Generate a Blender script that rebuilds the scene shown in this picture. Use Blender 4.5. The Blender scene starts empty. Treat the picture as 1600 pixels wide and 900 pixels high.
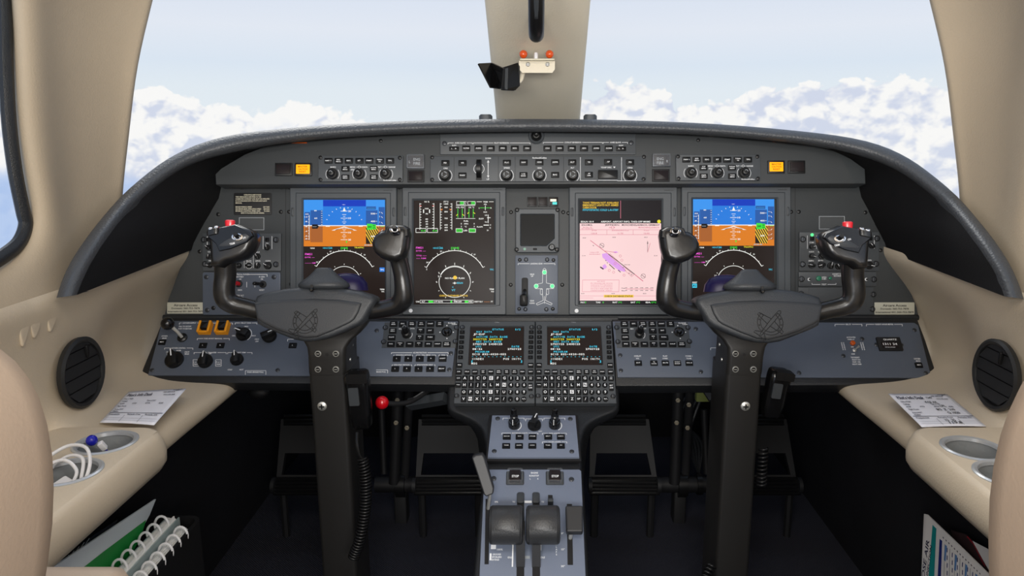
import bpy, bmesh, math, random
from mathutils import Vector, Matrix
random.seed(7)
SC = bpy.context.scene
COL = SC.collection
PI = math.pi

# ------------------------------------------------------------------ camera
FPX, CX, CY = 1155.0, 838.0, 450.0          # focal length in pixels of the 1600 wide picture, optical centre
PITCH = math.radians(12.0)
CAM = Vector((0, 0, 0.93))
cF = Vector((0, math.cos(PITCH), -math.sin(PITCH)))
cU = Vector((0, math.sin(PITCH), math.cos(PITCH)))
cR = Vector((1, 0, 0))
cam_d = bpy.data.cameras.new('camera'); cam = bpy.data.objects.new('camera', cam_d); COL.objects.link(cam)
cam.location = CAM; cam.rotation_euler = (PI/2 - PITCH, 0, 0)
cam_d.sensor_width = 36; cam_d.lens = FPX/1600*36; cam_d.shift_x = -(CX-800)/1600; cam_d.clip_start = 0.02
SC.camera = cam

def s2l(c):
    c = c/255.0
    return c/12.92 if c <= 0.04045 else ((c+0.055)/1.055)**2.4
def rgb(r, g, b): return (s2l(r), s2l(g), s2l(b), 1)

# ------------------------------------------------------------------ world: pale sky over a bank of cumulus
W = bpy.data.worlds.new('sky'); SC.world = W; W.use_nodes = True
nt = W.node_tree; nt.nodes.clear()
def nd(t, **k):
    n = nt.nodes.new(t)
    for a, b in k.items(): setattr(n, a, b)
    return n
def mth(op, a, b=None, c=None, clamp=False):
    n = nt.nodes.new('ShaderNodeMath'); n.operation = op; n.use_clamp = clamp
    for i, v in enumerate((a, b, c)):
        if v is None: continue
        if isinstance(v, (int, float)): n.inputs[i].default_value = v
        else: nt.links.new(v, n.inputs[i])
    return n.outputs[0]
def sstep(v, a, b):
    n = nt.nodes.new('ShaderNodeMapRange'); n.interpolation_type = 'SMOOTHSTEP'
    nt.links.new(v, n.inputs[0]); n.inputs[1].default_value = a; n.inputs[2].default_value = b
    return n.outputs[0]
def mixc(f, a, b):
    n = nt.nodes.new('ShaderNodeMix'); n.data_type = 'RGBA'
    if isinstance(f, (int, float)): n.inputs[0].default_value = f
    else: nt.links.new(f, n.inputs[0])
    for s, v in ((6, a), (7, b)):
        if isinstance(v, tuple): n.inputs[s].default_value = v
        else: nt.links.new(v, n.inputs[s])
    return n.outputs[2]
tc = nd('ShaderNodeTexCoord'); sp = nd('ShaderNodeSeparateXYZ'); nt.links.new(tc.outputs['Generated'], sp.inputs[0])
X_, Y_, Z_ = sp.outputs
azi = mth('ARCTAN2', X_, Y_); ele = mth('ARCSINE', Z_)
def vec(dx, dz, k):
    c = nd('ShaderNodeCombineXYZ')
    nt.links.new(mth('MULTIPLY', mth('ADD', azi, dx), k), c.inputs[0])
    nt.links.new(mth('MULTIPLY', mth('ADD', ele, dz), k*1.25), c.inputs[1])
    c.inputs[2].default_value = 0.37
    return c.outputs[0]
def fbm(dx, dz, k, det=7, rough=0.55):
    n = nd('ShaderNodeTexNoise'); n.inputs['Scale'].default_value = 1; n.inputs['Detail'].default_value = det; n.inputs['Roughness'].default_value = rough
    nt.links.new(vec(dx, dz, k), n.inputs['Vector']); return n.outputs[0]
def bil(dx, dz, k, det=2):
    n = nd('ShaderNodeTexVoronoi'); n.feature = 'SMOOTH_F1'; n.inputs['Scale'].default_value = 1
    n.inputs['Detail'].default_value = det; n.inputs['Roughness'].default_value = 0.5; n.inputs['Smoothness'].default_value = 0.7
    n.inputs['Lacunarity'].default_value = 2.3
    w = nd('ShaderNodeTexNoise'); w.inputs['Scale'].default_value = 1.3; w.inputs['Detail'].default_value = 3
    v = vec(dx, dz, k); nt.links.new(v, w.inputs['Vector'])
    a = nd('ShaderNodeVectorMath', operation='MULTIPLY_ADD'); nt.links.new(w.outputs['Color'], a.inputs[0]); a.inputs[1].default_value = (.8, .8, .8); nt.links.new(v, a.inputs[2])
    nt.links.new(a.outputs[0], n.inputs['Vector']); return n.outputs[0]
def height(dx, dz):          # cloud relief: rounded heaps
    return mth('ADD', mth('MULTIPLY', mth('SUBTRACT', 1.0, bil(dx, dz, 24)), 0.72), mth('MULTIPLY', fbm(dx, dz, 8, 5, .48), 0.50))
t = mth('DIVIDE', mth('ADD', azi, math.radians(40)), math.radians(80))
ramp = nd('ShaderNodeValToRGB'); nt.links.new(t, ramp.inputs[0]); ramp.color_ramp.interpolation = 'B_SPLINE'
TOPS = [(-40, 3.0), (-29, 3.9), (-26, 4.0), (-23, 2.7), (-18, 2.9), (-14, 1.7), (-9, .3), (-3, .6), (2, 1.9), (4.5, 4.6), (8, 3.9), (11.5, 2.9), (15, 3.4), (19, 3.9), (23, 3.7), (26, 4.3), (30, 3.6), (38, 3.2)]
els = ramp.color_ramp.elements
while len(els) < len(TOPS): els.new(0.5)
for e_, (a_, v_) in zip(els, TOPS):
    e_.position = (a_+40)/80; q = v_/6; e_.color = (q, q, q, 1)
top = mth('MULTIPLY', ramp.outputs[0], math.radians(6))
edge = mth('MULTIPLY', mth('SUBTRACT', height(0, 0), 0.62), 0.06)
cov = sstep(mth('SUBTRACT', mth('ADD', top, edge), ele), -0.002, 0.0045)
relief = mth('SUBTRACT', height(0, 0), height(-0.006, 0.012))
depth_ = mth('SUBTRACT', mth('ADD', top, edge), ele)
lit = mth('ADD', mth('MULTIPLY', relief, 1.35), mth('MULTIPLY', fbm(.3, .1, 7.5, 4, .45), 0.95))
lit = mth('SUBTRACT', lit, mth('MULTIPLY', sstep(depth_, 0.0, 0.11), 0.10))
lit = sstep(mth('SUBTRACT', lit, 0.0), 0.10, 0.56)
gap = mth('MULTIPLY', sstep(mth('ADD', fbm(1.2, .4, 5.5, 5, .5), mth('MULTIPLY', depth_, 1.4)), 0.52, 0.66), mth('SUBTRACT', 1.0, sstep(azi, -0.22, 0.05)))
ccol = mixc(lit, rgb(212, 218, 235), rgb(252, 250, 248))
ccol = mixc(mth('MULTIPLY', gap, 0.85), ccol, rgb(170, 196, 238))
skyr = nd('ShaderNodeValToRGB'); nt.links.new(sstep(ele, -0.1, 0.4), skyr.inputs[0])
sk = skyr.color_ramp.elements; sk[0].position = 0.0; sk[0].color = rgb(232, 238, 242); sk[1].position = 1.0; sk[1].color = rgb(190, 208, 236)
for p_, c_ in ((.22, rgb(228, 236, 243)), (.30, rgb(221, 231, 243)), (.42, rgb(229, 234, 244))):
    n_ = sk.new(p_); n_.color = c_
wisp = mth('MULTIPLY', sstep(fbm(2.1, 0, 3.2, 5, .5), .48, .75), .35)
skc = mixc(wisp, skyr.outputs[0], rgb(238, 240, 244))
allc = mixc(cov, skc, ccol)
bg = nd('ShaderNodeBackground'); bg.inputs['Strength'].default_value = 1.0; nt.links.new(allc, bg.inputs['Color'])
ow = nd('ShaderNodeOutputWorld'); nt.links.new(bg.outputs[0], ow.inputs['Surface'])

def lamp(name, kind, loc, rot, energy, color=(1, 1, 1), size=None, size_y=None, **k):
    d = bpy.data.lights.new(name, kind); d.energy = energy; d.color = color
    if size is not None:
        if kind == 'AREA':
            d.size = size
            if size_y: d.shape = 'RECTANGLE'; d.size_y = size_y
        elif kind == 'SUN': d.angle = size
        else: d.shadow_soft_size = size
    o = bpy.data.objects.new(name, d); o.location = loc; o.rotation_euler = rot; COL.objects.link(o)
    for a, b in k.items(): setattr(o, a, b)
    return o
# daylight from ahead, high on the left; two unseen fill lights added to brighten the interior
lamp('sun', 'SUN', (0, 0, 5), (math.radians(50), 0, math.radians(200)), 1.6, (1, .96, .9), math.radians(30))
lamp('cabin_fill', 'AREA', (0, -0.75, 1.06), (math.radians(88), 0, 0), 26, (1, .97, .92), 1.1, .25)  # added forward-facing fill, set low to keep its reflection off the screens

lamp('overhead_fill', 'AREA', (0, .15, 1.36), (math.radians(35), 0, 0), 5, (1, .97, .92), .7, .25)  # added fill under the ceiling to brighten post, ledges and floor

SC.view_settings.view_transform = 'Standard'; SC.view_settings.look = 'None'
SC.view_settings.gamma = 1.0; SC.view_settings.use_curve_mapping = False; SC.view_settings.exposure = 0.0

# ------------------------------------------------------------------ materials
MATS = {}
def mat(name, col, rough=0.5, metal=0.0, bump=None, spec=0.5, emit=0, alpha=1, var=0, coat=0):
    """bump = (kind, scale, strength)"""
    m = bpy.data.materials.new(name); m.use_nodes = True; t = m.node_tree; b = t.nodes['Principled BSDF']
    b.inputs['Base Color'].default_value = col; b.inputs['Roughness'].default_value = rough; b.inputs['Metallic'].default_value = metal
    b.inputs['Specular IOR Level'].default_value = spec
    if coat: b.inputs['Coat Weight'].default_value = coat; b.inputs['Coat Roughness'].default_value = .12
    if emit: b.inputs['Emission Color'].default_value = col; b.inputs['Emission Strength'].default_value = emit; b.inputs['Base Color'].default_value = (0.01, .01, .01, 1)
    if alpha < 1: b.inputs['Alpha'].default_value = alpha
    if bump or var:
        tc = t.nodes.new('ShaderNodeTexCoord')
    if bump:
        kind, sc, st = bump
        if kind == 'noise':
            n = t.nodes.new('ShaderNodeTexNoise'); n.inputs['Scale'].default_value = sc; n.inputs['Detail'].default_value = 3; out = n.outputs[0]
        elif kind == 'weave':
            n = t.nodes.new('ShaderNodeTexWave'); n.inputs['Scale'].default_value = sc; n.inputs['Distortion'].default_value = .4; out = n.outputs['Fac']
            n.bands_direction = 'DIAGONAL'
        else:
            n = t.nodes.new('ShaderNodeTexVoronoi'); n.inputs['Scale'].default_value = sc; n.feature = 'SMOOTH_F1'; out = n.outputs['Distance']
        t.links.new(tc.outputs['Object'], n.inputs['Vector'])
        bp = t.nodes.new('ShaderNodeBump'); bp.inputs['Strength'].default_value = st; bp.inputs['Distance'].default_value = .002
        t.links.new(out, bp.inputs['Height']); t.links.new(bp.outputs[0], b.inputs['Normal'])
    if var:
        n = t.nodes.new('ShaderNodeTexNoise'); n.inputs['Scale'].default_value = 9; n.inputs['Detail'].default_value = 4
        t.links.new(tc.outputs['Object'], n.inputs['Vector'])
        mx = t.nodes.new('ShaderNodeMix'); mx.data_type = 'RGBA'; t.links.new(n.outputs[0], mx.inputs[0])
        mx.inputs[6].default_value = tuple(c*(1-var) for c in col[:3])+(1,); mx.inputs[7].default_value = tuple(min(1, c*(1+var)) for c in col[:3])+(1,)
        t.links.new(mx.outputs[2], b.inputs['Base Color'])
    MATS[name] = m
    return m
def em(name, col, s=1.0): return mat(name, col, .25, emit=s, spec=.06)
mat('beige_leather', rgb(206, 192, 170), .55, bump=('voronoi', 420, .12), var=.05)
mat('pillar_suede', rgb(170, 155, 133), .85, bump=('noise', 350, .25), var=.05)
mat('post_trim', rgb(236, 227, 206), .8, bump=('noise', 300, .2), var=.04)
mat('seat_leather', rgb(156, 139, 123), .6, bump=('noise', 500, .08), var=.05)
mat('hood_leather', rgb(68, 71, 75), .48, bump=('voronoi', 300, .42), spec=.6)
mat('hood_liner', rgb(19, 19, 21), .9, bump=('noise', 500, .3), spec=.2)
mat('panel_grey', rgb(60, 63, 65), .55, bump=('noise', 900, .12), var=.05)
mat('bezel_grey', rgb(68, 73, 78), .5, bump=('noise', 900, .1))
mat('bezel_dark', rgb(50, 54, 58), .5)
mat('unit_grey', rgb(68, 72, 76), .5, bump=('noise', 900, .1))
mat('pedestal_blue', rgb(112, 121, 139), .45, bump=('noise', 900, .12), var=.03)
mat('console_blue', rgb(84, 92, 106), .45, bump=('noise', 900, .12), var=.03)
mat('border_black', rgb(28, 30, 33), .45, bump=('noise', 600, .3))
mat('black_plastic', rgb(18, 18, 19), .35, spec=.35)
mat('black_matte', rgb(22, 22, 24), .6, spec=.4)
mat('black_gloss', rgb(16, 16, 17), .22, spec=.6)
mat('yoke_black', rgb(26, 26, 27), .28, bump=('noise', 160, .08), spec=.6)
mat('yoke_pad', rgb(52, 54, 57), .5, bump=('voronoi', 600, .12))
mat('grip_black', rgb(46, 47, 49), .42, bump=('voronoi', 500, .1))
mat('lever_dark', rgb(39, 40, 43), .45)
mat('yoke_rim', rgb(54, 57, 61), .42, bump=('noise', 700, .3))
mat('column_black', rgb(33, 32, 31), .45, bump=('noise', 60, .06), var=.12)
mat('key_black', rgb(14, 15, 17), .45, spec=.2)
mat('lamp_off', rgb(36, 30, 31), .35, spec=.15)
mat('paint_white', rgb(235, 237, 240), .6)
mat('paint_cream', rgb(220, 214, 190), .6)
mat('paint_grey', rgb(150, 155, 160), .6)
mat('paint_black', rgb(15, 15, 16), .6)
mat('screw_grey', rgb(66, 69, 74), .35, metal=.5)
mat('screw_black', rgb(14, 14, 15), .35)
mat('steel', rgb(215, 215, 210), .4, metal=.8)
mat('chrome', rgb(220, 220, 222), .12, metal=1)
mat('red_plastic', rgb(225, 30, 45), .35, coat=.4)
mat('red_dark', rgb(200, 14, 28), .2, coat=.6)
mat('orange_ball', rgb(228, 84, 20), .25, coat=.5)
mat('guard_orange', rgb(232, 152, 22), .4)
mat('amber_lens', rgb(196, 84, 20), .25, coat=.5)
mat('white_plastic', rgb(232, 232, 234), .35)
mat('paper', rgb(240, 242, 252), .75)
mat('ink', rgb(40, 42, 70), .8)
mat('plaque', rgb(186, 184, 168), .5)
mat('brass_tan', rgb(150, 140, 120), .5)
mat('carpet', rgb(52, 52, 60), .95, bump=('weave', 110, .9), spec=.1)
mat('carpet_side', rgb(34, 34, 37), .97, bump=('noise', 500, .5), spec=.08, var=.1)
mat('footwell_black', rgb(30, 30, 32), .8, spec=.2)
mat('cup_grey', rgb(140, 144, 146), .6, bump=('noise', 80, .5), var=.12)
mat('cup_rim', rgb(190, 194, 198), .3, metal=.4)
mat('vent_black', rgb(30, 31, 32), .5)
mat('blue_ink_plastic', rgb(30, 34, 170), .25)
mat('clear_plastic', rgb(205, 210, 216), .1, alpha=.07)
mat('dome_reflection_purple', rgb(26, 21, 62), .3, spec=.3)  # purple stands in for a screen reflected in the dome
mat('olive', rgb(110, 120, 60), .7)
mat('card_teal', rgb(20, 140, 140), .5); mat('card_navy', rgb(30, 45, 120), .5); mat('card_blue', rgb(95, 140, 195), .5)
mat('card_white', rgb(222, 220, 218), .4); mat('book_green', rgb(25, 140, 60), .45); mat('book_pale', rgb(222, 232, 238), .5)
mat('book_blue', rgb(24, 78, 140), .5); mat('book_dark', rgb(50, 54, 60), .5); mat('book_page', rgb(235, 235, 232), .7)
mat('book_cover_clear', rgb(150, 165, 165), .3); mat('leaflet_dark', rgb(48, 34, 36), .4); mat('red_mark', rgb(150, 20, 40), .5)
mat('green_lens', rgb(40, 120, 90), .3)
# lit things
em('scr_black', rgb(44, 32, 28), .62); em('scr_blue', rgb(60, 150, 240), 1); em('scr_blue2', rgb(38, 124, 222), 1); em('scr_navy', rgb(14, 60, 190), 1)
em('scr_tape', rgb(40, 92, 168), 1); em('scr_orange', rgb(222, 126, 32), 1); em('scr_brown', rgb(168, 96, 44), 1); em('scr_white', rgb(250, 250, 245), 1)
em('scr_cyan', rgb(70, 205, 235), 1); em('scr_green', rgb(60, 225, 60), 1); em('scr_magenta', rgb(240, 90, 215), 1); em('scr_yellow', rgb(238, 225, 50), 1)
em('scr_amber', rgb(245, 200, 60), 1); em('scr_red', rgb(235, 50, 40), 1); em('scr_pink', rgb(250, 214, 214), 1); em('scr_rose', rgb(214, 120, 140), 1)
em('scr_ink', rgb(40, 30, 40), 1); em('scr_violet', rgb(222, 160, 235), 1); em('scr_dark', rgb(28, 22, 30), .6); em('scr_off', rgb(10, 10, 12), .3)
em('lamp_amber', rgb(255, 168, 10), 1.5); em('lamp_amber_ink', rgb(190, 90, 8), .8); em('lamp_green', rgb(90, 250, 140), 1.6); em('lamp_teal', rgb(90, 220, 215), 1.2); em('lamp_white', rgb(255, 240, 215), 1.3)
g = bpy.data.materials.new('windshield_glass'); g.use_nodes = True; gt = g.node_tree; gt.nodes.clear()
go = gt.nodes.new('ShaderNodeOutputMaterial'); gm = gt.nodes.new('ShaderNodeMixShader'); gtr = gt.nodes.new('ShaderNodeBsdfTransparent'); ggl = gt.nodes.new('ShaderNodeBsdfGlossy')
gtr.inputs[0].default_value = (.97, .985, .99, 1); ggl.inputs['Roughness'].default_value = .03
gl = gt.nodes.new('ShaderNodeLayerWeight'); gl.inputs['Blend'].default_value = .12; gml = gt.nodes.new('ShaderNodeMath'); gml.operation = 'MULTIPLY'; gml.inputs[1].default_value = .25
gt.links.new(gl.outputs['Fresnel'], gml.inputs[0]); gt.links.new(gml.outputs[0], gm.inputs[0])
gt.links.new(gtr.outputs[0], gm.inputs[1]); gt.links.new(ggl.outputs[0], gm.inputs[2]); gt.links.new(gm.outputs[0], go.inputs[0]); MATS['glass'] = g

# ------------------------------------------------------------------ geometry helpers
def Wd(px, py, d):
    """world point seen at px, py and d metres in front of the lens plane"""
    return CAM + d*(cF + (px-CX)/FPX*cR + (CY-py)/FPX*cU)
def WX(px, py, xw): return Wd(px, py, xw*FPX/(px-CX))
def WZ(px, py, z):
    r = cF + (px-CX)/FPX*cR + (CY-py)/FPX*cU
    return CAM + (z-CAM.z)/r.z*r
class Plane:
    def __init__(s, y1, d1, y2, d2):
        a = Wd(CX, y1, d1); b = Wd(CX, y2, d2)
        s.O = a; s.U = cR.copy(); s.V = (a-b).normalized(); s.N = s.U.cross(s.V)
    def hit(s, px, py):
        r = cF + (px-CX)/FPX*cR + (CY-py)/FPX*cU
        return CAM + r*((s.O-CAM).dot(s.N)/r.dot(s.N))
class Frame:
    """local axes of a thing lying on a plane: x right, y up along the plane, z out of it"""
    def __init__(s, plane, px, py, z=0):
        o = plane.hit(px, py) + plane.N*z
        s.p = plane; s.M = Matrix((( plane.U.x, plane.V.x, plane.N.x, o.x), (plane.U.y, plane.V.y, plane.N.y, o.y), (plane.U.z, plane.V.z, plane.N.z, o.z), (0, 0, 0, 1)))
        s.I = s.M.inverted(); s.z = z
    def l(s, px, py):
        v = s.I @ s.p.hit(px, py); return (v.x, v.y)
    def r(s, x0, y0, x1, y1):
        cy = (y0+y1)/2; a = s.l(x0, cy)[0]; b = s.l(x1, cy)[0]; cx = (x0+x1)/2
        t_ = s.l(cx, y0)[1]; u = s.l(cx, y1)[1]
        return ((a+b)/2, (t_+u)/2, b-a, t_-u)
    def k(s, px, py): return s.l(px+.5, py)[0]-s.l(px-.5, py)[0]

def rrect(cx, cy, w, h, r=0, seg=3):
    r = min(r, w/2*.99, h/2*.99)
    if r <= 0: return [(cx-w/2, cy-h/2), (cx+w/2, cy-h/2), (cx+w/2, cy+h/2), (cx-w/2, cy+h/2)]
    out = []
    for (sx, sy, a0) in ((1, -1, -PI/2), (1, 1, 0), (-1, 1, PI/2), (-1, -1, PI)):
        for i in range(seg+1):
            a = a0+PI/2*i/seg
            out.append((cx+sx*(w/2-r)+r*math.cos(a), cy+sy*(h/2-r)+r*math.sin(a)))
    return out
def inset(poly, d):
    n = len(poly); A = sum(poly[i][0]*poly[(i+1) % n][1]-poly[(i+1) % n][0]*poly[i][1] for i in range(n))
    sg = 1 if A > 0 else -1; out = []
    for i in range(n):
        p0, p, p1 = Vector(poly[i-1]), Vector(poly[i]), Vector(poly[(i+1) % n])
        e0 = (p-p0); e1 = (p1-p)
        if e0.length < 1e-9: e0 = e1
        if e1.length < 1e-9: e1 = e0
        e0 = e0.normalized(); e1 = e1.normalized()
        n0 = Vector((-e0.y, e0.x)); n1 = Vector((-e1.y, e1.x)); b = n0+n1
        if b.length < 1e-6: b = n0
        b.normalize(); c = max(.4, b.dot(n0))
        out.append(tuple(p+b*(sg*d/c)))
    return out
_TX = {}
def text_mesh(s):
    if s in _TX: return _TX[s]
    c = bpy.data.curves.new('t', 'FONT'); c.body = s; c.size = 1; c.resolution_u = 2; c.offset = .02; c.fill_mode = 'FRONT'
    o = bpy.data.objects.new('t', c); m = bpy.data.meshes.new_from_object(o)
    v = [(p.co.x, p.co.y) for p in m.vertices]; f = [tuple(p.vertices) for p in m.polygons]
    bpy.data.objects.remove(o); bpy.data.meshes.remove(m); bpy.data.curves.remove(c)
    if v:
        x0 = min(a for a, b in v); x1 = max(a for a, b in v); v = [(a-(x0+x1)/2, b) for a, b in v]; w = x1-x0
    else: w = 0
    _TX[s] = (v, f, w); return _TX[s]
CAPH = max(b for a, b in text_mesh('H')[0])

class MB:
    def __init__(s, fr=None):
        s.v = []; s.f = []; s.m = []; s.names = []; s.fr = fr; s.T = None
    def mi(s, m):
        if m not in s.names: s.names.append(m)
        return s.names.index(m)
    def add(s, vs, fs, m):
        b = len(s.v); i = s.mi(m)
        for p in vs:
            p = Vector(p) if len(p) == 3 else Vector((p[0], p[1], 0))
            s.v.append(s.T @ p if s.T is not None else p)
        for q in fs: s.f.append(tuple(b+j for j in q)); s.m.append(i)
        return s
    def rings(s, rs, m, c0=True, c1=True, close=True):
        n = len(rs[0]); vs = [p for r in rs for p in r]; fs = []
        for k in range(len(rs)-1):
            for i in range(n if close else n-1):
                j = (i+1) % n; fs.append((k*n+i, k*n+j, (k+1)*n+j, (k+1)*n+i))
        if c0: fs.append(tuple(reversed(range(n))))
        if c1: fs.append(tuple((len(rs)-1)*n+i for i in range(n)))
        return s.add(vs, fs, m)
    def prism(s, poly, z0, z1, m, bev=0, both=False):
        rs = []
        if both and bev: rs.append([(a, b, z0) for a, b in inset(poly, bev)]); rs.append([(a, b, z0+bev) for a, b in poly])
        else: rs.append([(a, b, z0) for a, b in poly])
        if bev:
            rs.append([(a, b, z1-bev) for a, b in poly]); rs.append([(a, b, z1-bev*.3) for a, b in inset(poly, bev*.3)]); rs.append([(a, b, z1) for a, b in inset(poly, bev)])
        else: rs.append([(a, b, z1) for a, b in poly])
        return s.rings(rs, m)
    def box(s, cx, cy, w, h, z0, z1, m, r=0, bev=0, seg=3): return s.prism(rrect(cx, cy, w, h, r, seg), z0, z1, m, bev)
    def lathe(s, cx, cy, prof, m, seg=20, c0=False, c1=True, sx=1, sy=1):
        rs = [[(cx+r*sx*math.cos(2*PI*i/seg), cy+r*sy*math.sin(2*PI*i/seg), z) for i in range(seg)] for r, z in prof]
        return s.rings(rs, m, c0, c1)
    def cyl(s, cx, cy, r, z0, z1, m, seg=20, bev=0):
        p = [(r, z0), (r, z1)] if not bev else [(r, z0), (r, z1-bev), (r-bev*.3, z1-bev*.3), (r-bev, z1)]
        return s.lathe(cx, cy, p, m, seg)
    def tube(s, pts, rad, m, seg=8, caps=True, flat=1.0, up=None):
        pts = [Vector(p) for p in pts]; n = len(pts)
        rad = rad if isinstance(rad, (list, tuple)) else [rad]*n
        rs = []; t0 = (pts[1]-pts[0]).normalized()
        u = Vector(up) if up is not None else (Vector((0, 0, 1)) if abs(t0.z) < .9 else Vector((1, 0, 0)))
        u = (u-t0*u.dot(t0)).normalized()
        for i in range(n):
            t = (pts[min(i+1, n-1)]-pts[max(i-1, 0)])
            t = t.normalized() if t.length > 1e-9 else t0
            u = (u-t*u.dot(t)); u = u.normalized() if u.length > 1e-6 else t.orthogonal().normalized()
            w = t.cross(u); r = rad[i]; ru, rw = (r if isinstance(r, tuple) else (r*flat, r))
            rs.append([pts[i]+u*(ru*math.cos(2*PI*k/seg))+w*(rw*math.sin(2*PI*k/seg)) for k in range(seg)])
        return s.rings([list(map(tuple, r)) for r in rs], m, caps, caps)
    def sphere(s, c, r, m, seg=16, ring=10, sc=(1, 1, 1)):
        rs = []
        for k in range(1, ring):
            a = -PI/2+PI*k/ring
            rs.append([(c[0]+r*sc[0]*math.cos(a)*math.cos(2*PI*i/seg), c[1]+r*sc[1]*math.cos(a)*math.sin(2*PI*i/seg), c[2]+r*sc[2]*math.sin(a)) for i in range(seg)])
        return s.rings(rs, m)
    def text(s, t, x, y, h, m='paint_white', w=None, z=0.0004, rot=0, al='C'):
        v, f, tw = text_mesh(t)
        if not v: return s
        k = h/CAPH; kx = k if w is None else w/tw
        if al == 'L': x = x+tw*kx/2
        ca, sa = math.cos(rot), math.sin(rot); vs = []
        for a, b in v:
            a *= kx; b = (b-CAPH/2)*k; vs.append((x+a*ca-b*sa, y+a*sa+b*ca, z))
        return s.add(vs, f, m)
    def line(s, a, b, w, m='paint_white', z=0.0004):
        a = Vector(a); b = Vector(b); d = b-a
        if d.length < 1e-9: return s
        n = Vector((-d.y, d.x)).normalized()*w/2
        return s.add([(*(a-n), z), (*(b-n), z), (*(b+n), z), (*(a+n), z)], [(0, 1, 2, 3)], m)
    def pl(s, pts, w, m='paint_white', z=0.0004, close=False):
        q = list(pts)+([pts[0]] if close else [])
        for a, b in zip(q, q[1:]): s.line(a, b, w, m, z)
        return s
    def arc(s, cx, cy, r, a0, a1, w, m='paint_white', z=0.0004, n=24, sy=1):
        p = [(cx+r*math.cos(math.radians(a0+(a1-a0)*i/n)), cy+sy*r*math.sin(math.radians(a0+(a1-a0)*i/n))) for i in range(n+1)]
        return s.pl(p, w, m, z)
    # --- the same with coordinates read off the panel
    def pbox(s, x0, y0, x1, y1, z0, z1, m, r=0, bev=0):
        c = s.fr.r(x0, y0, x1, y1); return s.box(*c[:2], *c[2:], z0, z1, m, r, bev)
    def pquad(s, x0, y0, x1, y1, m, z): c = s.fr.r(x0, y0, x1, y1); return s.add([(q[0], q[1], z) for q in rrect(*c)], [(0, 1, 2, 3)], m)
    def pprism(s, pts, z0, z1, m, bev=0): return s.prism([s.fr.l(*p) for p in pts], z0, z1, m, bev)
    def ppoly(s, pts, m, z): return s.add([(*s.fr.l(*p), z) for p in pts], [tuple(range(len(pts)))], m)
    def ptext(s, t, px, py, hpx, m='paint_white', wpx=None, z=.0004, rot=0, al='C'):
        k = s.fr.k(px, py); x, y = s.fr.l(px, py); return s.text(t, x, y, hpx*k, m, None if wpx is None else wpx*k, z, rot, al)
    def pline(s, pts, wpx, m='paint_white', z=.0004, close=False):
        k = s.fr.k(*pts[0]); return s.pl([s.fr.l(*p) for p in pts], wpx*k, m, z, close)
    def parc(s, px, py, r, a0, a1, wpx, m='paint_white', z=.0004, n=24):
        k = s.fr.k(px, py); x, y = s.fr.l(px, py); return s.arc(x, y, r*k, a0, a1, wpx*k, m, z, n)
    def pcyl(s, px, py, rpx, z0, z1, m, seg=16, bev=0):
        k = s.fr.k(px, py); return s.cyl(*s.fr.l(px, py), rpx*k, z0, z1, m, seg, bev)
    def bracket(s, x0, x1, y, t=None, tw=0, h=2.5, drop=3.5, w=.8):
        """a lettered bracket: a line with turned down ends and the word in its middle"""
        mid = (x0+x1)/2
        if t and tw:
            s.pline([(x0, y+drop), (x0, y), (mid-tw/2-1.5, y)], w); s.pline([(mid+tw/2+1.5, y), (x1, y), (x1, y+drop)], w); s.ptext(t, mid, y, h, wpx=tw)
        else: s.pline([(x0, y+drop), (x0, y), (x1, y), (x1, y+drop)], w)
        return s
    def build(s, name, parent=None, sharp=38, smooth=True, loc=None, M=None):
        me = bpy.data.meshes.new(name); me.from_pydata([tuple(p) for p in s.v], [], s.f)
        for n in s.names: me.materials.append(MATS[n])
        me.polygons.foreach_set('material_index', s.m)
        me.update()
        if smooth:
            me.polygons.foreach_set('use_smooth', [True]*len(me.polygons)); me.set_sharp_from_angle(angle=math.radians(sharp))
        o = bpy.data.objects.new(name, me); COL.objects.link(o)
        if parent is not None: o.parent = parent
        if M is not None: o.matrix_world = M
        return o
def fix_normals(o):
    bm = bmesh.new(); bm.from_mesh(o.data); bmesh.ops.recalc_face_normals(bm, faces=bm.faces); bm.to_mesh(o.data); bm.free(); return o
def tag(o, label=None, cat=None, group=None, kind=None):
    if label: o['label'] = label
    if cat: o['category'] = cat
    if group: o['group'] = group
    if kind: o['kind'] = kind
    return o
def thing(name, M, label, cat, group=None):
    o = bpy.data.objects.new(name, None); COL.objects.link(o); o.matrix_world = M if isinstance(M, Matrix) else Matrix.Translation(Vector(M))
    o.empty_display_size = .02; return tag(o, label, cat, group)
def copy_tree(o, parent=None):
    c = o.copy(); COL.objects.link(c)
    if parent is not None: c.parent = parent
    for ch in o.children: copy_tree(ch, c)
    return c
def sub(o, lv=2):
    m = o.modifiers.new('sub', 'SUBSURF'); m.levels = lv; m.render_levels = lv; return o
def mirror_x(o):
    """mirror a built tree's own meshes left to right (x to -x)"""
    for ch in [o]+list(o.children_recursive):
        if ch.type == 'MESH':
            ch.data = ch.data.copy(); ch.data.transform(Matrix.Scale(-1, 4, (1, 0, 0))); ch.data.flip_normals()
def grid(rows, m, name, kind='structure', label=None, subd=0, thick=0, flip=False, closed=False, parent=None, sharp=60):
    mb = MB(); nr = len(rows); nc = len(rows[0]); vs = [tuple(p) for r in rows for p in r]; fs = []
    for i in range(nr-1):
        for j in range(nc-1):
            q = (i*nc+j, i*nc+j+1, (i+1)*nc+j+1, (i+1)*nc+j); fs.append(q[::-1] if flip else q)
    mb.add(vs, fs, m); o = mb.build(name, parent, sharp=sharp)
    if kind: o['kind'] = kind
    if label: o['label'] = label
    if subd: sub(o, subd)
    if thick:
        s_ = o.modifiers.new('solid', 'SOLIDIFY'); s_.thickness = thick; s_.offset = -1
    return o
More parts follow.
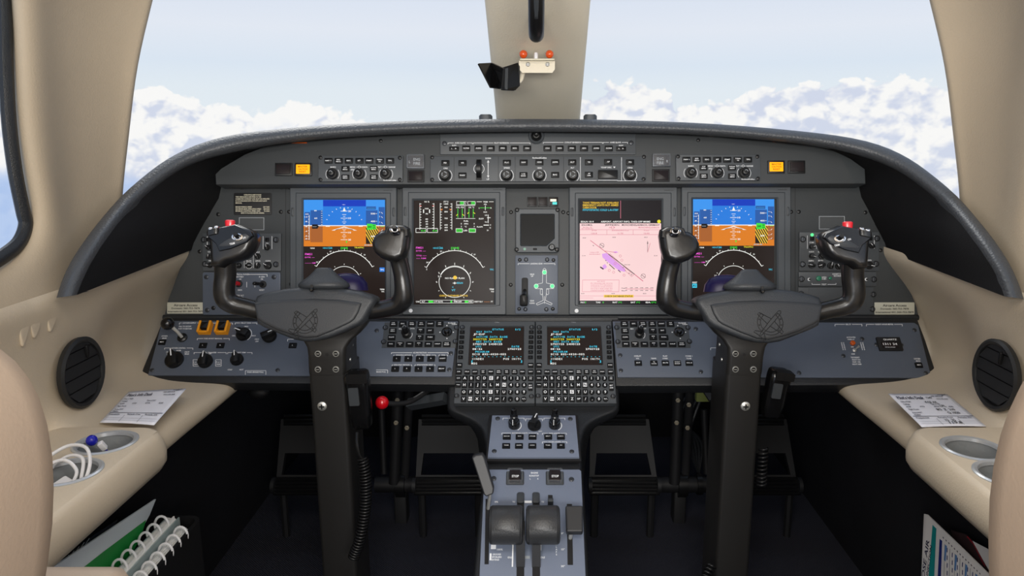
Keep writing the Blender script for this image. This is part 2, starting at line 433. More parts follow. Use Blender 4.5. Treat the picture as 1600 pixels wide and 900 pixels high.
def cr(pts, n=6):
    """Catmull-Rom through pts"""
    P = [Vector(p) for p in pts]; P = [2*P[0]-P[1]]+P+[2*P[-1]-P[-2]]; out = []
    for i in range(1, len(P)-2):
        for k in range(n):
            t = k/n; a, b, c, d = P[i-1:i+3]
            out.append(.5*((2*b)+(c-a)*t+(2*a-5*b+4*c-d)*t*t+(3*b-a-3*c+d)*t**3))
    out.append(P[-2]); return out

EYE = Plane(208, 1.39, 287, 1.385)
MAIN = Plane(290, 1.43, 492, 1.43)
LOW = Plane(500, 1.405, 630, 1.31)
LGT = Plane(655, 1.285, 715, 1.215)
QUAD = Plane(737, 1.19, 900, 1.06)

# ================================================================== THE SETTING
def side(sg):                                        # sg -1: port side (left in the picture), +1: starboard
    return (lambda px: px) if sg < 0 else (lambda px: 2*CX-px)
for sg, nm in ((-1, 'left'), (1, 'right')):
    fx = side(sg); adj = 0 if sg < 0 else 15
    def R(py, cols, edge_adj=1.0):
        out = []
        for k, (px, qy, xw) in enumerate(cols):
            q = fx(px) + (adj*edge_adj if k >= len(cols)-2 else (adj*.5*edge_adj if k == len(cols)-3 else 0))
            out.append(WX(q, qy, sg*xw))
        e = out[-1]; out.append(e+Vector((sg*.012, .03, 0))); out.append(e+Vector((sg*.05, .05, 0)))
        out.insert(0, out[0]+Vector((sg*.03, .05, 0)))
        return out
    rows = [R(-160, [(10, -160, .66), (38, -160, .64), (64, -160, .63), (90, -160, .63), (190, -160, .61), (262, -160, .56), (285, -160, .545)]),
            R(-80, [(10, -80, .70), (38, -80, .68), (66, -80, .67), (92, -80, .675), (175, -80, .655), (240, -80, .61), (256, -80, .59)]),
            R(0, [(14, 0, .72), (38, 0, .70), (64, 0, .693), (90, 0, .705), (160, 0, .685), (222, 0, .645), (238, 0, .63)]),
            R(100, [(16, 100, .725), (42, 100, .703), (68, 100, .697), (92, 100, .713), (152, 100, .70), (200, 100, .675), (212, 100, .66)]),
            R(200, [(22, 200, .726), (48, 200, .705), (74, 200, .70), (98, 200, .717), (148, 200, .71), (190, 200, .695), (202, 200, .685)]),
            R(280, [(34, 280, .727), (58, 280, .706), (82, 280, .70), (102, 280, .72), (146, 280, .716), (180, 280, .71), (192, 280, .70)]),
            R(340, [(46, 340, .728), (70, 340, .707), (92, 340, .702), (110, 340, .72), (140, 338, .72), (178, 332, .715), (189, 330, .71)], 1.0),
            R(385, [(34, 385, .728), (66, 382, .707), (92, 375, .703), (114, 370, .715), (140, 365, .72), (176, 358, .72), (188, 355, .715)], .8),
            R(425, [(2, 416, .728), (45, 420, .707), (78, 418, .702), (104, 410, .708), (132, 402, .715), (168, 395, .72), (180, 390, .72)], .5),
            R(450, [(-40, 440, .725), (20, 455, .702), (60, 448, .698), (92, 438, .70), (125, 430, .71), (160, 425, .72), (175, 420, .72)], .3),
            R(478, [(-80, 478, .71), (2, 488, .695), (50, 475, .69), (88, 462, .69), (125, 450, .70), (160, 445, .71), (175, 440, .72)], .2)]
    grid(rows, 'pillar_suede', 'wall_'+nm, subd=2, thick=0, flip=sg > 0, sharp=180)
    # the padded sidewall, shelf and its rolled edge, running fore and aft
    prof = [(.690, .706), (.684, .69), (.692, .665), (.698, .62), (.699, .575), (.697, .535), (.682, .510), (.640, .499), (.575, .496), (.556, .489), (.552, .468), (.562, .450), (.62, .444)]
    fwd = [(.672, .711), (.670, .696), (.690, .668), (.722, .63), (.748, .58), (.752, .535), (.740, .506), (.670, .498), (.575, .496), (.556, .489), (.552, .468), (.562, .450), (.62, .444)]
    low = prof[:4]+[(.699, .56), (.698, .53), (.697, .50), (.697, .485), (.697, .47), (.697, .46), (.697, .452), (.697, .448), (.69, .444)]
    fwd2 = fwd[:7]+[(.670, .486), (.575, .484), (.556, .478), (.552, .462), (.562, .450), (.62, .444)]
    rows = []
    for Y in (-.8, .2, .8, .97, .985): rows.append([Vector((sg*x, Y, z)) for x, z in low])
    for Y, t_ in ((.998, .02), (1.03, .02), (1.13, .2), (1.19, .75), (1.25, 1), (1.34, 1), (1.42, 1), (1.46, 1)):
        tt = max(0, min(1, (Y-.95)/.47))
        rows.append([Vector((sg*(a[0]*(1-u_)+b[0]*u_), Y, a[1]*(1-u_)+b[1]*u_)) for (a, b), u_ in zip(zip(prof, fwd2), [tt]*3+[t_]*10)])
    grid(rows, 'beige_leather', 'wall_'+nm, subd=2, flip=sg > 0, sharp=180)
    # carpeted side of the footwell, and the cabin side behind the window
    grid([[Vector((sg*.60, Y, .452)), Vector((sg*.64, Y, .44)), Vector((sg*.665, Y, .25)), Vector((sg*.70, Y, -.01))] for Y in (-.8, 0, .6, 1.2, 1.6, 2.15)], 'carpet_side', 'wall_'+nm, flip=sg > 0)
    grid([[Vector((sg*.73, Y, z)) for z in (.68, 1.0, 1.2)] + [Vector((sg*.64, Y, 1.36)), Vector((sg*.4, Y, 1.45))] for Y in (-.8, -.3, .25)], 'pillar_suede', 'wall_'+nm, flip=sg > 0)
    grid([[Vector((sg*.690, Y, .688)), Vector((sg*.697, Y, .705)), Vector((sg*.705, Y, .728)), Vector((sg*.726, Y, .748)), Vector((sg*.75, Y, .752))] for Y in (-.8, .2, .6, .86, .93)], 'pillar_suede', 'wall_'+nm, flip=sg > 0, sharp=180)
    # side window: rubber seal and pane
    sp_ = [(-60, -160), (2, -160), (4, -80), (7, 0), (9, 100), (14, 190), (24, 270), (36, 330), (40, 352), (30, 378), (8, 398), (-30, 420), (-110, 450)]; back_ = [Vector((sg*.728, y_, z_)) for y_, z_ in ((.70, .748), (.45, .748), (.32, .76), (.27, .81), (.27, 1.0), (.28, 1.12), (.36, 1.19), (.6, 1.21))]
    pts = cr([WX(fx(a), b, sg*.728) for a, b in sp_][1:]+back_, 5)
    mb = MB(); mb.tube(pts, .0105, 'border_black', 10, flat=.8); o = mb.build('trim_%d' % (1 if sg < 0 else 2)); o['kind'] = 'structure'
    mb = MB(); mb.add([(sg*.752, .2, .66), (sg*.752, 1.12, .66), (sg*.70, 1.06, 1.28), (sg*.70, .2, 1.28)], [(0, 1, 2, 3)], 'glass'); o = mb.build('window_%d' % (3 if sg < 0 else 4)); o['kind'] = 'structure'
    # windshield pane
    ys = (-170, -80, 0, 100, 200, 330)
    PE = {-170: (285, .545), -80: (256, .59), 0: (238, .63), 100: (212, .66), 200: (202, .685), 330: (189, .71)}
    POSTP = Plane(0, 1.19, 185, 1.6)
    rows = []
    for y in ys:
        e = WX(fx(PE[y][0]-12)+adj, y, sg*PE[y][1])+Vector((sg*.02, .03, 0))
        c = POSTP.hit(CX, min(y, 205))+Vector((0, .05, 0)); c.x = sg*.01
        if y > 205: c.z -= .08; c.y += .1
        r = []
        for k in range(9):
            t_ = k/8; p = c.lerp(e, t_); bulge = math.sin(t_*PI)*.05
            r.append(p+Vector((sg*bulge*.6, bulge, bulge*.4)))
        rows.append(r)
    grid(rows, 'glass', 'window_%d' % (1 if sg < 0 else 2), flip=sg < 0, subd=1)

# centre post of the windshield
POST = Plane(0, 1.19, 185, 1.6)
rows = []
for y, l, r, cl, crr in ((-170, 735, 944, 765, 915), (-60, 748, 932, 775, 909), (0, 755, 925, 780, 904), (60, 761, 920, 781, 898), (120, 767, 914, 783, 893), (192, 774, 908, 787, 887), (215, 776, 906, 789, 885)):
    def q(px, off): p = POST.hit(px, y); return p+Vector((0, off, -off*.0))
    rows.append([q(l+4, .10), q(l+1, .05), q(l, .03), q(l+5, .014), q(cl, 0), q((cl+CX)/2, -.004), q(CX, -.005), q((crr+CX)/2, -.004), q(crr, 0), q(r-5, .014), q(r, .03), q(r-1, .05), q(r-4, .10)])
grid(rows, 'post_trim', 'trim_3', subd=1, sharp=180)

# overhead lining, floor, bulkhead
arch = [(-.60, 1.28), (-.5, 1.37), (-.3, 1.43), (0, 1.45), (.3, 1.43), (.5, 1.37), (.60, 1.28)]
rows = [[Vector((x*1.06, -.8, z)) for x, z in arch], [Vector((x*1.06, .3, z)) for x, z in arch], [Vector((x, .8, z-.06)) for x, z in arch],
        [Vector((x*.95, 1.02, 1.20+(z-1.28)*.3)) for x, z in arch], [Vector((x*.92, 1.10, 1.22+(z-1.28)*.1)) for x, z in arch]]
grid(rows, 'pillar_suede', 'ceiling', subd=1, sharp=180)
mb = MB(); mb.add([(-.8, -.8, 0), (.8, -.8, 0), (.8, 2.15, 0), (-.8, 2.15, 0)], [(0, 1, 2, 3)], 'carpet'); o = mb.build('floor'); o['kind'] = 'structure'
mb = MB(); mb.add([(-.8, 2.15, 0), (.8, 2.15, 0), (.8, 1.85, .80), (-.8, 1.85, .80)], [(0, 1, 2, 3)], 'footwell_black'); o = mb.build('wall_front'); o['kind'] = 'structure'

for sg, nm in ((-1, 'left'), (1, 'right')):
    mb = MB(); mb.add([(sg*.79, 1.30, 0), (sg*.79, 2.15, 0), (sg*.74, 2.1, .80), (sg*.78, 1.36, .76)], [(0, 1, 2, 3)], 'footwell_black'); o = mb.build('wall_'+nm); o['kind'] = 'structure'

# ================================================================== glareshield: padded roll and dark liner
OL = [(84, 466, 1.045), (92, 438, 1.06), (106, 408, 1.08), (128, 375, 1.115), (157, 338, 1.165), (186, 305, 1.23), (215, 280, 1.26), (245, 256, 1.29), (270, 241, 1.31), (300, 226, 1.33), (345, 212, 1.345), (395, 204, 1.35), (470, 197, 1.355), (560, 191, 1.36), (650, 187, 1.36), (740, 185, 1.36), (838, 184.5, 1.36)]
IL = [(120, 461), (128, 440), (140, 415), (158, 385), (182, 352), (208, 322), (236, 298), (264, 276), (288, 262), (316, 250), (355, 241), (400, 231), (472, 221), (560, 214), (650, 210), (740, 208), (838, 207)]
PL_ = [(294, 390), (297, 380), (303, 368), (313, 350), (325, 330), (338, 308), (342, 290), (342, 275), (352, 262), (375, 247), (400, 234), (440, 222), (472, 210), (560, 204), (650, 200), (740, 198), (838, 198)]
OR = [(935, 185.5, 1.36), (1025, 188, 1.36), (1115, 192, 1.36), (1205, 199, 1.355), (1283, 207, 1.35), (1335, 214, 1.345), (1378, 225, 1.33), (1410, 239, 1.31), (1437, 255, 1.29), (1468, 279, 1.26), (1499, 305, 1.23), (1528, 338, 1.165), (1558, 375, 1.115), (1580, 408, 1.08), (1595, 440, 1.06), (1604, 468, 1.045)]
IR = [(935, 208), (1025, 209), (1115, 213), (1205, 221), (1283, 229), (1325, 239), (1365, 250), (1395, 263), (1420, 277), (1447, 298), (1476, 322), (1503, 352), (1528, 385), (1548, 415), (1562, 440), (1569, 463)]
PR = [(935, 198), (1025, 200), (1115, 204), (1205, 208), (1245, 222), (1285, 233), (1310, 247), (1336, 262), (1346, 275), (1346, 290), (1350, 308), (1362, 330), (1372, 350), (1382, 368), (1388, 380), (1391, 392)]
O_, I_, P_ = OL+OR, IL+IR, PL_+PR
gs = thing('glareshield', Wd(838, 200, 1.42), 'black padded leather glareshield arching over the whole instrument panel', 'glareshield')
gi = gs.matrix_world.inverted(); ra = []; rb = []
for i, ((ox, oy, d), (ix, iy), (qx, qy)) in enumerate(zip(O_, I_, P_)):
    o = Wd(ox, oy, d); inn = Wd(ix, iy, d+.004); mx, my = (ox+ix)/2, (oy+iy)/2
    f1 = Wd(ox*.8+ix*.2, oy*.8+iy*.2, d-.012); f2 = Wd(mx, my, d-.019); f3 = Wd(ox*.2+ix*.8, oy*.2+iy*.8, d-.012)
    back = o+Vector((0, .03, -.002)); far = o+Vector((0, .30, -.03)); n_ = len(O_)
    edge_ = min(i, n_-1-i)
    if edge_ < 8: far = o+Vector((0, .18+.015*edge_, -.02))
    ra.append([gi @ far, gi @ back, gi @ o, gi @ f1, gi @ f2, gi @ f3, gi @ inn, gi @ Wd(ix*.95+qx*.05, iy*.95+qy*.05, d+.02)])
    a = Wd(ix, iy, d+.003); b = Wd(qx+(7 if qx < CX else -7), qy, 1.435); rb.append([gi @ a, gi @ a.lerp(b, .12), gi @ a.lerp(b, .5), gi @ b])
o = grid(ra, 'hood_leather', 'padded_roll', None, subd=1, parent=gs, sharp=180)
o = grid(rb, 'hood_liner', 'side_liner', None, subd=0, parent=gs, sharp=180)
# end caps of the roll
for k in (0, -1):
    mb = MB(); mb.add([tuple(p) for p in ra[k][2:7]], [tuple(range(5))], 'hood_leather'); mb.build('end_cap', gs)
for px in (760, 921):
    t = thing('defrost_nozzle', Wd(px, 184, 1.50), 'small grey rounded block on the glareshield %s the windshield centre post' % ('left of' if px < 800 else 'right of'), 'nozzle', None)
    mb = MB(); mb.rings([[(x*s_, y-.02, z) for x, y in rrect(0, 0, .026, .03, .008)] for z, s_ in ((-.012, 1), (.003, 1), (.0062, .75))], 'bezel_grey'); mb.build('housing', t)

# ================================================================== sidewall vents, ribs, armrests, cups, papers
class P3:
    def __init__(s, O, U, V): s.O = Vector(O); s.U = Vector(U).normalized(); s.V = Vector(V).normalized(); s.N = s.U.cross(s.V)
    def hit(s, px, py):
        r = cF + (px-CX)/FPX*cR + (CY-py)/FPX*cU
        return CAM + r*((s.O-CAM).dot(s.N)/r.dot(s.N))
for sg, nm, cx, cy in ((-1, 'left', 128, 582), (1, 'right', 1556, 586)):
    wp = P3((sg*.687, 0, 0), (0, -sg, 0), (0, 0, 1)); fr = Frame(wp, cx, cy)
    v = thing('air_vent', fr.M, 'round black slatted air vent in the %s beige sidewall' % nm, 'vent', None)
    mb = MB(fr); R0 = .0535
    mb.lathe(0, 0, [(R0, -.004), (R0+.001, .003), (R0-.003, .006), (R0-.007, .004), (R0-.008, -.002)], 'vent_black', 40, c1=False); mb.build('rim', v)
    mb = MB(fr); mb.lathe(0, 0, [(R0-.007, -.001), (R0-.0075, -.001)], 'black_matte', 40); mb.build('backing', v)
    for k in range(5):
        y0 = -.040+k*.0195; y1 = y0+.0165; r_ = R0-.0085
        def ch(y): return math.sqrt(max(0, r_*r_-y*y))
        a, b = ch(y0), ch(y1)
        mb = MB(fr); mb.rings([[(-a, y0, 0), (a, y0, 0), (b, y1, 0), (-b, y1, 0)], [(-a, y0, .0035), (a, y0, .0035), (b, y1, .0012), (-b, y1, .0012)]], 'vent_black'); mb.build('slat', v)
    mb = MB(fr); mb.box(.012, .03, .005, .02, .002, .007, 'black_plastic', .002, .001); mb.build('adjuster', v)
for k, pts in enumerate(([(26, 508), (44, 504), (46, 512), (40, 528), (35, 549), (31, 528)], [(38, 496), (63, 490), (65, 500), (59, 518), (52, 535), (48, 515)], [(64, 484), (88, 481), (90, 490), (84, 508), (77, 525), (74, 505)])):
    wp = P3((-.692, 0, 0), (0, 1, 0), (0, 0, 1)); fr = Frame(wp, sum(p[0] for p in pts)/6, sum(p[1] for p in pts)/6)
    mb = MB(fr); mb.pprism([(p[0], p[1]) for p in pts], -.004, .0024, 'beige_leather', .002)
    o = mb.build('sidewall_rib', sharp=180, M=fr.M); sub(o, 2)
    tag(o, 'curved beige rib raised on the left sidewall, %s of the three' % ('nearest the seat' if k == 0 else 'middle one' if k == 1 else 'nearest the vent'), 'rib', 'ribs on the left sidewall')

ZL = .512
for sg, nm in ((-1, 'left'), (1, 'right')):
    t = thing('armrest_ledge', (sg*.61, .6, .44), 'beige leather armrest ledge with cup holes along the %s sidewall' % nm, 'armrest')
    L = t.location
    mb = MB(); rs = []
    for z, i_ in ((.014, .02), (.019, .008), (.030, .001), (.044, .0), (.056, .002), (.065, .006), (.070, .0095), (.072, .0145)):
        rs.append([(a-L.x, b-L.y, z) for a, b in rrect(sg*.6265, .582, .203-2*i_, .864-2*i_, .045-i_, 6)])
    cups = [(165, 692, .0365), (105, 738, .0365)] if sg < 0 else [(1521, 701, .0365), (1577, 742, .0365)]
    mb.rings(rs, 'beige_leather', True, False); o = mb.build('pad', t, sharp=50, smooth=False)
    bm = bmesh.new(); bm.from_mesh(o.data); zt_ = .072
    top_ = [(a-L.x, b-L.y) for a, b in rrect(sg*.6265, .582, .203-.029, .864-.029, .045-.0145, 6)]
    xa, xb = min(p[0] for p in top_), max(p[0] for p in top_)
    def face(pts):
        f_ = bm.faces.new([bm.verts.new((*p, zt_)) for p in pts]); f_.normal_update()
        if f_.normal.z < 0: f_.normal_flip()
    H = .0405; cs = sorted([tuple((WZ(px, py, ZL)-L)[:2])+(r,) for px, py, r in cups], key=lambda c: c[1])
    ylo = cs[0][1]-H; yhi = cs[1][1]+H; rear = [p for p in top_ if p[1] < ylo]; front = [p for p in top_ if p[1] > yhi]
    def chain(pts, y, up):
        l = [p for p in pts if p[0] < (xa+xb)/2]; r_ = [p for p in pts if p[0] >= (xa+xb)/2]
        l.sort(key=lambda p: (p[1], -p[0]) if up else (-p[1], -p[0])); r_.sort(key=lambda p: (-p[1], -p[0]) if up else (p[1], -p[0]))
        return l, r_
    cen = lambda pts: sorted(pts, key=lambda p: math.atan2(p[1]-sum(q_[1] for q_ in pts)/len(pts), p[0]-sum(q_[0] for q_ in pts)/len(pts)))
    face(cen(rear+[(xa, ylo), (xb, ylo)])); face(cen(front+[(xa, yhi), (xb, yhi)]))
    for n_, (cx_, cy_, r) in enumerate(cs):
        y0, y1 = cy_-H, cy_+H
        if n_ == 0: y1 = min(y1, (cs[0][1]+cs[1][1])/2); ym = y1
        else: y0 = max(y0, ym) if ym >= y0 else y0
        if n_ == 1 and ym < y0-1e-6: face([(xa, ym), (xb, ym), (xb, y0), (xa, y0)])
        face([(xa, y0), (cx_-H, y0), (cx_-H, y1), (xa, y1)]) if cx_-H > xa+1e-4 else None
        face([(cx_+H, y0), (xb, y0), (xb, y1), (cx_+H, y1)]) if cx_+H < xb-1e-4 else None
        N_ = 48; ci = []; sq = []; lo = []
        for i in range(N_):
            a = 2*PI*i/N_+PI/N_*0; c_, s_ = math.cos(a), math.sin(a); k_ = min(H/max(abs(c_), 1e-9), ((y1-cy_) if s_ > 0 else (cy_-y0))/max(abs(s_), 1e-9))
            ci.append(bm.verts.new((cx_+r*c_, cy_+r*s_, zt_))); sq.append(bm.verts.new((max(xa, min(xb, cx_+k_*c_)), cy_+k_*s_, zt_))); lo.append(bm.verts.new((cx_+r*c_, cy_+r*s_, zt_-.01)))
        for i in range(N_):
            j_ = (i+1) % N_; bm.faces.new((ci[i], sq[i], sq[j_], ci[j_])); bm.faces.new((ci[j_], lo[j_], lo[i], ci[i]))
        for sx_, sy_ in ((1, 1), (-1, 1), (-1, -1), (1, -1)):       # the square's corners
            X_c = max(xa, min(xb, cx_+sx_*H)); Y_c = y1 if sy_ > 0 else y0; a = math.atan2(Y_c-cy_, X_c-cx_) % (2*PI); i = int(a/(2*PI)*N_) % N_; j_ = (i+1) % N_
            face([(sq[i].co.x, sq[i].co.y), (X_c, Y_c), (sq[j_].co.x, sq[j_].co.y)])
    for fc_ in bm.faces: fc_.smooth = True
    bm.to_mesh(o.data); bm.free(); o.data.set_sharp_from_angle(angle=math.radians(50))
    for q_, (px, py, r) in enumerate(cups):
        c = WZ(px, py, ZL); c = Vector((c.x, c.y, ZL))-L
        mb = MB(); mb.lathe(c.x, c.y, [(r+.0045, c.z-.002), (r+.0045, c.z+.0012), (r+.002, c.z+.0025), (r-.002, c.z+.0015), (r-.003, c.z-.003)], 'cup_rim', 40, c1=False); h = mb.build('cup_ring', t)
        mb = MB(); rr = r-.0025; seg = 40
        mb.rings([[(c.x+a*math.cos(2*PI*i/seg), c.y+a*math.sin(2*PI*i/seg), z) for i in range(seg)] for a, z in ((rr+.001, c.z-.001), (rr, c.z-.03), (rr-.003, c.z-.051), (rr-.008, c.z-.0535), (.001, c.z-.054))], 'cup_grey', c0=False, c1=True)
        mb.build('cup_well', t, sharp=60)
# pen in the forward left cup
c = WZ(160, 692, ZL)
t = thing('pen', (c.x, c.y, ZL-.053), 'blue capped clear ballpoint pen standing in the left cup holder', 'pen')
mb = MB(); mb.tube([(.022, .010, .004), (-.012, .0, .055)], .0042, 'clear_plastic', 10); mb.build('barrel', t)
mb = MB(); mb.tube([(.020, .009, .008), (.0, .004, .042)], .0018, 'blue_ink_plastic', 8); mb.build('ink_tube', t)
mb = MB(); mb.sphere((-.0135, -.001, .057), .0075, 'blue_ink_plastic', 14, 9); mb.build('cap', t)
mb = MB(); mb.box(0, 0, .007, .008, 0, .012, 'white_plastic', .001, .001); o = mb.build('clip', t); o.location = (.0, .004, .043); o.rotation_euler = (.3, -.4, .3)
# white charging cable heaped in the rear left cup
c = WZ(105, 738, ZL)
t = thing('charging_cable', (c.x, c.y, ZL-.055), 'white charging cable coiled in the rear left cup holder', 'cable')
mb = MB()
mb.tube(cr([(-.03, .01, .02), (-.035, .0, .06), (-.02, .03, .075), (.010, .025, .078), (.027, .005, .066), (.026, -.012, .045), (.01, -.02, .02), (-.02, -.015, .012), (-.028, .005, .015),
            (-.03, .01, .05), (-.012, .022, .066), (.012, .014, .068), (.021, -.004, .055), (.018, -.016, .035), (.0, -.02, .03), (-.022, -.008, .034), (-.03, -.002, .058), (-.01, .010, .067), (.012, .0, .058), (.012, -.012, .046), (.002, -.016, .042)], 6), .0022, 'white_plastic', 8)
mb.build('cord', t)
mb = MB(); mb.box(0, 0, .018, .026, 0, .008, 'white_plastic', .003, .002); o = mb.build('plug', t); o.location = (-.003, -.010, .038); o.rotation_euler = (.3, .15, -.5)

# the two sheets on the shelves
def sheet(corners, label, lift, sg):
    (tl, tr, br_, bl) = [WZ(x, y, .503+h) for (x, y), h in corners]
    c = (tl+tr+br_+bl)/4; N = 12
    def S(u, v): return tl.lerp(tr, u).lerp(bl.lerp(br_, u), v)-c + Vector((0, 0, lift*(math.sin(u*PI)*.3+u*u*.5 if sg < 0 else math.sin((1-u)*PI)*.3+(1-u)**2*.5)*(.3+v*.7)))
    t = thing('paper_form', c, label, 'paper')
    mb = MB(); mb.add([S(i/N, j/N) for j in range(N+1) for i in range(N+1)], [(j*(N+1)+i, (j+1)*(N+1)+i, (j+1)*(N+1)+i+1, j*(N+1)+i+1) for j in range(N) for i in range(N)], 'paper')
    o = mb.build('sheet', t); s_ = o.modifiers.new('s', 'SOLIDIFY'); s_.thickness = .0006; s_.offset = -1
    mb = MB()
    def put(txt, u, v, h, w, m='ink'):
        vs, fs, tw = text_mesh(txt); out = []
        for a, b in vs: out.append(S(u+(a+tw/2)/tw*w, v-b/CAPH*h)+Vector((0, 0, .0012)))
        mb.add(out, fs, m)
    def rule(u0, v0, u1, v1, m='ink', w=.006):
        mb.add([S(u0, v0-w)+Vector((0, 0, .0011)), S(u1, v1-w)+Vector((0, 0, .0011)), S(u1, v1+w)+Vector((0, 0, .0011)), S(u0, v0+w)+Vector((0, 0, .0011))], [(0, 1, 2, 3)], m)
        if abs(v1-v0) > .05: mb.add([S(u0, v0)+Vector((0, 0, .0011)), S(u0+.005, v0)+Vector((0, 0, .0011)), S(u1+.005, v1)+Vector((0, 0, .0011)), S(u1, v1)+Vector((0, 0, .0011))], [(0, 1, 2, 3)], m)
    put("Pilot's Info Desk", .06, .2, .09, .44)
    for u, v, s, w in ((.06, .30, 'Date of Flight', .16), (.06, .38, 'Callsign', .10), (.06, .46, 'ADEP', .08), (.28, .46, 'ATD', .08), (.52, .46, 'ETA', .08), (.75, .46, 'ADES', .08), (.06, .54, 'Flight Route', .16), (.5, .38, 'Type of A/C', .16), (.06, .64, 'Active RWY', .16), (.06, .70, 'Weather', .1),
                       (.04, .79, 'Frequencies', .2), (.38, .79, 'Remarks Crew', .24), (.70, .79, 'Remarks WX', .22), (.66, .12, 'AIR SERVICE', .2), (.70, .2, 'www.info.desk', .2)): put(s, u, v, .035, w)
    rule(.02, .72, .98, .72); rule(.34, .8, .34, .98, w=0); rule(.67, .8, .67, .98, w=0)
    rule(.8, .04, .9, .03); rule(.86, .07, .95, .02)
    for v in (.87, .93): rule(.03, v, .97, v, 'paint_grey', .002)
    if sg > 0:
        for u, v, s, w in ((.55, .18, '1247', .1), (.45, .33, 'KCE AK', .2), (.62, .45, 'LPL', .1), (.5, .56, '8/2  Z  210', .3), (.62, .66, 'Q 1020', .2), (.45, .88, '12  35', .16), (.47, .95, '119.8', .2)): put(s, u, v, .06, w, 'book_dark')
    mb.build('print', t)
sheet([((201, 612), .004), ((291, 608), .012), ((241, 667), .006), ((156, 660), .004)], "white Pilot's Info Desk form lying on the left sidewall shelf", .006, -1)
sheet([((1388, 616), .012), ((1480, 616), .004), ((1541, 666), .004), ((1440, 670), .006)], "white Pilot's Info Desk form with handwriting on the right sidewall shelf", .006, 1)

# ---------------------------------------------- documents in the map pockets
def flat_on(sgx, pts, z0, z1, m, bev=0, fr=None):
    mb = MB(fr); mb.pprism(pts, z0, z1, m, bev); return mb
wl = P3((-.600, 0, 0), (0, 1, 0), (0, 0, 1)); fr = Frame(wl, 160, 850)
t = thing('document_folder', fr.M, 'pale folder with a green panel standing in the left map pocket', 'folder')
mb = MB(fr); mb.pprism([(243, 780), (233, 805), (208, 850), (190, 885), (150, 960), (20, 960), (72, 893)], -.002, .001, 'book_pale', .0004); mb.build('cover', t)
mb = MB(fr); mb.ppoly([(227, 812), (219, 838), (185, 905), (105, 905), (160, 862)], 'book_green', .0015); mb.build('green_panel', t)
wl2 = P3((-.615, 0, 0), (0, 1, 0), (0, 0, 1)); fr2 = Frame(wl2, 110, 870)
t = thing('booklet', fr2.M, 'dark booklet with a blue stripe behind the green folder, left pocket', 'booklet')
mb = MB(fr2); mb.pprism([(185, 812), (150, 835), (60, 905), (20, 960), (120, 960), (160, 850)], -.002, 0, 'book_dark', .0004); mb.build('cover', t)
mb = MB(fr2); mb.ppoly([(146, 852), (100, 900), (60, 940), (40, 935), (110, 875)], 'book_blue', .0006)
for k in range(9): a = 75+k*8; mb.pline([(a, 893-k*6.5), (a-14, 915-k*6.5)], 1.2, 'book_pale', .0006)
mb.build('printing', t)
for k, (xc, zt, y0, y1, sd, lab) in enumerate(((-.574, .336, .80, 1.062, -1, 'thick white ring bound checklist nearest the green folder, left pocket'), (-.551, .325, .80, 1.05, 1, 'white ring bound checklist nearest the seat aisle, left pocket'))):
    t = thing('ring_bound_checklist', (xc, y1, .12), lab, 'checklist', 'ring bound checklists in the left pocket')
    for q_ in range(9):
        z = -.0105+q_*.00235; j1 = random.uniform(-.004, .003); j2 = random.uniform(-.003, .003); cov_ = q_ in (0, 8)
        if cov_: j1, j2 = .010, -.003
        mb = MB(); mb.rings([[(z, y0-y1, 0), (z, j1, 0), (z, j1*.5, zt-.12+j2), (z, y0-y1, zt-.12+j2)], [(z+.0019, y0-y1, 0), (z+.0019, j1, 0), (z+.0019, j1*.5, zt-.12+j2), (z+.0019, y0-y1, zt-.12+j2)]], 'book_cover_clear' if cov_ else 'book_page'); fix_normals(mb.build('cover' if cov_ else 'page', t, smooth=False))
    for q_ in range(9):
        yy = -.020-q_*.0235; mb = MB(); pts = []
        for i in range(17):
            an = -.9+i/16*(2*PI-1.2); pts.append((sd*.0055+.0105*math.cos(an)*sd, yy+.002*math.sin(an), zt-.12-.002+.0135*math.sin(an)))
        mb.tube(pts, .0019, 'white_plastic', 8, up=(0, 1, 0)); mb.build('ring', t)
wr = P3((.612, 0, 0), (0, -1, 0), (0, 0, 1)); fr = Frame(wr, 1480, 870)
t = thing('checklist_card', fr.M, 'white laminated card with teal and navy stripes in the right map pocket', 'card')
mb = MB(fr); mb.pprism([(1444, 803), (1449, 804), (1500, 853), (1560, 912), (1600, 960), (1439, 990), (1440, 895)], -.0015, .0005, 'card_white', .0003); mb.build('board', t)
mb = MB(fr)
mb.ppoly([(1458, 820), (1464, 826), (1458, 960), (1449, 960), (1452, 895)], 'card_teal', .0009)
mb.ppoly([(1469, 842), (1473, 845), (1469, 960), (1463, 960)], 'card_navy', .0009)
for k in range(9):
    x = 1477+k*8; y0 = 850+k*7.6
    mb.pline([(x, y0), (x-3, 985)], .8, 'paint_grey', .0009)
    if k % 2 == 0: mb.pline([(x+2, y0+2), (x, y0+26)], 3.2, 'card_blue', .0009)
    for j in range(5): mb.pline([(x+4, y0+6+j*12), (x+3.7, y0+13+j*12)], 1.3, 'card_navy', .0009)
for k in range(14): mb.pline([(1474+k*4.4, 839+k*4.3), (1475.5+k*4.4, 841.5+k*4.3)], 1.2, 'ink', .0009)
mb.build('printing', t)
mb = MB(fr)
mb.ptext('ROSE AIR', 1446, 878, 5, 'ink', 46, .001, rot=PI/2-.02); mb.ptext('MY CONNECTION', 1450, 895, 3.2, 'ink', 56, .001, rot=PI/2-.02)
mb.build('lettering', t)
wr2 = P3((.628, 0, 0), (0, -1, 0), (0, 0, 1)); fr = Frame(wr2, 1520, 860)
t = thing('leaflet', fr.M, 'dark glossy leaflet with a red edge behind the striped card, right pocket', 'leaflet')
mb = MB(fr); mb.pprism([(1486, 828), (1510, 835), (1530, 855), (1560, 900), (1580, 960), (1500, 960)], -.001, .0004, 'leaflet_dark', .0003); mb.build('cover', t)
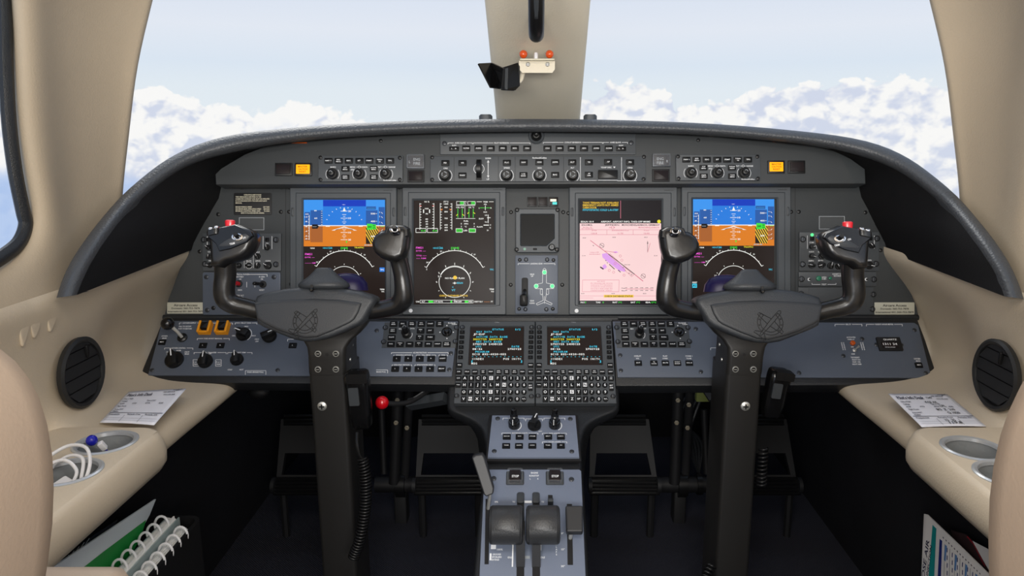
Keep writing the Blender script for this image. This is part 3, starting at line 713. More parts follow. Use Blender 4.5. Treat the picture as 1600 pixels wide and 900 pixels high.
mb = MB(fr); mb.pline([(1512, 838), (1522, 850), (1540, 885)], 1.5, 'red_mark', .0008); mb.ppoly([(1520, 845), (1545, 858), (1560, 900), (1545, 890)], 'card_white', .0006); mb.build('printing', t)
for sg, nm, xs, zt, yf in ((-1, 'left', .534, .326, 1.085), (1, 'right', .590, .16, 1.0)):
    o_ = MB(); out = rrect(sg*(xs+.06), (yf+.45)/2, .12, yf-.45, .02, 4); inn = rrect(sg*(xs+.06), (yf+.45)/2, .108, yf-.45-.012, .015, 4)
    o_.rings([[(a, b, z) for a, b in q_] for q_, z in ((out, .02), (out, zt), (inn, zt), (inn, .06))], 'hood_liner')
    o = fix_normals(o_.build('map_pocket')); tag(o, 'black map pocket low on the %s footwell side holding documents' % nm, 'pocket')

# ================================================================== seats (their inboard front edges show)
SP = Plane(540, .36, 900, .36)
for sg, nm, edge in ((-1, 'left', [(0, 545), (22, 563), (42, 588), (60, 622), (73, 665), (81, 715), (83, 765), (81, 820), (74, 880), (62, 950)]),
                     (1, 'right', [(1600, 595), (1590, 615), (1576, 645), (1564, 680), (1553, 730), (1547, 780), (1545, 840), (1546, 900), (1552, 960)])):
    fr = Frame(SP, edge[4][0], 700)
    t = thing('crew_seat', fr.M, 'tan leather crew seat whose inboard edge shows at the %s of the frame' % nm, 'seat')
    f_ = side(sg)
    poly = [(-60, 500), (-300, 455), (-650, 450), (-900, 520), (-980, 700), (-980, 1500), (-800, 1650), (-100, 1650), (20, 1500), (40, 1100)]
    poly = [(f_(a), b) for a, b in poly]; outl = [fr.l(*p) for p in poly[::-1]]; outl = [fr.l(*p) for p in edge][::-1]+[fr.l(*p) for p in poly]
    mb = MB(fr); rs = []
    for z, i_ in ((-.022, .03), (-.012, .010), (-.002, .001), (.01, 0), (.07, .002), (.10, .010), (.115, .024), (.12, .05)):
        rs.append([(a, b, z) for a, b in inset(outl, i_)])
    mb.rings(rs, 'seat_leather'); o = fix_normals(mb.build('backrest', t, sharp=180))
    mb = MB(fr); pp = [(*p, .012) for p in inset([fr.l(*p) for p in edge]+[fr.l(*p) for p in poly[::-1]], .004)][:len(edge)]
    mb.tube(cr(pp, 4), .0022, 'seat_leather', 7); mb.build('piping', t)
    mb = MB(); bpy.context.view_layer.update(); inv = t.matrix_world.inverted()
    def rbx(x0, x1, y0, y1, z0, z1, b_, m):
        mb_ = MB(); mb_.T = inv @ Matrix.Identity(4)
        rs = [[(a, c_, z) for a, c_ in inset(rrect((x0+x1)/2, (y0+y1)/2, x1-x0, y1-y0, b_*1.2, 5), i_)] for z, i_ in ((z0, b_*.6), (z0+b_*.5, 0), (z1-b_, 0), (z1-b_*.3, b_*.3), (z1, b_))]
        mb_.rings(rs, m); return mb_
    a, b = sorted((sg*.22, sg*.585)); fix_normals(rbx(a, b, -.1, .40, .30, .42, .03, 'seat_leather').build('cushion', t, sharp=70))
    a, b = sorted((sg*.30, sg*.60)); fix_normals(rbx(a, b, -.05, .35, .0, .30, .01, 'black_matte').build('base', t, sharp=40))
    if sg < 0: fix_normals(rbx(-.45, -.345, .05, .583, .522, .565, .018, 'seat_leather').build('armrest', t, sharp=70))

# ================================================================== small fittings used on every panel (each a mesh of its own)
def screw(fr, par, px, py, r=2.6, m='screw_black', z=0, kind='dome'):
    k = fr.k(px, py); x, y = fr.l(px, py); mb = MB(fr); R = r*k
    mb.lathe(x, y, [(R, z), (R, z+.0008), (R*.75, z+.0016), (R*.3, z+.0018)], m, 12)
    mb.box(x, y, R*1.1, R*.22, z+.0018, z+.00195, 'paint_black'); return mb.build('screw', par)
def fastener(fr, par, px, py, r=5.2, z=0):
    """quarter turn fastener: a slotted disc in a dark ring"""
    k = fr.k(px, py); x, y = fr.l(px, py); mb = MB(fr); R = r*k
    mb.lathe(x, y, [(R, z), (R, z+.0010), (R*.82, z+.0012), (R*.78, z+.0006)], 'screw_black', 18)
    mb.lathe(x, y, [(R*.76, z), (R*.76, z+.0014), (R*.66, z+.002)], 'screw_grey', 18)
    mb.box(x-R*.16, y, R*.08, R*1.1, z+.002, z+.0022, 'paint_grey'); mb.box(x+R*.05, y, R*.2, R*1.1, z+.002, z+.0022, 'paint_black')
    return mb.build('quarter_turn_fastener', par)
def key(fr, par, px, py, w, h, txt='', z=0, th=.0035, m='key_black', name='push_button', r=.0008, round_=False, white=False, ths=None, tm='paint_white'):
    mb = MB(fr); k = fr.k(px, py)
    if round_: mb.pcyl(px, py, w/2, z, z+th, m, 14, .0006)
    else: mb.pbox(px-w/2, py-h/2, px+w/2, py+h/2, z, z+th, m, r, .0007)
    if white: mb.pquad(px-w*.36, py-h*.36, px+w*.36, py+h*.36, 'paint_white', z+th+.0001)
    if txt:
        ls = txt.split('\n'); n = len(ls); hh = ths or (h*.24 if n == 1 else h*.2)
        for i, l in enumerate(ls):
            mb.ptext(l, px, py+(i-(n-1)/2)*h*.34, hh, 'paint_black' if white else tm, min(w*.72, len(l)*hh*1.05) if len(l) > 1 else None, z+th+.0003)
    return mb.build(name, par)
def knob(fr, par, px, py, r, hgt=.014, z=0, style='round', ang=0, m='black_plastic', txt=''):
    k = fr.k(px, py); x, y = fr.l(px, py); R = r*k; mb = MB(fr)
    if style == 'round':
        seg = 36; rs = []
        for rr, zz, rib in ((R, z, 0), (R, z+hgt*.18, 0), (R*.86, z+hgt*.24, 1), (R*.82, z+hgt*.88, 1), (R*.74, z+hgt, 0), (R*.5, z+hgt*1.01, 0)):
            rs.append([(x+(rr*(1-.05*rib*(i % 2)))*math.cos(2*PI*i/seg), y+(rr*(1-.05*rib*(i % 2)))*math.sin(2*PI*i/seg), zz) for i in range(seg)])
        mb.rings(rs, m)
        for a in range(3): mb.arc(x, y, R*.42, 20+a*120, 100+a*120, R*.13, 'paint_grey', z+hgt*1.03, 5)
    elif style == 'dual':
        mb.lathe(x, y, [(R, z), (R, z+hgt*.4), (R*.92, z+hgt*.45), (R*.62, z+hgt*.46), (R*.6, z+hgt*.95), (R*.5, z+hgt), (R*.25, z+hgt*1.01)], m, 24)
        mb.arc(x, y, R*.3, 0, 140, R*.1, 'paint_grey', z+hgt*1.03, 5)
    else:                                        # a pointer knob: round base under a tapered grip with a white line
        mb.lathe(x, y, [(R, z), (R, z+hgt*.30), (R*.93, z+hgt*.38)], m, 24)
        ca, sa = math.cos(ang+PI/2), math.sin(ang+PI/2)
        def q(u, v): return (x+u*ca-v*sa, y+u*sa+v*ca)
        body = [q(-R*.95, -R*.42), q(R*.5, -R*.42), q(R*1.12, 0), q(R*.5, R*.42), q(-R*.95, R*.42)]
        mb.prism(body, z+hgt*.3, z+hgt, m, R*.12)
        a, b = Vector(q(R*.1, 0)), Vector(q(R*1.0, 0)); mb.line(a, b, R*.13, 'paint_white', z+hgt+.0002)
        e = Vector(q(R*1.13, 0)); d_ = Vector((-sa, ca))*R*.07
        mb.add([(*(e-d_), z+hgt*.35), (*(e+d_), z+hgt*.35), (*(e+d_), z+hgt*.95), (*(e-d_), z+hgt*.95)], [(0, 1, 2, 3)], 'paint_white')
    return mb.build('pointer_knob' if style == 'pointer' else 'knob', par)

# ================================================================== main instrument panel
fr = Frame(MAIN, 838, 492)
ip = thing('instrument_panel', fr.M, 'dark grey main instrument panel holding four large displays', 'instrument panel')
mb = MB(fr); mb.pprism([(346, 288), (334, 305), (322, 328), (308, 352), (297, 378), (288, 402), (274, 438), (262, 470), (256, 496), (1436, 496), (1432, 478), (1420, 448), (1405, 418), (1392, 390), (1380, 360), (1366, 335), (1353, 308), (1342, 286)], -.012, 0, 'panel_grey', .0015)
for x0, x1 in ((446, 446.8), (1242, 1242.8)): mb.pquad(x0, 291, x1, 491, 'black_matte', .0002)
mb.build('plate', ip)
for px, py in ((378, 293), (440, 293), (452, 293), (341, 335), (439, 331), (451.7, 331), (312, 393), (624, 293), (780, 292), (881, 292), (456, 488), (455, 444), (798.5, 331.5), (880, 331.5), (798, 445), (878.5, 445), (1050, 290), (1243, 290), (1250, 290), (1311, 290), (1236, 331), (1248, 331), (1352, 332), (1376, 391), (1230, 446), (632, 333), (888, 333), (1397, 366)):
    screw(fr, ip, px, py, 3.0)

Q = 4.09
def display(x0, y0, w, h, sx0, sy0, sx1, sy1, label, cat='display', right_key=True):
    f = Frame(MAIN, x0+w/2, y0+h/2, 0)
    t = thing('cockpit_display', f.M, label, cat)
    mb = MB(f)
    def rc(a, b, c, d, r): return rrect(*f.r(a, b, c, d), r, 3)
    X1, Y1 = x0+w, y0+h
    rs = [[(p[0], p[1], z) for p in rc(a, b, c, d, r)] for (a, b, c, d, r, z) in (
        (x0, y0, X1, Y1, .002, 0), (x0, y0, X1, Y1, .002, .007), (x0+1, y0+1, X1-1, Y1-1, .002, .0085),
        (x0+9, y0+9, X1-9, Y1-14, .001, .0085), (x0+9.6, y0+9.6, X1-9.6, Y1-14.6, .001, .0075), (x0+10.2, y0+10.2, X1-10.2, Y1-15.2, .001, .0085),
        (sx0-3, sy0-3, sx1+3, sy1+3, .0015, .0085), (sx0-.5, sy0-.5, sx1+.5, sy1+.5, .0005, .0052))]
    mb.rings(rs, 'bezel_grey', False, False); mb.build('bezel', t)
    for a in (x0+4.5, X1-4.5):
        m_ = MB(f); c = f.r(a-2, y0+32, a+2, y0+46); m_.box(*c, .0085, .0095, 'bezel_dark', .002, .0006); m_.box(c[0], c[1], c[2]*.5, c[3]*.7, .0095, .0105, 'bezel_grey', .001, .0006); m_.build('latch', t)
    m_ = MB(f); m_.ptext('Rockwell Collins', X1-13, y0+5.3, 1.3, 'paint_black', 14, .0087); m_.build('maker_lettering', t)
    return f, t
def scr(f, t):
    mb = MB(f); return mb
ZS = .0052
def compass(mb, cx, cy, r, r2, a0, a1, z=ZS+.0003, full=False):
    mb.parc(cx, cy, r, a0, a1, 1.0, 'scr_white', z, 36)
    k = mb.fr.k(cx, cy); x, y = mb.fr.l(cx, cy)
    for i in range(13):
        a = math.radians(a0+(a1-a0)*i/12); ln = 3.4 if i % 3 == 0 else 1.9
        mb.line((x+r*k*math.cos(a), y+r*k*math.sin(a)), (x+(r+ln)*k*math.cos(a), y+(r+ln)*k*math.sin(a)), .7*k, 'scr_white', z)
    mb.parc(cx, cy, r2, 0 if full else 8, 360 if full else 172, .8, 'scr_white', z, 32)
    for i in range(12):
        a = math.radians(i*30+(0 if full else 0))
        if not full and (i > 6): continue
        mb.line((x+(r2+2.5)*k*math.cos(a), y+(r2+2.5)*k*math.sin(a)), (x+(r2+4.3)*k*math.cos(a), y+(r2+4.3)*k*math.sin(a)), .7*k, 'scr_white', z)
def pfd(f, t, ox, oy, hdg, side_):
    """primary flight display; ox, oy shift the picture read off the left display"""
    mb = MB(f); Z = ZS
    X = lambda v: 440+v/Q+ox
    Y = lambda v: 280+v/Q+oy
    q = lambda a, b, c, d, m, z: mb.pquad(X(a), Y(b), X(c), Y(d), m, z)
    q(147, 134, 664, 776, 'scr_black', Z)
    q(147, 134, 664, 299, 'scr_blue', Z+.0001); q(270, 175, 543, 299, 'scr_blue2', Z+.0002); q(270, 135, 543, 176, 'scr_navy', Z+.0002)
    q(147, 300, 664, 430, 'scr_orange', Z+.0001); q(147, 296, 664, 301, 'scr_white', Z+.0003)
    q(190, 200, 268, 298, 'scr_tape', Z+.0002); q(190, 301, 268, 404, 'scr_brown', Z+.0002); q(153, 212, 188, 298, 'scr_tape', Z+.0002); q(153, 301, 188, 395, 'scr_brown', Z+.0002)
    q(543, 200, 618, 298, 'scr_tape', Z+.0002); q(545, 176, 607, 196, 'scr_tape', Z+.0003); q(624, 180, 662, 298, 'scr_tape', Z+.0002); q(624, 301, 662, 392, 'scr_brown', Z+.0002)
    q(543, 305, 622, 415, 'scr_black', Z+.0002)
    for i in range(-2, 8):
        a = 543+i*15; pts = [(a, 305), (a+7, 305), (a+7+62, 415), (a+62, 415)]
        pts = [(min(max(u, 543), 622), v) for u, v in pts]
        if pts[0][0] < pts[1][0] or pts[2][0] > pts[3][0]:
            # clip the stripe to the box
            def clipx(u0, v0, u1, v1, u): return v0+(v1-v0)*(u-u0)/(u1-u0)
            L0, L1 = (a, 305), (a+62, 415); R0_, R1 = (a+7, 305), (a+69, 415); P = []
            for (p, q1) in ((L0, L1), (R1, R0_)):
                for e in (p, q1):
                    u, v = e; o_ = q1 if e == p else p
                    if u < 543: v = clipx(*e, *o_, 543); u = 543
                    if u > 622: v = clipx(*e, *o_, 622); u = 622
                    P.append((X(u), Y(v)))
            mb.ppoly(P[::-1], 'scr_amber', Z+.0003)
    T = lambda s, a, b, h, m, w=None, z=.0005: mb.ptext(s, X(a), Y(b), h, m, w, Z+z)
    for v, s in ((206, '20'), (251, '10'), (342, '10'), (388, '20')):
        mb.pline([(X(383), Y(v)), (X(426), Y(v))], .7, 'scr_white', Z+.0004); T(s, 439, v, 2.6, 'scr_white', 4.4)
    for v in (228, 240, 262, 275, 285, 320, 331, 354, 365, 376): mb.pline([(X(398 if v not in (228, 275, 320, 365) else 392), Y(v)), (X(412 if v not in (228, 275, 320, 365) else 418), Y(v))], .6, 'scr_white', Z+.0004)
    mb.ppoly([(X(395), Y(208)), (X(416), Y(208)), (X(405), Y(180))], 'scr_white', Z+.0005); T('*', 402, 168, 2.2, 'scr_white', 5)
    for a in (20, 35, 50, 65, 78, 102, 115, 130, 145, 160):
        a_ = math.radians(a); x0, y0 = 405+118*math.cos(a_), 300-118*math.sin(a_)
        mb.pline([(X(405+114*math.cos(a_)), Y(300-114*math.sin(a_))), (X(405+121*math.cos(a_)), Y(300-121*math.sin(a_)))], .8, 'scr_white', Z+.0004)
    for s in (1, -1):
        P = [(X(405), Y(304)), (X(405+s*82), Y(329)), (X(405+s*62), Y(329)), (X(405), Y(310))]
        mb.ppoly(P if s < 0 else P[::-1], 'scr_white', Z+.0005)
        P = [(X(405+s*12), Y(311)), (X(405+s*62), Y(326)), (X(405+s*50), Y(326))]
        mb.ppoly(P if s < 0 else P[::-1], 'scr_dark', Z+.0006)
        mb.pline([(X(405+s*92), Y(302)), (X(405+s*118), Y(302))], 1.3, 'scr_white', Z+.0005)
    mb.ppoly([(X(414), Y(396)), (X(426), Y(396)), (X(420), Y(412))], 'scr_green', Z+.0005)
    for i in range(7): mb.pline([(X(258), Y(206+i*14)), (X(266), Y(206+i*14))], .6, 'scr_white', Z+.0005)
    T('80', 222, 203, 1.8, 'scr_white', 4); T('60', 224, 251, 2.2, 'scr_white', 4.5)
    q(200, 290, 237, 318, 'scr_dark', Z+.0004); T('---', 216, 304, 1.6, 'scr_white', 6, .0006); mb.ppoly([(X(236), Y(296)), (X(236), Y(312)), (X(246), Y(304))], 'scr_dark', Z+.0004)
    T('AOA', 168, 225, 1.9, 'scr_white', 5.5)
    for v, s in ((243, '1.0'), (272, '.8'), (304, '.6'), (334, '.4'), (364, '.2'), (382, '.0')): T(s, 162, v, 1.8, 'scr_white', 4.2)
    mb.pline([(X(182), Y(232)), (X(182), Y(388))], .7, 'scr_white', Z+.0005)
    for i in range(9): mb.pline([(X(176), Y(240+i*18)), (X(182), Y(240+i*18))], .6, 'scr_white', Z+.0005)
    q(550, 286, 584, 325, 'scr_green', Z+.0004); q(584, 290, 607, 322, 'scr_green', Z+.0004); T('280', 566, 306, 2.6, 'scr_dark', 6.5, .0006); T('40', 595, 299, 1.8, 'scr_dark', 3.6, .0006); T('20', 595, 312, 1.8, 'scr_dark', 3.6, .0006)
    for v, s in ((222, '500'), (271, '400')): T(s, 588, v, 2.4, 'scr_white', 7); mb.pline([(X(606), Y(v)), (X(614), Y(v))], .6, 'scr_white', Z+.0005)
    T('200', 588, 366, 2.4, 'scr_white', 7); T('------', 576, 187, 1.5, 'scr_cyan', 12)
    for v, s in ((213, '4'), (240, '2'), (276, '1'), (332, '1'), (362, '2'), (388, '4')):
        T(s, 630, v, 1.8, 'scr_white'); d_ = 1 if v < 300 else -1; mb.pline([(X(640), Y(v)), (X(650), Y(v+9*d_))], .6, 'scr_white', Z+.0005)
    mb.pline([(X(636), Y(303)), (X(660), Y(303))], .9, 'scr_green', Z+.0005)
    T('29.92 IN', 560, 422, 1.8, 'scr_cyan', 13)
    T('TERM', 202, 442, 1.8, 'scr_white', 7); T('HDG', 283, 441, 2.0, 'scr_cyan', 6.5); T('126', 315, 440, 2.7, 'scr_cyan', 7); T('['+hdg+']', 405, 441, 2.9, 'scr_green', 10.5); T('TRAFFIC', 500, 438, 2.2, 'scr_yellow', 15)
    T('FMS1', 178, 480, 3.0, 'scr_magenta', 11); T('DTK ---', 186, 500, 2.0, 'scr_magenta', 15); T('----', 176, 536, 1.6, 'scr_magenta', 10); T('NM', 212, 536, 2.0, 'scr_magenta', 5)
    compass(mb, X(405), Y(664), 206/Q, 106/Q, 30, 149)
    T('27', 318, 463, 2.0, 'scr_white'); T('33', 534, 484, 2.0, 'scr_white'); T('24', 232, 530, 2.0, 'scr_white')
    if side_ == 'L':
        q(630, 565, 662, 592, 'scr_blue2', Z+.0003); T('TFC', 646, 579, 2.2, 'scr_white', 6)
        T('TERM', 646, 704, 2.0, 'scr_white', 7); T('WX', 651, 718, 1.8, 'scr_white')
        T('N', 460, 628, 2, 'scr_white')
    else:
        T('PRESET', 155, 664, 2.2, 'scr_white', 9); q(134, 672, 172, 698, 'scr_cyan', Z+.0003); T('LR2', 153, 685, 3.2, 'scr_dark', 7, .0006)
        T('TFC', 640, 582, 2.4, 'scr_cyan', 6); T('2.5', 290, 620, 2.2, 'scr_white')
    mb.build('screen', t)
fL, tL = display(455, 293, 166, 199, 476, 313, 602, 475, 'left primary flight display with blue sky and orange ground, behind the left yoke')
pfd(fL, tL, 0, 0, '294', 'L')
fR, tR = display(1063.5, 292, 170, 200, 1081.5, 312, 1211.5, 475, 'right primary flight display with blue sky and orange ground, behind the right yoke')
pfd(fR, tR, 605.5+.5, -1, '295', 'R')
# engine and map display
f, t = display(629.8, 292, 161, 199.5, 647.6, 314, 772, 475.6, 'dark engine and navigation display left of the centre stack')
mb = MB(f); Z = ZS
X = lambda v: 620+v/Q
Y = lambda v: 280+v/Q
q = lambda a, b, c, d, m, z=.0001: mb.pquad(X(a), Y(b), X(c), Y(d), m, Z+z)
L = lambda pts, w=.7, m='scr_white', z=.0003: mb.pline([(X(a), Y(b)) for a, b in pts], w, m, Z+z)
T = lambda s, a, b, h, m='scr_white', w=None, z=.0004: mb.ptext(s, X(a), Y(b), h, m, w, Z+z)
q(113, 139, 622, 800, 'scr_black', 0)
for x0, x1, tt in ((150, 240, 'N1 %'), (280, 354, 'ITT\u00b0C')):
    L([(x0, 155), (x0, 325)]); L([(x1, 155), (x1, 325)]); T(tt, (x0+x1)/2, 146, 2.2, w=7.5)
    for i in range(10):
        v = 160+i*17; L([(x0, v), (x0+10, v)]); L([(x1-10, v), (x1, v)])
for v, s in ((190, '100'), (223, '90'), (257, '80'), (272, '60'), (288, '40'), (305, '20')): T(s, 194, v, 2.1, w=len(s)*1.9)
for v, s in ((160, '1000'), (182, '900'), (210, '800'), (252, '700'), (294, '600'), (310, '400'), (327, '200')): T(s, 317, v, 2.1, w=len(s)*1.7)
for x in (154, 236): L([(x-6, 173), (x+6, 173)], .9, 'scr_red')
for x in (174, 212): L([(x, 195), (x, 218)], 1.6)
for x in (288, 346): mb.ppoly([(X(x-9), Y(192)), (X(x+9), Y(192)), (X(x), Y(204))], 'scr_orange', Z+.0003)
for x0 in (125, 198): L([(x0, 316), (x0+65, 316), (x0+65, 342), (x0, 342), (x0, 316)], .7); T('0.0', x0+47, 330, 2.6, 'scr_green', 7)
for x0 in (384, 455): L([(x0, 144), (x0+48, 144), (x0+48, 165), (x0, 165), (x0, 144)], .6); q(x0+22, 146, x0+46, 163, 'scr_green', .0002); T('0.0', x0+34, 155, 1.9, 'scr_dark', 5)
T('N2', 441, 146, 2); T('%', 441, 160, 2)
T('OIL PSI', 405, 182, 2.1, w=12); T('OIL \u00b0C', 478, 182, 2.1, w=9)
for x in (392, 420, 463, 490): L([(x, 190), (x, 248)], .9, 'scr_green'); L([(x, 225 if x < 450 else 214), (x+(12 if x in (420, 490) else -10), 235 if x < 450 else 222)], 1.1, 'scr_yellow')
L([(380, 170), (503, 170)], .6); L([(380, 253), (503, 253)], .6); L([(437, 170), (437, 250)], .5)
T('FUEL', 445, 269, 2.1, w=7.5); T('PPH', 445, 287, 2.1, w=6); T('\u00b0C', 441, 305, 2.2); T('LBS', 441, 329, 2.2, w=6)
for x in (414, 496): T('0', x, 286, 2.2); T('3', x, 304, 2.2, 'scr_white')
for x, s in ((401, '1570'), (484, '1560')): L([(x-21, 317), (x+21, 317), (x+21, 341), (x-21, 341), (x-21, 317)], .6); q(x-19, 319, x+19, 339, 'scr_green', .0002); T(s, x, 330, 2.3, 'scr_dark', 8)
L([(512, 146), (545, 146)]); T('TRIM', 567, 147, 2.2, w=7); L([(590, 146), (620, 146)]); T('AIL', 567, 162, 1.9, w=5)
L([(530, 185), (603, 185)], .7, 'scr_green'); L([(567, 170), (567, 200)], .8); T('L', 528, 186, 2.1); T('R', 604, 186, 2.1); T('RUD', 567, 212, 1.9, w=5.5); T('ELEV', 542, 254, 2, w=7.5); L([(585, 228), (585, 282)], .9); L([(578, 248), (600, 248)], .9)
T('ND', 572, 232, 1.8); T('NU', 572, 275, 1.8); T('FLAPS', 532, 306, 2, w=9); L([(556, 295), (590, 295)], 1.2); T('0', 600, 294, 2); T('15', 598, 312, 2); T('35', 582, 328, 2)
T('FMS1', 148, 439, 2.9, 'scr_magenta', 11); T('DTK ---', 157, 459, 2.0, 'scr_magenta', 15); T('TTG --:--', 160, 489, 2.0, 'scr_magenta', 16); T('---- NM', 158, 506, 2.0, 'scr_magenta', 15)
T('HDG', 248, 441, 2.1, 'scr_cyan', 6.5); T('126', 281, 440, 3, 'scr_cyan', 8); T('[294]', 374, 441, 3.1, 'scr_green', 12)
compass(mb, X(372), Y(660), 203/Q, 100/Q, 28, 152)
mb.parc(X(372), Y(655), 100/Q, 0, 360, .8, 'scr_white', Z+.0003, 40)
for i in range(12):
    a = math.radians(i*30); mb.pline([(X(372+112*math.cos(a)), Y(655-112*math.sin(a))), (X(372+120*math.cos(a)), Y(655-120*math.sin(a)))], .8, 'scr_white', Z+.0003)
T('27', 285, 463, 2.1); T('33', 498, 482, 2.1); T('24', 197, 532, 2.1); T('S', 194, 576, 2.3)
q(262, 612, 290, 630, 'scr_black', .0005); T('2.5', 276, 621, 2.4, w=5.5, z=.0006)
T('NO FLIGHT PLAN', 372, 633, 2.4, w=30); mb.pcyl(X(374), Y(629), 3, Z, Z+.0005, 'scr_amber', 12); T('+', 372, 664, 5, w=6); T('EDLN', 405, 663, 2.6, 'scr_cyan', 9); T('+', 360, 690, 3, 'scr_cyan'); T('VT', 364, 709, 3, 'scr_cyan', 6)
q(345, 725, 400, 745, 'scr_black', .0005); T('CHECK DATABASE STATUS', 365, 744, 2.5, 'scr_amber', 44, .0007)
T('TFC', 608, 578, 2.4, 'scr_cyan', 6); T('TERM', 607, 703, 2.2, w=7); T('WX', 613, 718, 2)
q(150, 772, 490, 792, 'scr_dark', .0002); L([(152, 773), (490, 773), (490, 791), (152, 791), (152, 773)], .5)
T('CAB', 136, 782, 2.2, w=5.5); T('ALT', 172, 782, 2.2, w=5.5); q(205, 775, 235, 789, 'scr_green', .0003); T('5 FT RATE', 268, 782, 2.2, w=14); q(345, 775, 356, 789, 'scr_green', .0003); T('FPM DIFF', 392, 782, 2.2, w=12); q(436, 775, 458, 789, 'scr_green', .0003); T('PSI', 472, 782, 2.2, w=5); T('DEST ELV', 524, 782, 2.2, w=13); T('-----', 577, 782, 2, 'scr_orange', 9); T('FT', 609, 782, 2.2)
mb.build('screen', t)
mb = MB(f); mb.pcyl(643, 485.3, 3, .0085, .0092, 'paint_white', 14, .0002); mb.build('light_sensor', t)
# chart display
f, t = display(889, 293, 168, 198.5, 905.5, 313.5, 1032.5, 476, 'display showing a pink airport chart, right of the centre stack')
Q4 = 4.283; mb = MB(f)
X = lambda v: 880+v/Q4
Y = lambda v: 290+v/Q4
q = lambda a, b, c, d, m, z=.0001: mb.pquad(X(a), Y(b), X(c), Y(d), m, Z+z)
L = lambda pts, w=.7, m='scr_white', z=.0003: mb.pline([(X(a), Y(b)) for a, b in pts], w, m, Z+z)
T = lambda s, a, b, h, m='scr_white', w=None, z=.0004, al='C': mb.ptext(s, X(a), Y(b), h, m, w, Z+z, al=al)
x0, x1 = 110, 652
q(x0, 101, x1, 797, 'scr_dark', 0)
for i, (s, w, m) in enumerate((('TAWS TERRAIN NOT AVAILABLE', 238, 'scr_amber'), ('EMERGENCY LIGHTS NOT ARMED', 238, 'scr_amber'), ('CABIN DOOR', 92, 'scr_amber'), ('PITOT/STATIC COLD L-R-STBY', 238, 'scr_cyan'))):
    T(s, 130, 117+i*16, 2.9, m, w/Q4, al='L')
L([(382, 103), (382, 222)], .7, 'scr_rose'); q(x0, 254, x1, 769, 'scr_pink'); q(x0, 231, x1, 253, 'scr_dark', .0002)
T('EDLN 10-9', 160, 243, 2.4, w=20); T('AIRPORT, AIRPORT INFO, TAKE-OFF MNMS', 415, 243, 2.5, w=77); mb.pcyl(X(638), Y(242), 2.8, Z, Z+.0004, 'scr_yellow', 12)
T('EDLN/MGL', 158, 265, 2.4, 'scr_ink', 17); T('JEPPESEN', 325, 265, 2.2, 'scr_ink', 22); T('MONCHENGLADBACH, GERMANY', 517, 265, 2.6, 'scr_ink', 59); T('MONCHENGLADBACH', 570, 282, 2.0, 'scr_rose', 32)
T('Apt Elev 125', 160, 281, 1.5, 'scr_rose', 14); T('N51 13.8 E006 30.3', 160, 290, 1.5, 'scr_rose', 18); T('10-9', 325, 282, 2, 'scr_rose', 9); mb.parc(X(328), Y(282), 2.4, 0, 360, .4, 'scr_rose', Z+.0004, 12)
L([(x0, 297), (x1-4, 297)], .5, 'scr_rose'); L([(x0, 330), (x1-4, 330)], .5, 'scr_rose'); L([(290, 297), (290, 330)], .5, 'scr_rose'); L([(465, 297), (465, 330)], .5, 'scr_rose')
for a, s, u in ((205, 'ATIS', '120.8'), (380, 'MONCHENGLADBACH Ground', '121.705'), (555, 'Tower', '120.430')): T(s, a, 302, 1.4, 'scr_rose', 4+len(s)); T(u, a, 321, 2, 'scr_rose', 9)
for a, b, s in ((140, 351, '06-29'), (338, 347, '06-30'), (550, 347, '06-31'), (136, 470, '51-14'), (615, 470, '51-14'), (130, 722, '06-29'), (332, 722, '06-30'), (542, 722, '06-31')): T(s, a, b, 1.5, 'scr_ink', 5)
L([(180, 368), (300, 458)], 1.0, 'scr_rose'); L([(300, 458), (475, 594)], 1.1, 'scr_ink', .0005); L([(475, 594), (532, 640)], 1.2, 'scr_rose'); L([(275, 438), (355, 450)], .7, 'scr_rose')
mb.ppoly([(X(a), Y(b)) for a, b in ((258, 458), (288, 452), (350, 505), (412, 555), (412, 578), (370, 568), (300, 515), (262, 482))][::-1], 'scr_violet', Z+.0002)
mb.ppoly([(X(a), Y(b)) for a, b in ((262, 535), (278, 525), (292, 545), (276, 560), (262, 555))][::-1], 'scr_violet', Z+.0002)
mb.ppoly([(X(a), Y(b)) for a, b in ((330, 444), (352, 440), (368, 448), (345, 454))][::-1], 'scr_violet', Z+.0002)
L([(246, 545), (268, 560)], 2, 'scr_ink', .0004); L([(306, 527), (342, 560)], 1.2, 'scr_ink', .0004); L([(365, 565), (382, 580)], 1.2, 'scr_ink', .0004); L([(290, 450), (455, 610), (468, 600), (310, 455)], .5, 'scr_rose', .0004)
for a, b in ((257, 402), (533, 606)): mb.parc(X(a), Y(b), 3.5, 0, 360, .5, 'scr_ink', Z+.0004, 16); L([(a-12, b-8), (a+12, b+8)], .7, 'scr_ink')
for a, b in ((306, 568), (335, 580), (405, 600), (390, 500), (345, 522), (380, 472)): mb.parc(X(a), Y(b), 1.8, 0, 360, .5, 'scr_rose', Z+.0004, 10)
for a, b in ((197, 400), (280, 500), (290, 515), (396, 545), (410, 565), (435, 585), (450, 595)): L([(a, b), (a+7, b+5)], .8, 'scr_ink')
T('Control Tower', 425, 530, 1.3, 'scr_ink', 10); T('Lobsters to RFD', 208, 447, 1.4, 'scr_rose', 14); T('MONCHENGLADBACH', 210, 460, 1.4, 'scr_rose', 17)
L([(562, 372), (562, 448)], .6, 'scr_ink'); L([(562, 446), (580, 385)], .6, 'scr_rose'); mb.ppoly([(X(558), Y(390)), (X(566), Y(390)), (X(562), Y(370))], 'scr_ink', Z+.0004)
L([(128, 632), (372, 632), (370, 710), (126, 710), (128, 632)], .5, 'scr_rose'); T('HOT SPOTS', 252, 641, 1.4, 'scr_rose', 12)
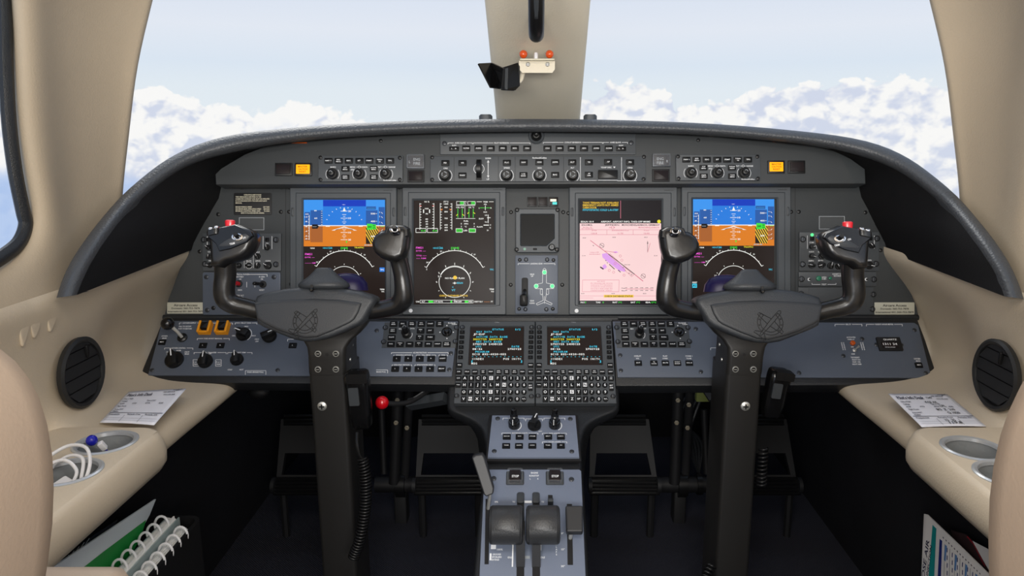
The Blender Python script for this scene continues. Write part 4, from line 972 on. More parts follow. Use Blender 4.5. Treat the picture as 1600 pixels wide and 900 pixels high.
for i, s in enumerate(('(For information only, not to be', 'construed as ATC instructions.)', '(1) Caution for aircraft movement', 'not to be in visual contact due', 'restricted view.')): T(s, 255, 653+i*12, 1.5, 'scr_rose', 34)
for r_, nm in ((686, 'Feet'), (703, 'Meters')):
    T(nm, 402, r_, 1.4, 'scr_ink', 6)
    for i, s in enumerate(('0', '500', '1000', '1500', '2000', '2500')): T(s, 420+i*34, r_-2, 1.3, 'scr_ink', 2+len(s)*.7)
L([(418, 692), (600, 692)], .6, 'scr_rose'); L([(x0, 738), (x1-8, 738)], .4, 'scr_rose'); L([(x0, 752), (200, 752)], .4, 'scr_rose')
q(270, 731, 468, 748, 'scr_amber', .0004); T('CHECK DATABASE STATUS', 369, 740, 2.5, 'scr_dark', 43, .0006)
q(x0, 769, x1, 797, 'scr_dark', .0002)
for a, s, g_ in ((128, 'N1', '0'), (232, 'TAS', '0'), (345, 'RAT', '3\u00b0C'), (465, 'SAT', '3\u00b0C'), (565, 'ISA', '-13\u00b0C')): T(s, a, 781, 2.3, w=2+len(s)*1.8); T(g_, a+(20 if len(s) < 3 else 34), 781, 2.3, 'scr_green', len(g_)*1.9)
mb.build('screen', t)
mb = MB(f); mb.pcyl(900.5, 485.5, 3.1, .0085, .0092, 'paint_white', 14, .0002); mb.build('light_sensor', t)

# centre stack: three annunciators, standby display, landing gear panel
C3 = 4.2857
for i, (a, b, lab) in enumerate(((145, 210, 'leftmost of three small dark lamps above the standby display'), (217, 281, 'middle of three small dark lamps above the standby display'), (288, 352, 'small lamp lit white and teal above the standby display'))):
    x0, x1 = 790+a/C3, 790+b/C3; f = Frame(MAIN, (x0+x1)/2, 315.5); t = thing('annunciator_lamp', f.M, lab, 'indicator lamp', 'lamps above the standby display')
    mb = MB(f); mb.pbox(x0, 308, x1, 323, 0, .003, 'black_plastic', .001, .0006); mb.build('frame', t)
    mb = MB(f); mb.pbox(x0+1.5, 309.5, x1-1.5, 321.5, .0028, .0042, 'lamp_off', .0005, .0004)
    if i == 2:
        mb.pquad(x0+2.6, 311.5, x1-3, 315.2, 'lamp_white', .0044); mb.pquad(x0+6, 316, x1-2, 320, 'lamp_teal', .0044)
    mb.build('lens', t)
X = lambda v: 790+v/C3
Y = lambda v: 290+v/C3
f = Frame(MAIN, 839, 361); t = thing('standby_display', f.M, 'small square blank standby display in the centre stack', 'display')
mb = MB(f); outer = [f.l(X(a), Y(b)) for a, b in ((80, 160), (345, 160), (356, 172), (356, 438), (345, 450), (80, 450), (68, 438), (68, 172))]
inner = [f.l(X(a), Y(b)) for a, b in ((106, 198), (320, 198), (322, 200), (322, 355), (272, 402), (106, 402), (104, 400), (104, 200))]
mb.rings([[(*p, z) for p in ps] for ps, z in ((outer, 0), (outer, .010), (inset(outer, .001), .0115), (inset(inner, -.0018), .0115), (inner, .008))], 'bezel_grey', False, False); fix_normals(mb.build('bezel', t))
mb = MB(f); mb.add([(*p, .008) for p in inner], [tuple(range(len(inner)))], 'scr_off'); fix_normals(mb.build('screen', t))
knob(f, t, X(308), Y(415), 5.2, .011, .0115, 'round')
mb = MB(f); mb.pcyl(X(128), Y(427), 2.2, .0115, .0125, 'green_lens', 12); mb.build('light_sensor', t)
key(f, t, X(197), Y(427), 6, 3, '', .0115, .001); 
for a, b in ((78, 167), (347, 167), (75, 430), (342, 430)): screw(f, t, X(a), Y(b), 3.4, 'screw_black', .0115)
f = Frame(MAIN, 838, 445); t = thing('landing_gear_panel', f.M, 'landing gear panel with lever and three green lights around an aeroplane outline', 'control panel')
mb = MB(f); mb.pbox(X(65), Y(467), X(350), Y(857), 0, .004, 'console_blue', .002, .0008); mb.build('plate', t)
mb = MB(f); z = .0043
mb.bracket(X(84), X(330), Y(523), 'LANDING GEAR', 19, 2.2, 2.2, .7); mb.v = [Vector((p.x, p.y, z)) for p in mb.v]
mb.ptext('GEAR', X(178), Y(594), 2.1, wpx=7, z=z); mb.ptext('UP', X(178), Y(607), 2.1, z=z); mb.ptext('GEAR', X(177), Y(771), 2.1, wpx=7, z=z); mb.ptext('DOWN', X(177), Y(787), 2.1, wpx=8, z=z)
AP = [(248, 575), (252, 560), (260, 553), (269, 560), (273, 575), (273, 652), (318, 663), (322, 690), (274, 690), (272, 728), (266, 768), (312, 790), (305, 800), (262, 782), (258, 782), (212, 800), (205, 790), (252, 768), (247, 728), (246, 690), (198, 690), (200, 663), (247, 652)]
mb.pline([(X(a), Y(b)) for a, b in AP], .6, z=z, close=True); mb.pline([(X(260), Y(740)), (X(260), Y(790))], .5, z=z)
for s in (-1, 1): mb.pline([(X(260+s*14), Y(694)), (X(260+s*28), Y(694)), (X(260+s*28), Y(726)), (X(260+s*20), Y(732)), (X(260+s*14), Y(724))], .5, z=z)
mb.build('lettering', t)
for a, b in ((260, 581), (205, 673), (312, 673)):
    mb = MB(f); mb.pcyl(X(a), Y(b), 3.6, .004, .0046, 'paint_white', 14); mb.pcyl(X(a), Y(b), 2.9, .0046, .0056, 'lamp_green', 14, .0005); mb.build('gear_light', t)
for a, b in ((137, 496), (278, 496), (133, 828), (273, 828)): screw(f, t, X(a), Y(b), 3.4, 'screw_grey', .004)
for a, b in ((95, 498), (320, 499), (91, 825), (316, 825)): screw(f, t, X(a), Y(b), 2.9, 'screw_black', .004)
mb = MB(f); mb.pbox(X(108), Y(617), X(150), Y(800), .004, .0055, 'black_matte', .0035, .0006); mb.build('lever_slot', t)
mb = MB(f); a = f.l(X(129), Y(700)); b = f.l(X(124), Y(768)); mb.tube([(*a, .003), ((a[0]+b[0])/2, (a[1]+b[1])/2+.004, .018), (b[0], b[1]+.01, .026)], .0035, 'black_gloss', 8)
lv = mb.build('gear_lever', t)
mb = MB(f); c = f.r(X(98), Y(728), X(150), Y(806)); mb.box(*c, .018, .036, 'black_plastic', .004, .004); mb.build('wheel_knob', lv)

# ================================================================== eyebrow panel under the glareshield
fr = Frame(EYE, 838, 287); eb = thing('eyebrow_panel', fr.M, 'dark grey eyebrow panel directly under the glareshield roll', 'control panel')
mb = MB(fr); mb.pprism([(337, 288.5), (336, 272), (345, 263), (382, 241), (415, 228), (445, 220), (520, 206), (640, 200), (838, 197), (1040, 200), (1150, 205), (1235, 218), (1290, 228), (1330, 248), (1352, 264), (1353, 287)], -.045, 0, 'panel_grey', .0025)
mb.build('plate', eb)
for px, py in ((595, 220), (1091, 219)): screw(fr, eb, px, py, 2.8)
mb = MB(fr)
for px, py, r in ((468, 223.5, -1), (1219, 221, 1)): mb.pbox(px-12, py-.6, px+12, py+.8, -.001, .003, 'amber_lens', .0004)
mb.build('map_light_lens', eb)
ZR = 3.636
X = lambda v: 620+v/ZR
Y = lambda v: 180+v/ZR
f = Frame(EYE, 840, 225); t = thing('reversion_panel', f.M, 'long narrow panel of small reversion buttons below the glareshield centre', 'control panel')
mb = MB(f); mb.pbox(688, 207.5, 993, 242, 0, .003, 'unit_grey', .002, .0008); mb.build('plate', t)
mb = MB(f)
mb.bracket(X(292), X(430), Y(160), 'AHRS SLAVE', 17, 2, 2, .6); mb.bracket(X(435), X(757), Y(160), 'PILOT REVERSION', 23, 2, 2, .6); mb.bracket(X(832), X(1167), Y(157), 'COPILOT REVERSION', 26, 2, 2, .6); mb.bracket(X(1172), X(1310), Y(157), 'AHRS SLAVE', 17, 2, 2, .6)
for a in (327, 1273): mb.ptext('SLEW', X(a), Y(174), 1.9, wpx=7)
mb.v = [Vector((p.x, p.y, .0033)) for p in mb.v]; mb.build('lettering', t)
for a, s in ((396, 'NORM'), (465, 'AHRS'), (534, 'ADC'), (603, 'PFD'), (671, 'MFD'), (741, 'CDU'), (856, 'CDU'), (925, 'MFD'), (994, 'PFD'), (1063, 'ADC'), (1132, 'AHRS'), (1203, 'NORM')): key(f, t, X(a), Y(192), 12.4, 8.6, s, .003, .003)
for a in (327, 1273): key(f, t, X(a), Y(194), 15, 6.6, 'L   R', .003, .003, name='rocker_switch')
for a, b in ((272, 163), (1330, 160)): screw(f, t, X(a), Y(b), 3.8, 'screw_grey', .003)
f = Frame(EYE, 838, 213.5); t = thing('lens_housing', f.M, 'round black lens housing at the centre top of the eyebrow panel', 'lens')
mb = MB(f); k = f.k(838, 213.5); mb.lathe(0, 0, [(12.5*k, .003), (12.5*k, .006), (11*k, .008), (8.5*k, .0065), (8*k, .005)], 'unit_grey', 32, c1=False); mb.build('ring', t)
mb = MB(f); mb.lathe(0, 0, [(8*k, .005), (6.5*k, .011), (5*k, .0125), (3*k, .0125), (2.6*k, .011), (.5*k, .0105)], 'black_gloss', 28); mb.build('barrel', t)
# flight guidance panel
f = Frame(EYE, 840, 264); t = thing('flight_guidance_panel', f.M, 'wide autopilot panel with five knobs and a thumbwheel, centre of eyebrow panel', 'control panel')
mb = MB(f); mb.pbox(X(192), Y(237), X(1412), Y(380), 0, .005, 'unit_grey', .0015, .0008)
for a in (578, 673, 947): mb.pline([(X(a), Y(240)), (X(a), Y(378))], .5, 'black_matte', .0053)
mb.pline([(X(327), Y(240)), (X(327), Y(378))], .4, 'black_matte', .0053); mb.build('plate', t)
mb = MB(f)
for a in (1042, 1275): mb.pline([(X(a), Y(243)), (X(a), Y(374))], .6)
mb.pline([(X(1142), Y(373)), (X(1252), Y(373)), (X(1252), Y(376)), (X(1360), Y(376))], .6); mb.pline([(X(1042), Y(374)), (X(1135), Y(374))], .5)
mb.pline([(X(520), Y(262)), (X(520), Y(356))], .8); mb.ppoly([(X(513), Y(272)), (X(527), Y(272)), (X(520), Y(258))], 'paint_white', .0004); mb.ppoly([(X(520), Y(360)), (X(527), Y(346)), (X(513), Y(346))], 'paint_white', .0004)
for s, a, b, w in (('DOWN', 520, 249, 8.5), ('UP', 519, 367, 4), ('CRS', 279, 305, 6.5), ('SPEED', 626, 303, 9.5), ('HDG', 811, 303, 6.5), ('ALT', 997, 302, 6), ('CRS2', 1323, 302, 8), ('YD/AP DISC', 1188, 300, 17), ('RockwellCollins', 811, 246, 22)): mb.ptext(s, X(a), Y(b), 2.2, wpx=w)
mb.ppoly([(X(1228), Y(296)), (X(1240), Y(296)), (X(1234), Y(305))][::-1], 'paint_white', .0004)
for a in (277, 625, 810, 997, 1323): mb.parc(X(a), Y(346), 10.5, -50, 50, .7); mb.parc(X(a), Y(346), 10.5, 130, 230, .7)
mb.parc(X(468), Y(308), 8, -70, 70, .7); mb.parc(X(468), Y(308), 8, 110, 250, .7)
mb.v = [Vector((p.x, p.y, .0054)) for p in mb.v]; mb.build('lettering', t)
for s, a, b in (('FD', 278, 276), ('VS', 375, 276), ('VNAV', 375, 346), ('FLC', 626, 274), ('NAV', 721, 273), ('HDG', 810, 272), ('APPR', 899, 272), ('1/2\nBANK', 720, 344), ('B/C', 899, 343), ('ALT', 996, 272), ('YD', 1090, 272), ('AP\nXFR', 1090, 342), ('AP', 1199, 270), ('FD', 1323, 272)): key(f, t, X(a), Y(b), 12.4, 8.8, s, .005, .003)
for a, b in ((277, 347), (625, 346), (810, 346), (997, 346), (1323, 341)): knob(f, t, X(a), Y(b), 8.9, .014, .005, 'round')
mb = MB(f); mb.pbox(X(452), Y(256), X(484), Y(372), .005, .006, 'black_matte', .001); w_ = mb.build('wheel_slot', t)
mb = MB(f); x, y = f.l(X(468), Y(308)); R_ = .018
seg = 40; rs = []
for xx in (-.0042, -.0036, .0036, .0042):
    rr = R_-(.001 if abs(xx) > .004 else 0)
    rs.append([(x+xx, y+(rr-(.0007 if i % 2 else 0))*math.sin(2*PI*i/seg), .002+(rr-(.0007 if i % 2 else 0))*math.cos(2*PI*i/seg)) for i in range(seg)])
mb.rings(rs, 'black_plastic'); fix_normals(mb.build('thumbwheel', t))
mb = MB(f); mb.pbox(X(1142), Y(317), X(1252), Y(365), .005, .011, 'black_plastic', .001, .001); mb.build('disconnect_bar', t)
for a, b in ((203, 243), (203, 369), (1402, 240), (1400, 366)): screw(f, t, X(a), Y(b), 3, 'screw_black', .005)
# engine fire lights and bottle buttons
for nm, x0, x1, y0, y1, bx0, bx1, by0, by1, lt in (('left', 636, 663.5, 242, 264, 637, 663, 266, 285, 'L'), ('right', 1019, 1047, 241, 261, 1019, 1046, 264.5, 284, 'R')):
    f = Frame(EYE, (x0+x1)/2, (y0+y1)/2); t = thing('fire_warning_switch', f.M, '%s engine fire switch under a clear cover, marked ENG FIRE' % nm, 'switch')
    mb = MB(f); mb.pbox(x0, y0, x1, y1, 0, .004, 'screw_grey', .0008, .0006); mb.build('frame', t)
    mb = MB(f); mb.pbox(x0+2, y0+2, x1-2, y1-2, .004, .006, 'lamp_off', .0005, .0004)
    cx = (x0+x1)/2; s = 2.2 if lt == 'L' else -2.2; mb.ptext('ENG', cx+s, y0+8.2, 4.2, 'paint_grey', 10.5, .0063); mb.ptext('FIRE', cx+s, y0+14.4, 4.2, 'paint_grey', 10.5, .0063); mb.ptext(lt, cx-s*4, y0+12, 3.6, 'paint_grey', None, .0063); mb.build('lens', t)
    mb = MB(f); mb.pbox(x0+.5, y0+.5, x1-.5, y1-.5, .0065, .011, 'clear_plastic', .001, .001); mb.build('clear_guard', t)
    f = Frame(EYE, (bx0+bx1)/2, (by0+by1)/2); t = thing('fire_bottle_button', f.M, 'square black button below the %s engine fire switch' % nm, 'switch')
    mb = MB(f); mb.pbox(bx0, by0, bx1, by1, 0, .003, 'black_matte', .0008, .0006); mb.build('frame', t)
    mb = MB(f); mb.pbox(bx0+2.5, by0+2.5, bx1-2.5, by1-2.5, .003, .005, 'lamp_off', .0006, .0006); mb.build('lens', t)
for x0, y0, lit, lab in ((430.3, 255, 0, 'dark master warning lamp left of the left amber lamp'), (461.2, 255, 1, 'amber lit master caution lamp on the left of the eyebrow panel'), (1199, 251.3, 1, 'amber lit master caution lamp on the right of the eyebrow panel'), (1231, 251.3, 0, 'dark master warning lamp right of the right amber lamp')):
    f = Frame(EYE, x0+13, y0+10); t = thing('master_lamp', f.M, lab, 'indicator lamp')
    mb = MB(f); mb.pbox(x0, y0, x0+26.5, y0+20, 0, .003, 'black_plastic', .0008, .0006); mb.build('frame', t)
    mb = MB(f); mb.pbox(x0+2.6, y0+2.9, x0+23.6, y0+17, .003, .005, 'lamp_amber' if lit else 'lamp_off', .0006, .0004)
    if lit:
        for i, s in enumerate(('MASTER', 'CAUTION', 'RESET')): mb.ptext(s, x0+13.1, y0+6.2+i*3.9, 2.5, 'lamp_amber_ink', 15 if i < 2 else 11, .0053)
    mb.build('lens', t)
# display control panels
X = lambda v: 300+v/Q
Y = lambda v: 180+v/Q
f = Frame(EYE, 564, 264); dcp = thing('display_control_panel', f.M, 'left display control panel with three knobs, beside the left amber lamp', 'control panel', 'display control panels')
mb = MB(f); mb.pbox(498.5, 244, 630, 284.5, 0, .005, 'unit_grey', .0015, .0008); mb.build('plate', dcp)
for px, s in zip((514.7, 530.6, 546.5, 562.8, 578.2, 594.6, 610.5), ('NAV 1', 'PFD\nMENU', 'ESC', 'ET', 'FRMT', 'TERR/\nWX', 'TFC')): key(f, dcp, px, 252.4, 12.2, 8.4, s, .005, .003)
for px, py, s in ((541, 264.8, 'CCP\nMENU'), (541, 278.2, 'REFS\nMENU'), (585.3, 264.8, 'RADAR\nMENU'), (585.3, 278, 'TAWS\nMENU')): key(f, dcp, px, py, 12, 8.2, s, .005, .003)
for px in (521, 562.5, 604): knob(f, dcp, px, 273, 8.4, .016, .005, 'dual')
mb = MB(f)
for s, px, py, w in (('BARO', 521.8, 262, 8.5), ('MENU', 552, 262, 8), ('ADV', 552, 266, 6), ('DATA', 571.5, 262, 8), ('TILT', 594, 262, 6), ('RANGE', 613.5, 262, 10), ('RockwellCollins', 610, 282.6, 20)): mb.ptext(s, px, py, 2.0, wpx=w)
for px in (562.5, 603): mb.parc(px, 262, 1.7, 0, 360, .5); mb.pline([(px-4.5, 262), (px-2, 262)], .5); mb.pline([(px+2, 262), (px+4.5, 262)], .5)
for px in (521, 562.5, 604): mb.parc(px, 273, 10.5, -40, 40, .6); mb.parc(px, 273, 10.5, 140, 220, .6)
mb.v = [Vector((p.x, p.y, .0054)) for p in mb.v]; mb.build('lettering', dcp)
for a, b in ((502, 247.2), (625.5, 247.5), (502, 281.5), (625.5, 281.5)): screw(f, dcp, a, b, 3, 'screw_black', .005)
f2 = Frame(EYE, 564+557, 264-1.7); c = copy_tree(dcp); c.matrix_world = f2.M; c['label'] = 'right display control panel with three knobs, beside the right amber lamp'

# placards and frames on the main panel
f = Frame(MAIN, 395, 319); t = thing('limitations_placard', f.M, 'dark operating limitations placard with cream print on the upper left panel', 'placard')
mb = MB(f); mb.pbox(365.5, 301.5, 424.7, 336, 0, .0012, 'black_matte', .0025, .0003)
for i, (s, w, al) in enumerate((('OPERATING LIMITATIONS', 27, 0), ('THIS AIRPLANE IS CERTIFIED IN THE', 40, 1), ('COMMUTER CATEGORY AND MUST BE OPERATED', 53, 1), ('IN ACCORDANCE WITH THE AIRPLANE FLIGHT', 49, 1), ('MANUAL', 10, 1), ('', 1, 1), ('MANEUVERING SPEED                        201 KIAS', 53, 1), ('MAXIMUM GEAR OPERATING SPEED     200 KIAS', 53, 1), ('MINIMUM CONTROL SPEED (AIR)        92 KIAS', 53, 1), ('REFER TO PLACARDS BEFORE LANDING', 36, 0))):
    if s: mb.ptext(s, 395 if not al else 368.5, 304.6+i*3.15, 1.9, 'paint_cream', w, .0014, al='C' if not al else 'L')
mb.build('plate', t)
for nm, x0, x1, y0, y1 in (('left', 373.7, 413, 339.8, 359.6), ('right', 1279.4, 1319.6, 337.8, 358.4)):
    f = Frame(MAIN, (x0+x1)/2, (y0+y1)/2); t = thing('placard_holder', f.M, 'empty thin metal placard frame above the %s audio panel' % nm, 'placard')
    mb = MB(f); c = f.r(x0, y0, x1, y1)
    a = rrect(*c); b = inset(a, .0011); mb.rings([[(*p, z) for p in q_] for q_, z in ((a, 0), (a, .0012), (b, .0012), (b, 0))], 'paint_grey', False, False); fix_normals(mb.build('frame', t, smooth=False))
    mb = MB(f); mb.box(*c[:2], c[2]-.0022, c[3]-.0022, 0, .0004, 'panel_grey'); mb.build('insert', t)
for nm, x0, x1, y0, y1 in (('left', 262, 320, 472.5, 490), ('right', 1365.6, 1428, 472.5, 491.5)):
    f = Frame(MAIN, (x0+x1)/2, (y0+y1)/2, .0012); t = thing('contact_plaque', f.M, 'pale Aircare Access plaque at the lower %s corner of the main panel' % nm, 'plaque')
    mb = MB(f); mb.pbox(x0, y0, x1, y1, 0, .0012, 'plaque', .001, .0003); cx = (x0+x1)/2; H_ = y1-y0
    mb.ptext('Aircare Access', cx, y0+H_*.24, 3.5, 'paint_black', 37, .0015); mb.ptext('Domestic 360-753-7878', cx, y0+H_*.52, 2.5, 'paint_black', 44, .0015); mb.ptext('International 001-360-753-7879', cx, y0+H_*.8, 2.5, 'paint_black', x1-x0-3, .0015)
    mb.build('plate', t)

# audio panels
def lab(mb, s, px, py, w, h=2.1): mb.ptext(s, px, py, h, wpx=w)
X = lambda v: 300+v/5.294
Y = lambda v: 330+v/5.294
f = Frame(MAIN, 379, 394); t = thing('audio_panel', f.M, 'left audio panel with rows of small knobs, behind the left yoke grip', 'control panel')
mb = MB(f); mb.pbox(318, 365, 440, 423.5, 0, .004, 'unit_grey', .001, .0006); mb.build('plate', t)
for a, b, r in ((145, 300, 3.9), (150, 377, 3.9), (225, 300, 3.9), (225, 377, 3.9), (300, 300, 3.9), (300, 377, 3.9), (395, 300, 3.9), (395, 377, 3.9), (472, 377, 3.9), (550, 374, 4.5), (630, 300, 4.5), (158, 448, 4.2), (235, 448, 4.2), (310, 448, 4.2), (395, 450, 4.5), (478, 448, 4.2), (550, 450, 4.6), (635, 450, 6)): knob(f, t, X(a), Y(b), r, .008, .004, 'pointer', random.uniform(-2, 2))
for a in (145, 225, 300, 395, 630): key(f, t, X(a), Y(237), 6, 6, '', .004, .003)
for a, b in ((107, 237), (117, 437), (702, 238), (702, 440)): fastener(f, t, X(a), Y(b), 4.6, .004)
mb = MB(f)
for a, b, s, w in ((630, 267, 'PA', 4), (155, 337, 'COM', 6), (225, 337, 'NAV', 6), (552, 340, 'ADF', 6), (165, 410, 'INPH', 7), (395, 412, 'VOX', 6), (478, 412, 'MUTE', 8), (553, 412, 'SPKR', 8), (635, 412, 'HDPH', 8)): lab(mb, s, X(a), Y(b), w)
for x in (595, 668, 135, 262): mb.pline([(X(x), Y(208)), (X(x), Y(315))], .8)
mb.pline([(X(440), Y(395)), (X(440), Y(470))], .5); mb.pline([(X(515), Y(340)), (X(515), Y(470))], .5)
mb.parc(X(478), Y(448), 5.3, 20, 160, .5); mb.parc(X(478), Y(448), 5.3, 200, 340, .5)
mb.v = [Vector((p.x, p.y, .0044)) for p in mb.v]; mb.build('lettering', t)
f = Frame(MAIN, 378, 458); t = thing('electrical_power_panel', f.M, 'electrical power panel with a red battery switch below the left audio panel', 'control panel')
mb = MB(f); mb.pbox(318, 425.5, 439, 492, 0, .004, 'console_blue', .003, .0006); mb.build('plate', t)
for a, b, m in ((385, 600, 'red_dark'), (583, 605, 'black_gloss')):
    mb = MB(f); mb.pcyl(X(a)+2, Y(b), 5.6, .004, .006, 'black_matte', 18, .0006); h = mb.build('toggle_base', t)
    x, y = f.l(X(a)+2, Y(b)); mb = MB(f); mb.tube([(x, y, .005), (x-.003, y+.001, .012), (x-.008, y+.0015, .024)], [.004, .0048, .0058] if m == 'red_dark' else [.0028, .003, .0036], m, 12); mb.sphere((x-.0085, y+.0015, .025), .0060 if m == 'red_dark' else .0036, m, 12, 8); mb.build('toggle_handle', h)
mb = MB(f)
for a, b, s, w in ((412, 523, 'ELECTRICAL POWER', 26), (404, 543, 'BATTERY', 12), (406, 562, 'ON', 3.5), (405, 652, 'EMER', 7), (585, 543, 'R GEN', 8.5), (585, 562, 'ON', 3.5), (585, 652, 'RESET', 8), (405, 697, 'STBY ALT', 12), (405, 716, 'DISPLAY', 11)): lab(mb, s, X(a), Y(b), w)
mb.pline([(X(478), Y(523)), (X(628), Y(523)), (X(628), Y(543))], .8); mb.pline([(X(460), Y(585)), (X(460), Y(630))], .8); mb.pline([(X(527), Y(585)), (X(527), Y(630))], .8)
mb.v = [Vector((p.x, p.y, .0044)) for p in mb.v]; mb.build('lettering', t)
for a, b in ((127, 545), (684, 545), (135, 818)): screw(f, t, X(a), Y(b), 3.6, 'screw_grey', .004)
screw(f, t, X(185), Y(800), 3.2, 'screw_black', .004)
X = lambda v: 1220+v/5
Y = lambda v: 330+v/5
f = Frame(MAIN, 1310, 393); t = thing('audio_panel', f.M, 'right audio panel with a green lamp and small knobs, behind the right yoke grip', 'control panel')
mb = MB(f); mb.pbox(1248, 363, 1372, 423.5, 0, .004, 'unit_grey', .001, .0006); mb.build('plate', t)
for a, b, r in ((237, 278, 4.6), (310, 278, 4.6), (237, 352, 4.6), (310, 352, 4.6), (383, 352, 4.6), (383, 278, 4.6), (456, 278, 4.6), (530, 278, 4.6), (604, 278, 4.6), (456, 352, 4.6), (530, 352, 4.6), (604, 352, 4.6), (232, 422, 5), (308, 420, 5.4), (381, 426, 5), (440, 432, 4.6), (683, 424, 6), (700, 270, 4.4)): knob(f, t, X(a), Y(b), r, .008, .004, 'pointer', random.uniform(-2, 2))
for a in (237, 310, 383, 456, 530, 604, 690): key(f, t, X(a), Y(215), 6, 6, '', .004, .003)
mb = MB(f); mb.pcyl(X(238), Y(186), 2.4, .004, .0055, 'lamp_green', 12, .0005); mb.build('indicator_lens', t)
for a, b in ((165, 220), (162, 415), (742, 215), (735, 412)): fastener(f, t, X(a), Y(b), 4.8, .004)
mb = MB(f)
for a, b, s, w in ((235, 246, 'COM1', 7.5), (305, 246, 'COM2', 7.5), (233, 318, 'NAV1', 7.5), (303, 318, 'NAV2', 7.5), (230, 388, 'INPH', 7.5), (305, 386, 'BOTH', 7.5), (683, 384, 'HDPH', 7)): lab(mb, s, X(a), Y(b), w)
for x in (201, 273, 722): mb.pline([(X(x), Y(192)), (X(x), Y(295))], .7)
mb.v = [Vector((p.x, p.y, .0044)) for p in mb.v]; mb.build('lettering', t)
f = Frame(MAIN, 1308, 436); t = thing('recorder_panel', f.M, 'narrow voice recorder test panel with a green button below the right audio panel', 'control panel')
mb = MB(f); mb.pbox(1247, 425, 1368, 447.5, 0, .004, 'unit_grey', .0015, .0006); mb.build('plate', t)
for a, b, r in ((287, 525, 4), (376, 524, 2.6)): mb = MB(f); mb.pcyl(X(a), Y(b), r, .004, .008, 'green_lens', 16, .0008); mb.build('test_button', t)
for a in (215, 660): mb = MB(f); mb.pcyl(X(a), Y(533), 2.4, .004, .0048, 'paint_white', 12); mb.pcyl(X(a)+.8, Y(533), 1.7, .0048, .005, 'paint_black', 12); mb.build('headset_jack', t)
mb = MB(f); mb.bracket(X(237), X(424), Y(572), 'TEST', 8, 2, -2, .6); lab(mb, 'HOLD', X(332), Y(516), 7); lab(mb, '5 SEC', X(332), Y(529), 7); lab(mb, 'COCKPIT VOICE', X(440), Y(492), 18); lab(mb, 'RECORDER', X(440), Y(506), 13)
mb.v = [Vector((p.x, p.y, .0044)) for p in mb.v]; mb.build('lettering', t)
for a, b in ((155, 530), (718, 533)): fastener(f, t, X(a), Y(b), 4.8, .004)
f = Frame(MAIN, 1308, 471); t = thing('cover_plate', f.M, 'blank grey cover plate at the lower right beside the right plaque', 'plate')
mb = MB(f); mb.pbox(1247, 449, 1364, 494, 0, .002, 'unit_grey', .001, .0005); mb.pprism([(1263, 450.5), (1362, 450.5), (1362, 491), (1263, 491)], .002, .0026, 'unit_grey', .0004); mb.build('plate', t)
for a, b in ((717, 650), (710, 765), (155, 645), (155, 790)): fastener(f, t, X(a), Y(b), 4.4, .0026 if a > 500 else .002)

# ================================================================== lower console panels, left and right
for nm, outer, inner in (('left', [(255, 495), (716, 498), (712, 601), (215, 597), (222, 575)], [(254, 502), (594, 503), (716, 503), (706, 589), (232, 587)]),
                         ('right', [(957, 498), (1434, 496), (1447, 530), (1469, 597), (1462, 601), (962, 603)], [(957, 503), (1428, 505), (1434, 509), (1454, 588), (1450, 591), (965, 590)])):
    c_ = 465 if nm == 'left' else 1210
    f = Frame(LOW, c_, 548); t = thing('lower_console_panel', f.M, '%s lower blue grey console panel in a black padded border' % nm, 'control panel')
    mb = MB(f); P = [f.l(*p) for p in outer]; mb.prism(P, -.03, -.001, 'border_black', .004); fix_normals(mb.build('border', t))
    mb = MB(f); P = [f.l(*p) for p in inner]; mb.prism(P, -.001, .002, 'console_blue', .0008); fix_normals(mb.build('plate', t))
    if nm == 'left': LP_, lf = t, f
    else: RP_, rf = t, f
# the roll of black trim along the top of the lower consoles
mb = MB(); y0 = 495.5
f = Frame(MAIN, 838, 496, .0); t = thing('console_lip', f.M, 'long black rounded lip between the main panel and the lower consoles', 'trim')
a = f.l(257, 496); b = f.l(1433, 496); m = MB(f)
m.tube([(a[0], a[1], .003), (0, a[1], .003), (b[0], b[1], .003)], (.0055), 'border_black', 12); m.build('lip', t)
m = MB(f); a = f.l(702, 500); b = f.l(966, 500); m.box((a[0]+b[0])/2, a[1]-.0, b[0]-a[0], .012, -.02, .012, 'border_black', .003, .002); m.build('centre_lip', t)

ZF = .002
def lift(mb, z): mb.v = [Vector((p.x, p.y, z)) for p in mb.v]; return mb
X = lambda v: 210+v/4.1026
Y = lambda v: 480+v/4.1026
# left console fittings
f, t = lf, LP_
mb = MB(f); x, y = f.l(286, 529); mb.lathe(x, y, [(.009, ZF), (.009, ZF+.003), (.006, ZF+.005), (.005, ZF+.004)], 'screw_black', 20); mb.tube([(x, y, ZF+.003), (x-.006, y+.006, .016), (x-.0155, y+.0115, .030)], .0032, 'steel', 8); h = mb.build('oxygen_lever', t)
mb = MB(f); mb.sphere((x-.018, y+.012, .034), .0118, 'black_gloss', 20, 14); mb.build('ball_knob', h)
for px in (322.7, 349.8):
    mb = MB(f); c = f.r(px-9.6, 506.5, px+9.6, 524)
    mb.box(*c, ZF, ZF+.003, 'guard_orange', .001, .0006); h = mb.build('switch_guard', t)
    for s in (-1, 1):
        mb = MB(f); mb.box(c[0]+s*(c[2]/2-.0022), c[1], .0042, c[3], ZF+.002, ZF+.013, 'guard_orange', .001, .001); mb.build('guard_rail', h)
    mb = MB(f); mb.box(c[0], c[1]-c[3]/2+.0022, c[2]*.9, .004, ZF+.002, ZF+.010, 'guard_orange', .001, .001); mb.build('guard_rail', h)
    mb = MB(f); mb.box(c[0], c[1]+.003, c[2]*.62, c[3]*.6, ZF+.002, ZF+.012, 'black_plastic', .001, .0015); mb.box(c[0], c[1]-.004, c[2]*.5, .005, ZF+.002, ZF+.007, 'black_matte', .001, .001); mb.build('guarded_switch', h)
